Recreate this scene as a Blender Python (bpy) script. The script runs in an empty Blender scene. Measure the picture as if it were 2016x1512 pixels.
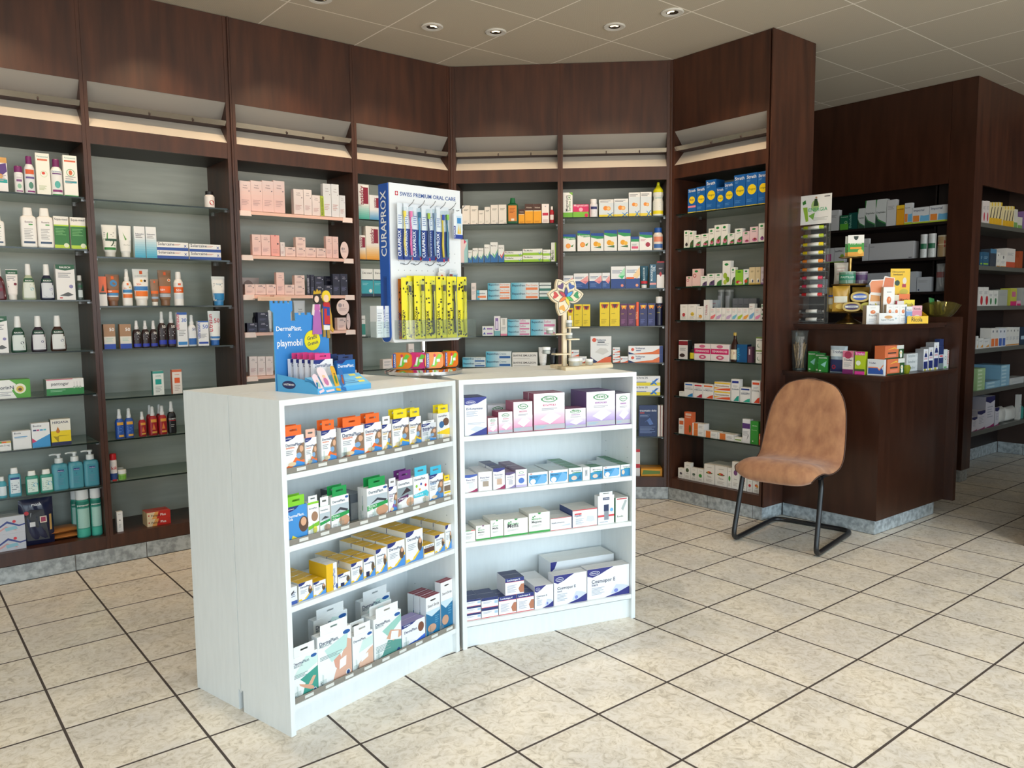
import bpy, math, random
from math import sin, cos, pi, radians, sqrt
random.seed(7)
SC = bpy.context.scene
COL = SC.collection

# ------------------------------------------------------------------ camera, world, light, exposure
CAM = (-1.773, -1.407, 1.332)
AR = (0.7767, -0.6298, -0.0093)
AYAW, APITCH, AROLL, FPX = 0.6809343, -0.0954835, -0.0092983, 1550.067
def _axes():
    cy, sy, cp, sp = cos(AYAW), sin(AYAW), cos(APITCH), sin(APITCH)
    f = (sy*cp, cy*cp, sp); r = (cy, -sy, 0.0)
    u = (r[1]*f[2]-r[2]*f[1], r[2]*f[0]-r[0]*f[2], r[0]*f[1]-r[1]*f[0])
    cr, sr = cos(AROLL), sin(AROLL)
    return (tuple(cr*r[i]+sr*u[i] for i in range(3)), tuple(-sr*r[i]+cr*u[i] for i in range(3)), f)
AXR, AXU, AXF = _axes()
import mathutils
cd = bpy.data.cameras.new('camera'); cam = bpy.data.objects.new('camera', cd); COL.objects.link(cam)
cd.sensor_width = 36; cd.sensor_fit = 'HORIZONTAL'; cd.lens = FPX/2016*36; cd.clip_start = 0.05; cd.clip_end = 100
cam.matrix_world = mathutils.Matrix(((AXR[0], AXU[0], -AXF[0], CAM[0]), (AXR[1], AXU[1], -AXF[1], CAM[1]), (AXR[2], AXU[2], -AXF[2], CAM[2]), (0, 0, 0, 1)))
SC.camera = cam

vs = SC.view_settings
SC.display_settings.display_device = 'sRGB'
vs.view_transform = 'Standard'; vs.look = 'None'; vs.gamma = 1; vs.use_curve_mapping = False
vs.exposure = 0.2

w = bpy.data.worlds.new('sky'); SC.world = w; w.use_nodes = True
nt = w.node_tree; nt.nodes.clear()
wo = nt.nodes.new('ShaderNodeOutputWorld'); bg = nt.nodes.new('ShaderNodeBackground')
tcw = nt.nodes.new('ShaderNodeTexCoord'); spw = nt.nodes.new('ShaderNodeSeparateXYZ'); rmp = nt.nodes.new('ShaderNodeValToRGB')
nt.links.new(tcw.outputs['Generated'], spw.inputs[0]); nt.links.new(spw.outputs[2], rmp.inputs[0])
e = rmp.color_ramp.elements
e[0].position = 0.0; e[0].color = (0.78, 0.74, 0.68, 1)      # sunlit paving outside
e[1].position = 0.06; e[1].color = (0.68, 0.87, 1.0, 1)      # bright hazy sky
nt.links.new(rmp.outputs[0], bg.inputs[0]); bg.inputs[1].default_value = 4.9
nt.links.new(bg.outputs[0], wo.inputs[0])

def portal(name, loc, rot, sx, sy):
    d = bpy.data.lights.new(name, 'AREA'); d.shape = 'RECTANGLE'; d.size = sx; d.size_y = sy
    d.cycles.is_portal = True
    o = bpy.data.objects.new(name, d); COL.objects.link(o); o.location = loc; o.rotation_euler = rot
    return o
# the shop's glazed front lies behind the camera (south) and on its left (west)
portal('daylight_portal', (0.3, -3.98, 1.4), (radians(-90), 0, pi), 7.4, 2.5)
portal('daylight_portal', (-4.98, -2.15, 1.4), (0, radians(90), pi), 2.5, 2.3)

CEIL = 2.96
# ------------------------------------------------------------------ pixel to place (reads the photograph's coordinates)
def ray(px, py):
    a, b = (px-1008)/FPX, -(py-756)/FPX
    return tuple(AXF[i]+AXR[i]*a+AXU[i]*b for i in range(3))
class Frame:
    """a vertical front plane: origin at its left end, x along it, y into the depth"""
    def __init__(s, ox, oy, ang):
        s.o = (ox, oy); s.a = ang; s.u = (cos(ang), sin(ang)); s.v = (-sin(ang), cos(ang))
    def world(s, x, y):
        return (s.o[0]+s.u[0]*x+s.v[0]*y, s.o[1]+s.u[1]*x+s.v[1]*y)
    def hit(s, px, py, back=0.0):
        d = ray(px, py); P = s.world(0, back)
        t = ((P[0]-CAM[0])*s.v[0]+(P[1]-CAM[1])*s.v[1])/(d[0]*s.v[0]+d[1]*s.v[1])
        X = (CAM[0]+d[0]*t-s.o[0], CAM[1]+d[1]*t-s.o[1])
        return X[0]*s.u[0]+X[1]*s.u[1], CAM[2]+d[2]*t
def floor_at(px, py, z=0.0):
    d = ray(px, py); t = (z-CAM[2])/d[2]
    return CAM[0]+d[0]*t, CAM[1]+d[1]*t

# ------------------------------------------------------------------ materials
MATS = {}
def lin(c):
    return c/12.92 if c <= 0.04045 else ((c+0.055)/1.055)**2.4
def rgb(h):
    h = h.lstrip('#'); h = h if len(h) == 6 else ''.join(c*2 for c in h); return tuple(lin(int(h[i:i+2], 16)/255) for i in (0, 2, 4)) + (1,)
def base_mat(name):
    m = bpy.data.materials.new(name); m.use_nodes = True
    return m, m.node_tree, m.node_tree.nodes['Principled BSDF']
def P(hexc, rough=0.45, metal=0.0, spec=0.5):
    k = (hexc, rough, metal, spec)
    if k not in MATS:
        m, nt, b = base_mat('paint_'+hexc.lstrip('#'))
        b.inputs['Base Color'].default_value = rgb(hexc); b.inputs['Roughness'].default_value = rough
        b.inputs['Metallic'].default_value = metal; b.inputs['Specular IOR Level'].default_value = spec
        MATS[k] = m
    return MATS[k]
def glass(name, tint, rough=0.02, alpha=0.25, ior=1.45):
    """thin clear material: mostly lets light straight through, with a sharp reflection"""
    if name in MATS: return MATS[name]
    m = bpy.data.materials.new(name); m.use_nodes = True; nt = m.node_tree; nt.nodes.clear()
    o = nt.nodes.new('ShaderNodeOutputMaterial'); t = nt.nodes.new('ShaderNodeBsdfTransparent'); g = nt.nodes.new('ShaderNodeBsdfGlossy')
    d = nt.nodes.new('ShaderNodeBsdfDiffuse'); mx = nt.nodes.new('ShaderNodeMixShader'); m2 = nt.nodes.new('ShaderNodeMixShader'); lw = nt.nodes.new('ShaderNodeLayerWeight'); pw = nt.nodes.new('ShaderNodeMath'); fr = nt.nodes.new('ShaderNodeMath')
    t.inputs[0].default_value = rgb(tint); g.inputs[1].default_value = rough; g.inputs[0].default_value = (1, 1, 1, 1)
    d.inputs[0].default_value = rgb(tint); pw.operation = 'POWER'; pw.inputs[1].default_value = 5; fr.operation = 'MULTIPLY_ADD'; fr.inputs[1].default_value = 0.8; fr.inputs[2].default_value = 0.035; nt.links.new(lw.outputs['Facing'], pw.inputs[0]); nt.links.new(pw.outputs[0], fr.inputs[0])
    m2.inputs[0].default_value = alpha
    nt.links.new(t.outputs[0], m2.inputs[1]); nt.links.new(d.outputs[0], m2.inputs[2])
    nt.links.new(fr.outputs[0], mx.inputs[0]); nt.links.new(m2.outputs[0], mx.inputs[1]); nt.links.new(g.outputs[0], mx.inputs[2])
    nt.links.new(mx.outputs[0], o.inputs[0]); MATS[name] = m; return m
def noise_mat(name, c1, c2, scale, stretch=(1, 1, 1), rough=0.5, detail=5, bump=0.0, lo=0.35, hi=0.65, spec=0.5, metal=0):
    m, nt, b = base_mat(name)
    g = nt.nodes.new('ShaderNodeNewGeometry'); mp = nt.nodes.new('ShaderNodeMapping'); n = nt.nodes.new('ShaderNodeTexNoise'); r = nt.nodes.new('ShaderNodeValToRGB')
    mp.inputs['Scale'].default_value = stretch; n.inputs['Scale'].default_value = scale; n.inputs['Detail'].default_value = detail
    nt.links.new(g.outputs['Position'], mp.inputs[0]); nt.links.new(mp.outputs[0], n.inputs['Vector']); nt.links.new(n.outputs['Fac'], r.inputs[0])
    r.color_ramp.elements[0].position = lo; r.color_ramp.elements[0].color = rgb(c1)
    r.color_ramp.elements[1].position = hi; r.color_ramp.elements[1].color = rgb(c2)
    nt.links.new(r.outputs[0], b.inputs['Base Color']); b.inputs['Roughness'].default_value = rough
    b.inputs['Specular IOR Level'].default_value = spec; b.inputs['Metallic'].default_value = metal
    if bump:
        bp = nt.nodes.new('ShaderNodeBump'); bp.inputs['Strength'].default_value = bump; bp.inputs['Distance'].default_value = 0.002
        nt.links.new(n.outputs['Fac'], bp.inputs['Height']); nt.links.new(bp.outputs[0], b.inputs['Normal'])
    MATS[name] = m; return m
WOOD = noise_mat('mahogany', '#371f17', '#522f20', 5, (4, 4, 0.45), 0.38, 8, lo=0.3, hi=0.72)
WOOD_DK = noise_mat('mahogany_counter', '#30190f', '#402418', 5, (4, 4, 0.5), 0.30, 8, lo=0.3, hi=0.72)
BACKP = noise_mat('grey_laminate', '#aeb2a8', '#bec2b8', 3, (1, 1, 9), 0.42, 6, lo=0.3, hi=0.7)
DARKIN = P('#241a18', 0.5)
KICK = noise_mat('grey_plinth_tile', '#8d9396', '#b9c0c2', 34, (1, 1, 1), 0.3, 8, lo=0.38, hi=0.62)
GROUT = P('#5f5a54', 0.8)
WHITE = noise_mat('white_melamine', '#e6eaea', '#eaeeee', 60, (1, 1, 0.15), 0.4, 3)
PINE = noise_mat('pale_pine', '#e0cba6', '#efe0c4', 8, (1, 12, 1), 0.55, 6)
CHROME = P('#cfcfd2', 0.12, 1.0); STEEL = P('#9da0a2', 0.3, 1.0)
REFL = P('#d8d2c8', 0.45); REFL_SHADE = P('#a19d97', 0.5); COVE_DK = P('#3a2420', 0.5)  # upper reflector: same finish as the lower, its shade put into the colour
SHELFGL = glass('shelf_glass', '#c9d8d0', 0.03, 0.16); EDGE = P('#10201c', 0.2)
CLEAR = glass('clear_acrylic', '#f4f8f8', 0.03, 0.03); PET = glass('clear_blister', '#f6fafb', 0.12, 0.03)

def floor_mat():
    T = 0.345; m, nt, b = base_mat('floor_tiles'); N = nt.nodes.new; L = nt.links.new
    g = N('ShaderNodeNewGeometry'); s = N('ShaderNodeSeparateXYZ'); L(g.outputs['Position'], s.inputs[0])
    def mth(op, a, bb=None, c=None):
        x = N('ShaderNodeMath'); x.operation = op
        for i, v in enumerate((a, bb, c)):
            if v is None: continue
            if isinstance(v, (int, float)): x.inputs[i].default_value = v
            else: L(v, x.inputs[i])
        return x.outputs[0]
    ds, fl = [], []
    for k in (0, 1):
        q = mth('DIVIDE', s.outputs[k], T); f = mth('FRACT', q); fl.append(mth('FLOOR', q))
        ds.append(mth('MINIMUM', f, mth('SUBTRACT', 1.0, f)))
    d = mth('MINIMUM', ds[0], ds[1])
    gr = N('ShaderNodeMapRange'); gr.inputs[1].default_value = 0.0105; gr.inputs[2].default_value = 0.0135; L(d, gr.inputs[0])
    cid = N('ShaderNodeCombineXYZ'); L(fl[0], cid.inputs[0]); L(fl[1], cid.inputs[1])
    wn = N('ShaderNodeTexWhiteNoise'); L(cid.outputs[0], wn.inputs[0])
    off = N('ShaderNodeVectorMath'); off.operation = 'MULTIPLY_ADD'; L(wn.outputs['Color'], off.inputs[0]); off.inputs[1].default_value = (9, 9, 9); L(g.outputs['Position'], off.inputs[2])
    n1 = N('ShaderNodeTexNoise'); n1.inputs['Scale'].default_value = 26; n1.inputs['Detail'].default_value = 9; n1.inputs['Roughness'].default_value = 0.72; n1.inputs['Distortion'].default_value = 1.6; L(off.outputs[0], n1.inputs['Vector'])
    r1 = N('ShaderNodeValToRGB'); L(n1.outputs['Fac'], r1.inputs[0])
    e = r1.color_ramp.elements; e[0].position = 0.36; e[0].color = rgb('#c4bbac'); e[1].position = 0.56; e[1].color = rgb('#f0eae0')
    x = r1.color_ramp.elements.new(0.45); x.color = rgb('#e0d8c9')
    n2 = N('ShaderNodeTexNoise'); n2.inputs['Scale'].default_value = 5; n2.inputs['Detail'].default_value = 3; L(off.outputs[0], n2.inputs['Vector'])
    m1 = N('ShaderNodeMix'); m1.data_type = 'RGBA'; m1.blend_type = 'MULTIPLY'; m1.inputs[0].default_value = 1
    r2 = N('ShaderNodeValToRGB'); r2.color_ramp.elements[0].color = (0.86, 0.86, 0.88, 1); r2.color_ramp.elements[0].position = .35; r2.color_ramp.elements[1].position = .65; r2.color_ramp.elements[1].color = (1, 0.98, 0.95, 1); L(n2.outputs['Fac'], r2.inputs[0])
    L(r1.outputs[0], m1.inputs[6]); L(r2.outputs[0], m1.inputs[7])
    mx = N('ShaderNodeMix'); mx.data_type = 'RGBA'; L(gr.outputs[0], mx.inputs[0]); mx.inputs[6].default_value = rgb('#463d38'); L(m1.outputs[2], mx.inputs[7])
    L(mx.outputs[2], b.inputs['Base Color'])
    rr = N('ShaderNodeMapRange'); L(gr.outputs[0], rr.inputs[0]); rr.inputs[3].default_value = 0.8; rr.inputs[4].default_value = 0.3; L(rr.outputs[0], b.inputs['Roughness'])
    bp = N('ShaderNodeBump'); bp.inputs['Distance'].default_value = 0.002; bp.inputs['Strength'].default_value = 0.6; L(gr.outputs[0], bp.inputs['Height']); L(bp.outputs[0], b.inputs['Normal'])
    return m
def ceil_mat():
    m, nt, b = base_mat('perforated_ceiling'); N = nt.nodes.new; L = nt.links.new
    g = N('ShaderNodeNewGeometry'); s = N('ShaderNodeSeparateXYZ'); L(g.outputs['Position'], s.inputs[0])
    def mth(op, a, bb=None):
        x = N('ShaderNodeMath'); x.operation = op
        for i, v in enumerate((a, bb)):
            if v is None: continue
            if isinstance(v, (int, float)): x.inputs[i].default_value = v
            else: L(v, x.inputs[i])
        return x.outputs[0]
    ds = []
    for k, o, p in ((0, 0.054, 0.6065), (1, 2.703, 0.611)):
        f = mth('FRACT', mth('DIVIDE', mth('ADD', s.outputs[k], 10*p-o), p)); ds.append(mth('MINIMUM', f, mth('SUBTRACT', 1.0, f)))
    d = mth('MINIMUM', ds[0], ds[1])
    gr = N('ShaderNodeMapRange'); gr.inputs[1].default_value = 0.0055; gr.inputs[2].default_value = 0.0075; L(d, gr.inputs[0])
    # small round holes, 6 mm apart
    hs = []
    for k in (0, 1):
        f = mth('SUBTRACT', mth('FRACT', mth('DIVIDE', mth('ADD', s.outputs[k], 20), 0.0075)), 0.5); hs.append(mth('MULTIPLY', f, f))
    hd = mth('ADD', hs[0], hs[1]); hole = N('ShaderNodeMapRange'); hole.inputs[1].default_value = 0.03; hole.inputs[2].default_value = 0.06; L(hd, hole.inputs[0])
    mh = N('ShaderNodeMix'); mh.data_type = 'RGBA'; L(hole.outputs[0], mh.inputs[0]); mh.inputs[6].default_value = rgb('#978f81'); mh.inputs[7].default_value = rgb('#cdc4b2')
    mx = N('ShaderNodeMix'); mx.data_type = 'RGBA'; L(gr.outputs[0], mx.inputs[0]); mx.inputs[6].default_value = rgb('#fffaf0'); L(mh.outputs[2], mx.inputs[7])
    L(mx.outputs[2], b.inputs['Base Color']); b.inputs['Roughness'].default_value = 0.6
    return m

# ------------------------------------------------------------------ mesh builder
FONT = None
_tc = {}
def text_geo(s):
    """outline of a word as a triangulated flat mesh, 1 unit high letters, origin bottom left; cached"""
    if s in _tc: return _tc[s]
    c = bpy.data.curves.new('t', 'FONT'); c.body = s; c.size = 1.0; c.resolution_u = 2; c.offset = 0.012
    o = bpy.data.objects.new('t', c); COL.objects.link(o)
    me = o.to_mesh()
    vs_ = [(v.co.x, v.co.y) for v in me.vertices]; fs = [tuple(p.vertices) for p in me.polygons]
    o.to_mesh_clear(); bpy.data.objects.remove(o); bpy.data.curves.remove(c)
    x0 = min([v[0] for v in vs_] or [0]); x1 = max([v[0] for v in vs_] or [1])
    _tc[s] = ([(a-x0, b) for a, b in vs_], fs, x1-x0); return _tc[s]

class MB:
    def __init__(s): s.v = []; s.f = []; s.m = []; s.mats = []; s.sm = []
    def mi(s, m):
        if m not in s.mats: s.mats.append(m)
        return s.mats.index(m)
    def add(s, vs_, fs, m, smooth=False):
        k = len(s.v); i = s.mi(m); s.v += [tuple(v) for v in vs_]
        for f in fs: s.f.append(tuple(a+k for a in f)); s.m.append(i); s.sm.append(smooth)
    def box(s, x0, x1, y0, y1, z0, z1, m, top=None, front=None, side=None):
        vs_ = [(x, y, z) for z in (z0, z1) for y in (y0, y1) for x in (x0, x1)]
        fs = [(0, 2, 3, 1), (4, 5, 7, 6), (0, 1, 5, 4), (2, 6, 7, 3), (0, 4, 6, 2), (1, 3, 7, 5)]
        if top is None and front is None and side is None: s.add(vs_, fs, m); return
        k = len(s.v); s.v += vs_
        for f, mm in zip(fs, (m, top or m, front or m, m, side or m, side or m)):
            s.f.append(tuple(a+k for a in f)); s.m.append(s.mi(mm)); s.sm.append(False)
    def prism(s, pts, y0, y1, m, rim=None):
        """outline pts in (x, z) pushed from y0 to y1"""
        n = len(pts); vs_ = [(x, y0, z) for x, z in pts]+[(x, y1, z) for x, z in pts]
        s.add(vs_, [tuple(range(n)), tuple(range(2*n-1, n-1, -1))], m)
        s.add(vs_, [(i, i+n, (i+1) % n+n, (i+1) % n) for i in range(n)], rim or m)
    def slab(s, pts, z0, z1, m, top=None):
        n = len(pts); vs_ = [(x, y, z0) for x, y in pts]+[(x, y, z1) for x, y in pts]
        s.add(vs_, [tuple(range(n-1, -1, -1))], m); s.add(vs_, [tuple(range(n, 2*n))], top or m)
        s.add(vs_, [(i, (i+1) % n, (i+1) % n+n, i+n) for i in range(n)], m)
    def loft(s, secs, m, n=20, p=2.0, cx=0, cy=0, smooth=True, caps=True, zmat=None):
        """stack of super-ellipse rings: secs = [(z, rx, ry)]"""
        vs_ = []
        for sec in secs:
            z, rx, ry = sec[:3]; pp = sec[3] if len(sec) > 3 else p
            for i in range(n):
                a = 2*pi*i/n; c, d = cos(a), sin(a)
                vs_.append((cx+rx*math.copysign(abs(c)**(2/pp), c), cy+ry*math.copysign(abs(d)**(2/pp), d), z))
        for j in range(len(secs)-1):
            mm = zmat(0.5*(secs[j][0]+secs[j+1][0])) if zmat else m
            s.add(vs_[j*n:(j+2)*n], [(i, (i+1) % n, (i+1) % n+n, i+n) for i in range(n)], mm, smooth)
        if caps:
            s.add(vs_[:n], [tuple(range(n-1, -1, -1))], m); s.add(vs_[-n:], [tuple(range(n))], zmat(secs[-1][0]) if zmat else m)
    def tube(s, path, r, m, n=8, closed=False):
        V = mathutils.Vector; pts = [V(p) for p in path]; rings = []; N_ = len(pts)
        ref = V((0, 0, 1))
        for i, p in enumerate(pts):
            a = pts[(i-1) % N_] if (closed or i > 0) else p; b = pts[(i+1) % N_] if (closed or i < N_-1) else p
            t = (b-a).normalized(); q = ref if abs(t.dot(ref)) < 0.95 else V((1, 0, 0))
            u = t.cross(q).normalized(); v = t.cross(u).normalized()
            rr = r[i] if isinstance(r, (list, tuple)) else r
            rings.append([tuple(p+u*rr*cos(2*pi*k/n)+v*rr*sin(2*pi*k/n)) for k in range(n)])
        for i in range(1, N_):   # keep neighbouring rings in step
            best = min(range(n), key=lambda o: sum((V(rings[i-1][k])-V(rings[i][(k+o) % n])).length_squared for k in range(0, n, 2)))
            rings[i] = rings[i][best:]+rings[i][:best]
        vs_ = [v for r_ in rings for v in r_]; fs = []
        for j in range(N_-1): fs += [(j*n+i, j*n+(i+1) % n, (j+1)*n+(i+1) % n, (j+1)*n+i) for i in range(n)]
        if closed:
            best = min(range(n), key=lambda o: sum((V(rings[-1][k])-V(rings[0][(k+o) % n])).length_squared for k in range(0, n, 2)))
            fs += [((N_-1)*n+i, (N_-1)*n+(i+1) % n, (i+1+best) % n, (i+best) % n) for i in range(n)]
        else: fs += [tuple(range(n-1, -1, -1)), tuple(range((N_-1)*n, N_*n))]
        s.add(vs_, fs, m, True)
    def grid(s, P_, nu, nv, m, smooth=True, flip=False):
        vs_ = [P_(i/(nu-1), j/(nv-1)) for j in range(nv) for i in range(nu)]
        fs = [(j*nu+i, j*nu+i+1, (j+1)*nu+i+1, (j+1)*nu+i) for j in range(nv-1) for i in range(nu-1)]
        if flip: fs = [f[::-1] for f in fs]
        s.add(vs_, fs, m, smooth)
    # printed art: drawn in face units (0..w, 0..h) through a map onto the surface
    def art(s, items, w, h, mp):
        lift = 0.0
        for it in items:
            lift += 0.00008; k = it[0]
            def pt(x, y): return mp(x*w, y*h, lift)
            if k == 'R':
                _, x0, y0, x1, y1, c = it; n, q = (8, 5) if getattr(mp, 'curved', False) else (1, 1)
                vs_ = [pt(x0+(x1-x0)*i/n, y0+(y1-y0)*j/q) for j in range(q+1) for i in range(n+1)]
                s.add(vs_, [(j*(n+1)+i, j*(n+1)+i+1, (j+1)*(n+1)+i+1, (j+1)*(n+1)+i) for j in range(q) for i in range(n)], P(c))
            elif k == 'C':
                _, cx, cy, r, c = it; n = 16   # radius in widths
                s.add([mp(cx*w+r*w*cos(2*pi*i/n), cy*h+r*w*sin(2*pi*i/n), lift) for i in range(n)], [tuple(range(n))], P(c))
            elif k == 'O':                      # ellipse
                _, cx, cy, rx, ry, c = it; n = 18
                s.add([pt(cx+rx*cos(2*pi*i/n), cy+ry*sin(2*pi*i/n)) for i in range(n)], [tuple(range(n))], P(c))
            elif k == 'P':
                s.add([pt(*p) for p in it[1]], [tuple(range(len(it[1])))], P(it[2]))
            elif k == 'L':
                _, x0, y0, x1, y1, n, c = it
                for i in range(n):
                    yy = y1+(y0-y1)*(i+0.25)/n; hh = (y1-y0)/n*0.42; e_ = x1-(x1-x0)*(0.0, 0.22, 0.08, 0.35)[i % 4]
                    s.add([pt(x0, yy-hh), pt(e_, yy-hh), pt(e_, yy), pt(x0, yy)], [(0, 1, 2, 3)], P(c))
            elif k == 'T':                      # words from x0 to x1 on baseline y
                _, txt, x0, x1, y, c = it[:6]; rot = it[6] if len(it) > 6 else 0; asp = it[7] if len(it) > 7 else 1.0
                vs_, fs, tw = text_geo(txt)
                if not rot:
                    sc = (x1-x0)*w/tw; q = [mp(x0*w+a*sc, y*h+b*sc*asp, lift) for a, b in vs_]
                else:                           # reading upwards: x0..x1 is the height span, y the baseline x
                    sc = (x1-x0)*h/tw; q = [mp(y*w-b*sc*asp, x0*h+a*sc, lift) for a, b in vs_]
                s.add(q, fs, P(c))
    def build(s, name, parent=None, loc=None, rot=0.0):
        me = bpy.data.meshes.new(name); me.from_pydata(s.v, [], s.f)
        for m in s.mats: me.materials.append(m)
        me.polygons.foreach_set('material_index', s.m); me.polygons.foreach_set('use_smooth', s.sm); me.update()
        o = bpy.data.objects.new(name, me); COL.objects.link(o)
        if parent: o.parent = parent
        if loc is not None: o.location = loc
        o.rotation_euler = (0, 0, rot)
        return o
def tag(o, label=None, cat=None, group=None, kind=None):
    if label: o['label'] = label
    if cat: o['category'] = cat
    if group: o['group'] = group
    if kind: o['kind'] = kind
    return o
def empty(name, loc, rot=0.0):
    o = bpy.data.objects.new(name, None); COL.objects.link(o); o.location = loc; o.rotation_euler = (0, 0, rot); return o
def dup(o, parent=None):
    c = o.copy(); COL.objects.link(c); c.parent = parent
    for ch in list(o.children): dup(ch, c)
    return c
# ------------------------------------------------------------------ the setting
def struct(mb, name, **k):
    o = mb.build(name, **k); o['kind'] = 'structure'; return o
FLOOR = floor_mat(); CEILM = ceil_mat(); PLASTER = noise_mat('plaster', '#cfcac0', '#d8d3ca', 20, rough=0.8)
m = MB(); m.box(-5.2, 6.3, -4.2, 3.75, -0.1, 0, FLOOR); struct(m, 'floor')
m = MB(); m.box(-5.2, 6.3, -4.2, 3.75, CEIL, CEIL+0.1, CEILM); struct(m, 'ceiling')
m = MB(); m.box(-5.2, 6.3, 3.5, 3.7, 0, CEIL, PLASTER); struct(m, 'wall_north')
m = MB(); m.box(6.05, 6.25, -4.0, 3.5, 0, CEIL, noise_mat('dark_plaster', '#3b2a22', '#45322a', 6, rough=0.6)); struct(m, 'wall_east')
m = MB(); m.box(4.86, 6.05, 1.31, 3.5, 0, CEIL, PLASTER); struct(m, 'wall_back')
m = MB()   # shopfront behind the camera: low sill, tall openings, header and mullions
m.box(-5.0, 6.05, -4.2, -4.0, 0, 0.15, PLASTER); m.box(-5.0, 6.05, -4.2, -4.0, 2.65, CEIL, PLASTER)
m.box(-5.0, -3.4, -4.2, -4.0, 0.15, 2.65, PLASTER); m.box(4.0, 6.05, -4.2, -4.0, 0.15, 2.65, PLASTER)
struct(m, 'wall_south')
m = MB()
m.box(-5.2, -5.0, -4.0, 3.5, 0, 0.15, PLASTER); m.box(-5.2, -5.0, -4.0, 3.5, 2.65, CEIL, PLASTER)
m.box(-5.2, -5.0, -4.0, -3.3, 0.15, 2.65, PLASTER); m.box(-5.2, -5.0, -1.0, 3.5, 0.15, 2.65, PLASTER)
struct(m, 'wall_west')
FR = P('#4a4b4d', 0.4, 0.6)
m = MB()
for x in (-3.4, -1.55, 0.3, 2.15, 3.95): m.box(x, x+0.05, -4.12, -4.06, 0.15, 2.65, FR)
m.box(-3.4, 4.0, -4.12, -4.06, 2.6, 2.65, FR); m.box(-3.4, 4.0, -4.12, -4.06, 0.15, 0.2, FR); struct(m, 'window_1')
m = MB()
for y in (-3.3, -2.15, -1.05): m.box(-5.12, -5.06, y, y+0.05, 0.15, 2.65, FR)
m.box(-5.12, -5.06, -3.3, -1.0, 2.6, 2.65, FR); m.box(-5.12, -5.06, -3.3, -1.0, 0.15, 0.2, FR); struct(m, 'window_2')

def plinth(name, pts, h, th=0.012, joint=0.345, phase=0.0, lw=0.004):
    """grey tile skirting along a run of points, split by grout joints (room on the right-hand side of the run)"""
    m = MB()
    for (ax, ay), (bx, by) in zip(pts, pts[1:]):
        L_ = math.hypot(bx-ax, by-ay); u = ((bx-ax)/L_, (by-ay)/L_); n = (u[1], -u[0])
        def q(t, o): return (ax+u[0]*t+n[0]*o, ay+u[1]*t+n[1]*o)
        m.slab([q(0.003, -0.012), q(0.003, -0.002), q(L_-0.003, -0.002), q(L_-0.003, -0.012)][::-1], 0.0, h, GROUT)
        t = 0.0; c = [0.0]; k = phase % joint
        while k < L_-0.02:
            if k > 0.02: c.append(k)
            k += joint
        c.append(L_)
        for a, b in zip(c, c[1:]): m.slab([q(a+lw/2, -0.006), q(a+lw/2, 0), q(b-lw/2, 0), q(b-lw/2, -0.006)][::-1], 0.003, h, KICK)
    return struct(m, name)
FL = Frame(-1.61, 3.105, 0.0)
DX, DY = 2.453-1.372, 2.098-3.105
FD = Frame(1.372, 3.105, math.atan2(DY, DX)); DLEN = math.hypot(DX, DY)
FRt = Frame(2.453, 2.098, -pi/2)
F8 = Frame(4.49, 3.0, -pi/2); F9 = Frame(4.49, 0.99, 0.0)
plinth('baseboard_left', [(-1.61, 3.105), (1.375, 3.105)], 0.085, phase=-0.115+0.345)
plinth('baseboard_corner', [(1.375, 3.105), (2.456, 2.094)], 0.085, phase=0.1)
plinth('baseboard_right', [(2.455, 2.094), (2.455, 1.35), (2.674, 1.35)], 0.085, phase=0.33)

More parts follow.
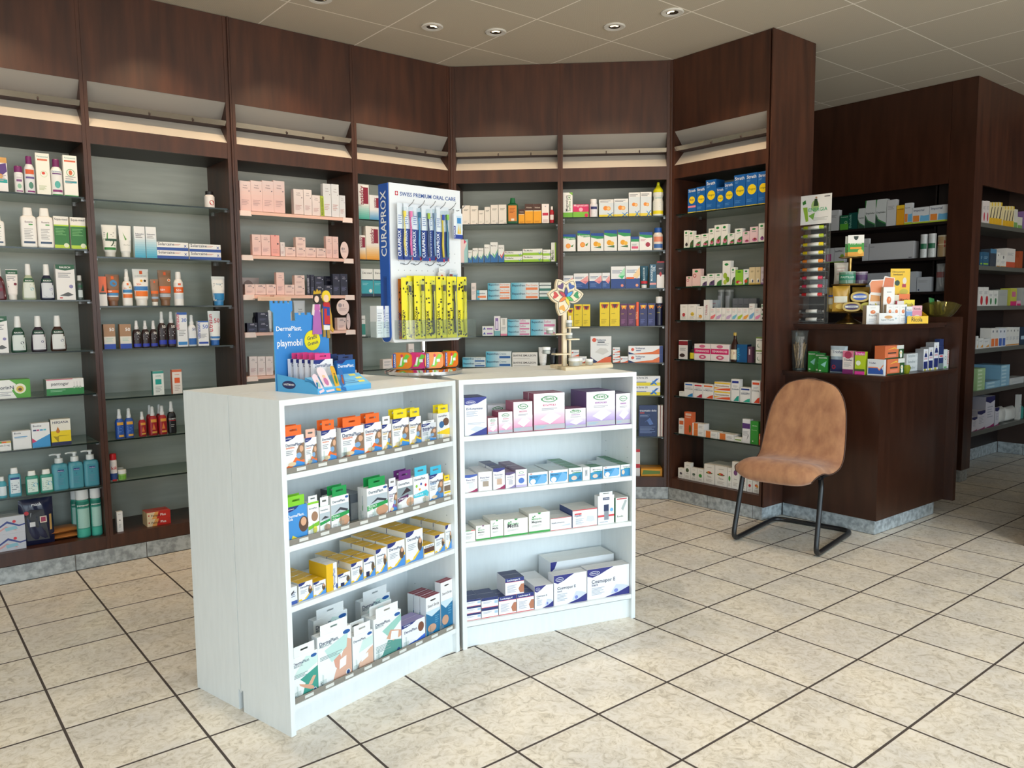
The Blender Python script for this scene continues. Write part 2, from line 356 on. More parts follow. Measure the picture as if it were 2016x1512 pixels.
# ------------------------------------------------------------------ wall cabinets
ZB, ZO, ZF, ZC, ZT = 0.155, 2.185, 2.272, 2.492, 2.957
DEP = 0.37
PINKM = P('#f2c6b6', 0.5); PINKW = P('#f6e3dc', 0.5)
def cabinet(F, x0, x1, shelves, label, lip=None, left_w=0.0175, right_w=0.0175, trims=()):
    """one bay: side panels, front panel above, light cove, fascia, back, base and glass shelves"""
    ox, oy = F.world(x0, 0); W = x1-x0
    root = empty('wall_cabinet', (ox, oy, 0), F.a); tag(root, label, 'cabinet', 'wood cabinets along the walls')
    a, b = left_w, W-right_w
    for p, q in ((0.0006, a), (b, W-0.0006)):
        m = MB(); m.box(p, q, 0, DEP, 0.086, ZT, WOOD); m.build('side_panel', root)
    for (p, q) in trims:
        m = MB(); m.box(p, q, -0.006, 0.012, 0.086, ZT, WOOD); m.build('cover_strip', root)
    m = MB(); m.box(a, b, 0.003, DEP, 0.087, ZB, WOOD); m.box(0.001, W-0.001, 0.014, DEP, 0.001, 0.086, DARKIN); m.build('base', root)
    m = MB(); m.box(a, b, DEP-0.012, DEP, ZB, ZO, BACKP); m.build('back_panel', root)
    m = MB(); m.box(a, b, 0.003, 0.02, ZC, ZT, WOOD); m.build('upper_panel', root)
    m = MB(); m.box(a, b, 0.003, 0.02, ZO, ZF, WOOD); m.box(a, b, 0.02, DEP, ZO, ZO+0.016, DARKIN); m.build('fascia', root)
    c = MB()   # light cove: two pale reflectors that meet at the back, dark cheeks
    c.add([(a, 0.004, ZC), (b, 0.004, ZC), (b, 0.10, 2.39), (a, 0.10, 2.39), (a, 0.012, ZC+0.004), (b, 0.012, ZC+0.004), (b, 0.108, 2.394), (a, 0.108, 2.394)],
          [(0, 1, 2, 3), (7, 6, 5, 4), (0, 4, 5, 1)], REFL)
    c.mats = [REFL_SHADE]; c.build('upper_reflector', root)  # darker tone stands in for the shade on the down-facing reflector
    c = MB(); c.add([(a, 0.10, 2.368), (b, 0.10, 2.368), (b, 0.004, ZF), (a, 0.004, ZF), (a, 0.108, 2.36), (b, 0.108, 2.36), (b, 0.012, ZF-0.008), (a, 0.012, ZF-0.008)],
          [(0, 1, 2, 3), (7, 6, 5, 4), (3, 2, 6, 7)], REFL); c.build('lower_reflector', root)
    c = MB(); c.box(a, b, 0.10, 0.115, 2.355, 2.40, REFL)
    c.box(a+0.002, b-0.002, 0.012, 0.10, 2.366, 2.370, COVE_DK)
    c.add([(a+0.002, -0.004, 2.391), (b-0.002, -0.004, 2.391), (b-0.002, 0.012, 2.366), (a+0.002, 0.012, 2.366), (a+0.002, 0.000, 2.392), (b-0.002, 0.0, 2.392), (b-0.002, 0.016, 2.368), (a+0.002, 0.016, 2.368)],
          [(0, 3, 2, 1), (4, 5, 6, 7), (0, 1, 5, 4)], P('#cfc8bc', .14, .8))
    for k in (0.42, 0.74): c.box(a+(b-a)*k-0.003, a+(b-a)*k+0.003, -0.003, 0.012, 2.366, 2.376, COVE_DK)
    c.build('light_tray', root)
    for z in shelves:
        m = MB(); m.box(a+0.003, b-0.003, 0.02, DEP-0.02, z-0.008, z, SHELFGL, front=EDGE); s = m.build('glass_shelf', root)
        for xx in (a, b-0.012):
            for yy in (0.05, 0.27):
                m = MB(); m.box(xx, xx+0.012, yy, yy+0.018, z-0.018, z-0.0085, STEEL); m.build('shelf_clip', s)
        if lip:
            m = MB(); m.box(a+0.003, b-0.003, 0.012, 0.0195, z-0.018, z+0.002, PINKM)
            m.box(a+0.004, b-0.004, 0.012, DEP-0.03, z+0.0002, z+0.002, PINKM)
            for xx in (a+0.004, b-0.074):
                m.add([(xx, 0.010, z-0.028), (xx+0.07, 0.010, z-0.028), (xx+0.064, 0.010, z+0.002), (xx+0.006, 0.010, z+0.002)], [(0, 1, 2, 3)], PINKW)
            m.build('pink_shelf_liner', root)
    return root
Z1 = [1.916, 1.655, 1.397, 1.139, 0.915, 0.658, 0.423]
Z2 = [1.911, 1.620, 1.365, 1.139, 0.880, 0.659, 0.436]
Z3 = [1.904, 1.652, 1.424, 1.206, 0.950, 0.70, 0.43]
Z4 = [1.907, 1.653, 1.419, 1.162, 0.945, 0.70, 0.43]
Z5 = [1.912, 1.651, 1.395, 1.144, 0.926, 0.70, 0.43]
Z6 = [1.948, 1.718, 1.463, 1.205, 0.952, 0.724, 0.436]
Z7 = [1.950, 1.722, 1.466, 1.244, 0.980, 0.727, 0.469]
cabinet(FL, 0, 0.742, Z1, 'tall dark wood cabinet with shampoo bottles, at the far left end of the wall')
cabinet(FL, 0.742, 1.472, Z2, 'tall dark wood cabinet holding sun lotion bottles and an empty top shelf')
cabinet(FL, 1.490, 2.247, Z3, 'tall dark wood cabinet with pink lined shelves behind the blue castle display', lip=True, trims=((-0.013, -0.003),))
cabinet(FL, 2.247, 2.972, Z4, 'tall dark wood cabinet behind the toothbrush stand, ending at the left corner')
cabinet(FD, 0.010, 0.7375, Z5, 'angled dark wood cabinet with light blue cream cartons, behind the wooden flower')
cabinet(FD, 0.7375, DLEN-0.010, Z6, 'angled dark wood cabinet with orange-printed boxes and a yellow-topped bottle')
right_cab = cabinet(FRt, 0.010, 0.742, Z7, 'tall dark wood cabinet with blue boxes on top, left of the upholstered chair')
m = MB(); m.box(0.743, 0.751, -0.004, 0.46, 0.086, ZT, WOOD); m.build('end_panel', right_cab)
m = MB(); m.box(0.01, 0.73, 0.37, 0.46, 0.001, ZT, WOOD); m.box(0.725, 0.733, 0.014, 0.46, 0.001, 0.086, DARKIN); m.build('rear_casing', right_cab)
for (F_, p, q) in ((FL, 1.4725, 1.4895),):
    m = MB(); m.box(p, q, 0.004, 0.05, 0.086, ZT, WOOD); o = m.build('filler_strip', loc=F_.world(0, 0)+(0,), rot=F_.a); tag(o, 'narrow dark wood filler strip between the sun lotion and the pink shelf cabinets', 'wood strip')
for pts, lab in (([(1.364, 3.104), (1.372, 3.098), (1.380, 3.098), (1.392, 3.16), (1.364, 3.16)], 'narrow dark wood corner post behind the toothbrush stand'),
                 ([(2.447, 2.106), (2.452, 2.094), (2.456, 2.090), (2.52, 2.0905), (2.52, 2.12)], 'narrow dark wood corner post beside the cabinet with blue boxes')):
    m = MB(); m.slab(pts, 0.086, ZT, WOOD); tag(m.build('corner_post'), lab, 'wood post')

# ------------------------------------------------------------------ counter beside the end panel
ct = empty('counter', (2.657, 0.733, 0)); tag(ct, 'dark wood stepped counter with two ledges, right behind the upholstered chair', 'counter')
def cpoly(pts): return [(x-2.657, y-0.733) for x, y in pts]
m = MB(); m.slab(cpoly([(2.657, 1.342), (2.657, 0.733), (3.50, 0.715), (3.50, 1.342)]), 0.087, 0.903, WOOD_DK)
m.slab(cpoly([(2.69, 1.342), (2.69, 0.765), (3.40, 0.75), (3.40, 1.342)]), 0.001, 0.087, DARKIN); m.build('body', ct)
m = MB(); m.slab(cpoly([(2.62, 1.342), (2.625, 0.692), (3.50, 0.66), (3.50, 1.342)]), 0.918, 0.932, WOOD_DK)
m.slab(cpoly([(2.632, 1.342), (2.637, 0.704), (3.50, 0.672), (3.50, 1.342)]), 0.903, 0.918, WOOD_DK); m.build('lower_ledge', ct)
m = MB(); m.slab(cpoly([(2.79, 1.342), (2.79, 0.86), (2.86, 0.845), (3.50, 0.84), (3.50, 1.342)]), 0.932, 1.19, WOOD_DK); m.build('raised_back', ct)
m = MB(); m.slab(cpoly([(2.735, 1.342), (2.745, 0.765), (3.50, 0.735), (3.50, 1.342)]), 1.203, 1.22, WOOD_DK)
m.slab(cpoly([(2.745, 1.342), (2.755, 0.775), (3.50, 0.745), (3.50, 1.342)]), 1.19, 1.203, WOOD_DK); m.build('upper_ledge', ct)
m = MB(); m.slab(cpoly([(3.502, 0.655), (3.532, 0.652), (3.54, 1.342), (3.502, 1.342)]), 0.086, 1.255, WOOD_DK); m.build('end_fin', ct)
plinth('baseboard_counter', [(2.675, 1.346), (2.675, 0.748), (3.42, 0.733)], 0.085, phase=0.25)
# second counter, its corner just enters the frame on the right
m = MB(); m.box(0, 1.2, -1.0, 0, 0.0, 0.86, WOOD_DK); r2 = empty('counter', (3.09, 0.115, 0)); tag(r2, 'dark wood counter whose corner just shows at the right edge', 'counter')
m.build('body', r2); m = MB(); m.box(-0.0, 1.22, -1.0, 0.0, 0.86, 0.9, WOOD_DK); m.build('worktop', r2)

# ------------------------------------------------------------------ dark shelving behind the counter and to the far right
def zsh(y, z0, z1): return
s8 = empty('wall_shelving', (4.49, 3.0, 0), -pi/2); tag(s8, 'dark wood shelving with white and green boxes, behind the counter', 'shelving')
m = MB(); m.box(0, 1.833, 0.0, 0.02, 2.225, ZT, WOOD_DK); m.build('upper_panel', s8)
m = MB(); m.box(0, 1.68, 0.34, 0.355, 0.0, ZT, DARKIN); m.box(1.68, 1.695, 0.152, 0.355, 0.0, ZT, DARKIN); m.box(1.695, 1.833, 0.152, 0.165, 0, ZT, DARKIN); m.build('back_panel', s8)
m = MB(); m.box(-0.02, 0, 0.0, 0.355, 0.0, ZT, WOOD_DK); m.build('side_panel', s8)
for z in (1.953, 1.690, 1.432, 1.17, 0.90, 0.6, 0.3):
    m = MB(); m.slab([(0.001, 0.02), (1.831, 0.02), (1.831, 0.150), (1.678, 0.150), (1.678, 0.338), (0.001, 0.338)], z-0.02, z, P('#1c1514', 0.35)); m.build('shelf', s8)
s9 = empty('wall_shelving', (4.49, 0.99, 0)); tag(s9, 'dark wood shelving with grey-edged shelves at the far right', 'shelving')
m = MB(); m.box(0, 0.152, 0, 0.175, 0.092, ZT, WOOD, side=WOOD_DK); m.build('pilaster', s9)
m = MB(); m.box(0.152, 1.555, 0.0, 0.02, 2.205, ZT, WOOD); m.build('upper_panel', s9)
m = MB(); m.box(0.152, 1.555, 0.305, 0.318, 0.0, ZT, DARKIN); m.build('back_panel', s9)
GE = P('#6f716b', 0.35, 0.3)
for z in (1.935, 1.62, 1.318, 0.994, 0.672, 0.362):
    m = MB(); m.box(0.153, 1.55, 0.0, 0.30, z-0.032, z, GE); m.build('shelf', s9)
KIT = KICK
plinth('baseboard_back', [(4.65, 1.293), (6.045, 1.293)], 0.10, phase=0.2)
plinth('baseboard_east', [(6.047, 1.29), (6.047, -3.9)], 0.10, phase=0.2)
plinth('baseboard_pilaster', [(4.50, 1.16), (4.50, 1.0), (4.628, 1.0)], 0.092, phase=0.09, joint=0.09)

# ------------------------------------------------------------------ ceiling downlights
def downlight(x, y, lx, ly, power, label, tint=(1.0, 0.70, 0.42)):
    r = empty('downlight', (x, y, CEIL)); tag(r, label, 'ceiling light', 'recessed halogen downlights')
    m = MB(); n = 28
    prof = [(0.062, 0.0), (0.064, -0.004), (0.058, -0.008), (0.036, -0.006), (0.033, 0.0)]
    for (ra, za), (rb, zb) in zip(prof, prof[1:]):
        m.add([(rr*cos(2*pi*i/n), rr*sin(2*pi*i/n), z) for rr, z in ((ra, za), (rb, zb)) for i in range(n)], [(i, (i+1) % n, (i+1) % n+n, i+n) for i in range(n)], P('#e2e0da', 0.35), True)
    m.build('trim_ring', r)
    b = MB(); em = MATS.get('halogen')
    if not em:
        em, nt_, bs = base_mat('halogen'); bs.inputs['Emission Color'].default_value = (1, 0.78, 0.42, 1); bs.inputs['Emission Strength'].default_value = 9; MATS['halogen'] = em
    a0 = math.atan2(ly, lx)
    b.loft([(-0.0045, 0.033, 0.033), (-0.0015, 0.033, 0.033)], P('#3a3226', 0.3), n=20)
    pts = [(0.028*cos(a0+pi+t), 0.028*sin(a0+pi+t)) for t in [i*0.17-1.1 for i in range(14)]]+[(0.016*cos(a0+pi-t), 0.016*sin(a0+pi-t)) for t in [i*0.17-1.1 for i in range(14)]]
    b.add([(p[0], p[1], -0.0055) for p in pts], [tuple(range(len(pts)))], em)
    b.build('lamp', r)
    d = bpy.data.lights.new('halogen_spot', 'SPOT'); d.energy = power; d.color = tint; d.spot_size = radians(75); d.spot_blend = 0.7; d.shadow_soft_size = 0.03
    o = bpy.data.objects.new('halogen_spot', d); COL.objects.link(o); o.parent = r; o.location = (0, 0, -0.012)
    v = mathutils.Vector((lx, ly, -1.0)); o.rotation_euler = v.to_track_quat('-Z', 'Y').to_euler()
SPOT = 27
downlight(0.860, 2.545, 0.0, 0.5, SPOT, 'recessed round ceiling spotlight nearest the inside left corner')
downlight(1.205, 2.390, 0.3, 0.38, SPOT, 'recessed round ceiling spotlight above the flower stand, next to the corner one')
downlight(1.696, 1.899, 0.36, 0.33, SPOT, 'recessed round ceiling spotlight facing the orange-printed boxes cabinet')
downlight(1.789, 1.548, 0.5, 0.0, SPOT, 'brightly glowing recessed spotlight nearest the cabinet of blue boxes')
downlight(0.168, 2.559, 0.0, 0.5, SPOT, 'recessed ceiling spotlight cut by the top edge above the pink shelves')
downlight(-0.52, 2.559, 0.0, 0.5, SPOT, 'recessed ceiling spotlight in front of the sun lotion cabinet')
downlight(-1.21, 2.559, 0.0, 0.5, SPOT, 'recessed ceiling spotlight in front of the shampoo cabinet')

# general lighting: recessed lamps added out of view to brighten floor and bookcase tops
for i, (x, y, lab) in enumerate(((-0.9, 1.55, 'over the white bookcases'), (0.35, 1.45, 'over the wooden flower'), (1.35, 0.35, 'before the chair'), (-2.6, 0.9, 'left of the camera'), (-0.6, -0.2, 'in front of the camera'), (0.6, -1.3, 'right of the camera'), (2.4, -0.8, 'before the second counter'), (-1.8, -2.2, 'behind the camera'))):
    downlight(x, y, 0.001, 0.0, 50, 'added unseen recessed ceiling spotlight '+lab, (1.0, 0.86, 0.68))
# ------------------------------------------------------------------ products: one builder for cartons, one for turned / moulded packs
def flat_map(w): return lambda x, y, l: (-w/2+x, -0.0003-l, y)
def hang_tab(m, w, z, hh, y, mat, th=0.0006, wf=0.8):
    """card tab with a euro slot"""
    a = w*wf/2; sw = min(0.014, a*0.5); zs = z+hh*0.55; sh = min(0.003, hh*.1)
    for x0, x1, z0, z1 in ((-a, a, z, zs-sh), (-a, a, zs+sh, z+hh), (-a, -sw, zs-sh, zs+sh), (sw, a, zs-sh, zs+sh)):
        m.box(x0, x1, y, y+th, z0, z1, mat)
# profile: body sections, cap sections (z, rx, ry as fractions of height and half widths), super-ellipse powers, part name of the cap
LOFTS = {
 'shampoo': ([(0, .9, .85), (.03, 1, 1), (.18, 1, 1), (.42, .87, .95), (.56, .76, .85), (.64, .55, .65), (.69, .38, .5)], [(.69, .42, .55), (.72, .44, .56), (.97, .38, .5), (1, .35, .46)], 3, 2, 'cap'),
 'flat': ([(0, .92, .9), (.03, 1, 1), (.7, 1, 1), (.77, .93, .9), (.8, .6, .6)], [(.8, .62, .7), (.98, .55, .62), (1, .5, .55)], 5, 3, 'cap'),
 'round': ([(0, .9, .9), (.03, 1, 1), (.66, 1, 1), (.75, .8, .8), (.8, .45, .45)], [(.8, .5, .5), (.99, .48, .48), (1, .45, .45)], 2, 2, 'cap'),
 'aerosol': ([(0, .94, .94), (.02, 1, 1), (.72, 1, 1), (.77, .82, .82)], [(.77, .8, .8), (.785, .95, .95), (.97, .93, .93), (1, .8, .8)], 2, 2, 'cap'),
 'slimcan': ([(0, .94, .94), (.02, 1, 1), (.68, 1, 1), (.76, .72, .72), (.79, .55, .55)], [(.79, .6, .6), (.98, .58, .58), (1, .52, .52)], 2, 2, 'cap'),
 'spray': ([(0, .9, .9), (.03, 1, 1), (.55, 1, 1), (.64, .8, .8), (.68, .45, .45)], [(.68, .5, .5), (.76, .52, .52), (.79, .42, .42), (.92, .36, .36), (.96, .38, .46), (1, .26, .34)], 2.6, 2, 'spray_head'),
 'tube': ([(.15, .72, .75), (.2, .82, .82), (.55, .93, .5), (.93, 1, .12), (1, 1, .06)], [(0, .62, .8), (.02, .66, .85), (.15, .68, .85)], 2, 2, 'cap'),
 'pills': ([(0, .9, .9), (.03, 1, 1), (.68, 1, 1), (.76, .8, .8), (.79, .7, .7)], [(.79, .78, .78), (.98, .78, .78), (1, .72, .72)], 2, 2, 'lid'),
 'jar': ([(0, .88, .88), (.05, .95, .95), (.6, .95, .95)], [(.6, 1, 1), (.95, 1, 1), (1, .93, .93)], 2, 2, 'lid'),
 'sport': ([(0, .88, .88), (.03, 1, 1), (.42, 1, 1), (.5, .86, .86), (.56, .86, .86), (.62, 1, 1), (.7, .97, .97)], [(.7, 1, 1), (.78, .9, .9), (.87, .45, .45), (.92, .28, .28), (.94, .3, .3), (1, .22, .22)], 2, 2, 'cap'),
 'juice': ([(0, .9, .9), (.03, 1, 1), (.45, 1, 1), (.58, .85, .85), (.78, .36, .36), (.9, .34, .34)], [(.9, .4, .4), (1, .4, .4)], 2, 2, 'cap'),
 'greenb': ([(0, .95, .9), (.03, 1, 1), (.68, 1, 1), (.76, .85, .85), (.8, .5, .5)], [(.8, .5, .5), (.98, .4, .4), (1, .36, .36)], 6, 2, 'cap'),
 'canister': ([(0, .96, .96), (.02, 1, 1), (.93, 1, 1)], [(.93, 1.02, 1.02), (.99, 1.02, 1.02), (1, .98, .98)], 2, 2, 'lid'),
}
def make(st, w, d, h, parent=None):
    """build one product standing on z=0, front at y=0"""
    k = st.get('k', 'box'); b = st['b']; nm = st.get('name')
    if k == 'box':
        tb = st.get('tab'); hb = h
        th = 0
        if tb: th = st.get('tabh', min(0.034, h*0.22)); hb = h-th
        m = MB(); m.box(-w/2, w/2, 0, d, 0, hb, P(b, st.get('r', 0.4)), top=P(st['t'], .4) if st.get('t') else None, front=P(st['f'], .4) if st.get('f') else None, side=P(st['s'], .4) if st.get('s') else None)
        m.art(st.get('art', ()), w, hb, flat_map(w))
        if w > 0.03: m.box(-w/2+0.002, w/2-0.002, d*0.5, d*0.5+0.0006, hb, hb+0.0003, P('#c9c6c0'))   # closing flap line on top
        o = m.build(nm or 'product_box', parent)
        if tb:
            t = MB(); hang_tab(t, w, hb, th, 0.0015 if st.get('tabf') else d-0.003, P(tb, .45)); t.build('hang_tab', o)
        return o
    if k == 'bag':
        m = MB(); c = P(b, .3)
        def S(s_): 
            def f(u, v):
                bul = (1-(2*u-1)**4)*(1-(2*v-1)**6); return ((u-.5)*w*(1-.06*sin(pi*v)), d/2-s_*d/2*(0.08+0.92*bul)+0.002*sin(17*u+9*v)*bul, v*h)
            return f
        m.grid(S(1), 13, 15, c); m.grid(S(-1), 13, 15, c, flip=True)
        mp = lambda x, y, l: (-w/2+x, d/2-d/2*(0.08+0.92*(1-(2*x/w-1)**4)*(1-(2*y/h-1)**6))-0.004-l, y); mp.curved = True
        m.art(st.get('art', ()), w, h, mp)
        o = m.build(nm or 'pouch', parent)
        return o
    body, cap, p, cp, cn = LOFTS[k]
    lz = st.get('lab')    # (z0, z1, colour) full wrap band
    m = MB(); ry = d/2; secs = [(z*h, rx*w/2, r_*ry) for z, rx, r_ in body]
    mb_ = (P(b, st.get('r', .3)) if not st.get('clear') else glass('clear_'+b, b, .03, .55))
    if lz:
        for zz in (lz[0], lz[1]):
            for i in range(len(secs)-1):
                a, c_ = secs[i], secs[i+1]
                if a[0] < zz*h-1e-6 and c_[0] > zz*h+1e-6:
                    t = (zz*h-a[0])/(c_[0]-a[0]); secs.insert(i+1, tuple(a[q]+(c_[q]-a[q])*t for q in range(3))); break
        zm = lambda z: P(lz[2]) if lz[0]*h < z < lz[1]*h else mb_
    else: zm = None
    m.loft(secs, mb_, n=24, p=p, cy=ry, zmat=zm)
    def mp(x, y, l):
        z = min(max(y, secs[0][0]), secs[-1][0])
        for a, c_ in zip(secs, secs[1:]):
            if z <= c_[0]: break
        t = (z-a[0])/max(1e-9, c_[0]-a[0]); rx = a[1]+(c_[1]-a[1])*t; r_ = a[2]+(c_[2]-a[2])*t
        q = min(0.985, abs((x-w/2))/max(rx, 1e-6)); yy = (1-q**p)**(1/p)
        return (max(-rx*.985, min(rx*.985, x-w/2)), ry-r_*yy-0.0009-l, y)
    mp.curved = True
    m.art(st.get('art', ()), w, h, mp)
    o = m.build(nm or {'tube': 'cream_tube', 'jar': 'cream_jar', 'aerosol': 'spray_can', 'slimcan': 'spray_can', 'spray': 'spray_bottle', 'pills': 'pill_bottle', 'canister': 'powder_canister'}.get(k, 'bottle'), parent)
    c = MB(); cc = P(st.get('c', '#eceded'), .35); c.loft([(z*h, rx*w/2, r_*ry) for z, rx, r_ in cap], cc, n=20, p=cp, cy=ry); c.build(cn, o)
    return o

USED = {}
ORD = ('', 'second', 'third', 'fourth', 'fifth', 'sixth', 'seventh', 'eighth', 'ninth', 'tenth', 'eleventh', 'twelfth')
PEND = []
def flush_labels():
    """give every product a label of its own: look first, then its place on the named shelf"""
    by = {}
    for o, desc, place, x, lv, row in PEND: by.setdefault((desc, place), []).append((x, lv, row, o))
    for (desc, place), L_ in by.items():
        L_.sort(key=lambda t: (round(t[0], 3), t[1], t[2])); cols = []
        for t in L_:
            if not cols or abs(cols[-1][0][0]-t[0]) > 0.012: cols.append([t])
            else: cols[-1].append(t)
        n = len(cols)
        for i, c in enumerate(cols):
            if n == 1: pos = ''
            elif n == 2: pos = ('left', 'right')[i]
            elif i == 0: pos = 'leftmost'
            elif i == n-1: pos = 'rightmost'
            elif n == 3: pos = 'middle'
            else: pos = ORD[i]+' from left'
            lvs = sorted({t[1] for t in c}); rows = sorted({t[2] for t in c})
            for x, lv, row, o in c:
                q = ''
                if len(lvs) > 1: q = 'topmost in stack' if lv == lvs[-1] else 'bottom of stack' if lv == lvs[0] else ('middle of stack' if len(lvs) == 3 else ORD[lvs.index(lv)]+' up in stack')
                if len(rows) > 1: q = (q+' ' if q else '')+('front' if row == rows[0] else 'just behind' if row == rows[1] else ORD[rows.index(row)]+' row back')
                words = [pos, desc]; s_ = ' '.join(x_ for x_ in words if x_)
                if q: s_ += ', '+q
                s_ += ', '+place
                if o.get('label'): continue
                o['label'] = s_
BN = {c: n for c, n in (('plaster book', 'plaster_box'), ('compress book', 'dressing_box'), ('pink-shelf', 'skincare_box'), ('shampoo', 'shampoo_box'), ('sun lotion', 'sun_care_box'), ('toothbrushes', 'medicine_box'), ('cream carton', 'cream_carton'), ('orange-print', 'supplement_box'), ('blue-box', 'herbal_box'), ('behind counter', 'medicine_box'), ('far right', 'medicine_box'))}
LIM = {'shampoo': (-.5, .722), 'sun lotion': (.762, 1.452), 'pink-shelf': (1.510, 2.227), 'toothbrushes': (2.267, 2.952), 'cream carton': (.030, .718), 'orange-print': (.757, 1.445), 'blue-box': (.030, .722), 'bookcase': (.0192, .7658)}
def bname(F, group, place):
    for k, v in BN.items():
        if k in place: return v
    return 'product_box'
def shelf(F, z, zm, back, place, items, dmax=0.3, group=None):
    s, ox, oy = zm; last = None
    for it in items:
        stn, a, b, yt = it[:4]; op = it[4] if len(it) > 4 else {}
        st = style(stn)
        sb = back+op.get('sb', 0.0); ym = None
        zb = z
        y_mid = oy+yt/s
        # first pass for the height, then read both edges at mid height
        x0, zt = F.hit(ox+(a+b)/2/s, oy+yt/s, sb)
        if 'yb' in op: _, zb = F.hit(ox+(a+b)/2/s, oy+op['yb']/s, sb)
        if 'zb' in op: zb = z+op['zb']
        h = max(0.006, zt-zb)
        # row in the picture of mid height
        d_ = F.world(x0, sb); dist = (d_[0]-CAM[0])*AXF[0]+(d_[1]-CAM[1])*AXF[1]
        ymid = oy+yt/s+0.5*h*FPX/dist
        xa, _ = F.hit(ox+a/s, ymid, sb); xb, _ = F.hit(ox+b/s, ymid, sb)
        w_ = abs(xb-xa)-0.0012; xc = (xa+xb)/2
        if last and last[3] == op.get('sb', 0.0) and last[1] > xc-w_/2-0.0006 and abs(last[2]-zb) < 0.004:
            e_ = xc+w_/2; n0 = last[1]+0.0008
            if e_-n0 > w_*0.4: w_ = e_-n0; xc = (e_+n0)/2
        lo_, hi_ = next((v for k_, v in LIM.items() if k_ in place), (-9, 9))
        e0, e1 = max(xc-w_/2, lo_), min(xc+w_/2, hi_)
        if e1-e0 > .004: xc = (e0+e1)/2; w_ = e1-e0
        last = (xc-w_/2, xc+w_/2, zb, op.get('sb', 0.0))
        k = st.get('k', 'box'); d = op.get('d', st.get('d', min(max(w_*0.6, 0.03), 0.09) if k == 'box' else min(w_, max(w_*.6, .03)) if k in ('shampoo', 'flat', 'bag', 'greenb') else w_*0.85))
        n = op.get('n', 1); rb = op.get('rb', st.get('rb', 0)); d = min(d, dmax-sb-.004)
        while rb and sb+(rb+1)*(d+.0035) > dmax: rb -= 1
        wl = F.world(xc, sb)
        for r_ in range(rb+1):
            for i in range(n):
                o = make(st, w_, d, h/n-0.0004)
                wl = F.world(xc, sb+r_*(d+0.0035)); o.location = (wl[0], wl[1], zb+i*h/n+0.0004); o.rotation_euler = (0, 0, F.a+op.get('rot', 0))
                o['category'] = st.get('cat', {'box': 'box', 'tube': 'tube', 'jar': 'jar', 'bag': 'pouch', 'canister': 'canister', 'aerosol': 'spray can', 'slimcan': 'spray can'}.get(k, 'bottle'))
                if group: o['group'] = group
                PEND.append((o, op.get('L', st['desc']), place, xc, i, round(sb+r_*d, 3)))
                if not st.get('name') and k == 'box': o.name = bname(F, group, place)

# ------------------------------------------------------------------ artwork of the packs
G_ = '#8f9094'; NV = '#1e2f78'; SK = '#d9a887'; GR = '#1f8a43'; OR = '#ee7a2c'; YE = '#f3d21c'; TL = '#2aa7a5'
LN = ('L', .12, .3, .85, .5, 4, '#a9aaae'); LT = ('L', .12, .62, .8, .78, 3, '#98999d')
HN = ('P', [(0, 1), (0, .86), (.2, .87), (.45, .92), (.62, 1)], NV); HT = ('T', 'HARTMANN', .08, .36, .92, '#ffffff')
def bx(b, desc, *art, **k): return dict(b=b, desc=desc, art=list(art), **k)
def deal(sens, mark, photo='#8c6f57'):
    """wound dressing carton: navy corner, name, coloured wave, little picture"""
    return [('P', [(0, 0), (0, .12), (.35, .22), (.55, .38), (1, .3), (1, 0)], sens), ('P', [(0, 0), (0, .05), (.4, .12), (.6, .28), (1, .2), (1, 0)], '#3f8fd8'),
            ('P', [(.62, .35), (.6, .55), (.72, .7), (.9, .76), (1, .77), (1, .28), (.8, .28)], photo), ('O', .86, .6, .1, .09, SK), ('O', .72, .42, .13, .08, '#7fa7cf'),
            HN, HT, ('T', 'DermaPlast.', .06, .9, .71, '#26406e'), ('T', mark[0], .06, .5, .645, mark[1]), ('L', .07, .45, .45, .6, 3, '#9aa0a8'), ('O', .36, .2, .2, .06, '#e8cda4'), ('C', .16, .08, .06, '#1c2d6d')]
def fade(y0, y1, a, b, n=6):
    f = lambda h: [int(h[i:i+2], 16) for i in (1, 3, 5)]
    A, B = f(a), f(b)
    return [('R', 0, y0+(y1-y0)*i/n, 1, y0+(y1-y0)*(i+1)/n, '#%02x%02x%02x' % tuple(int(A[k]+(B[k]-A[k])*(i+.5)/n) for k in range(3))) for i in range(n)]
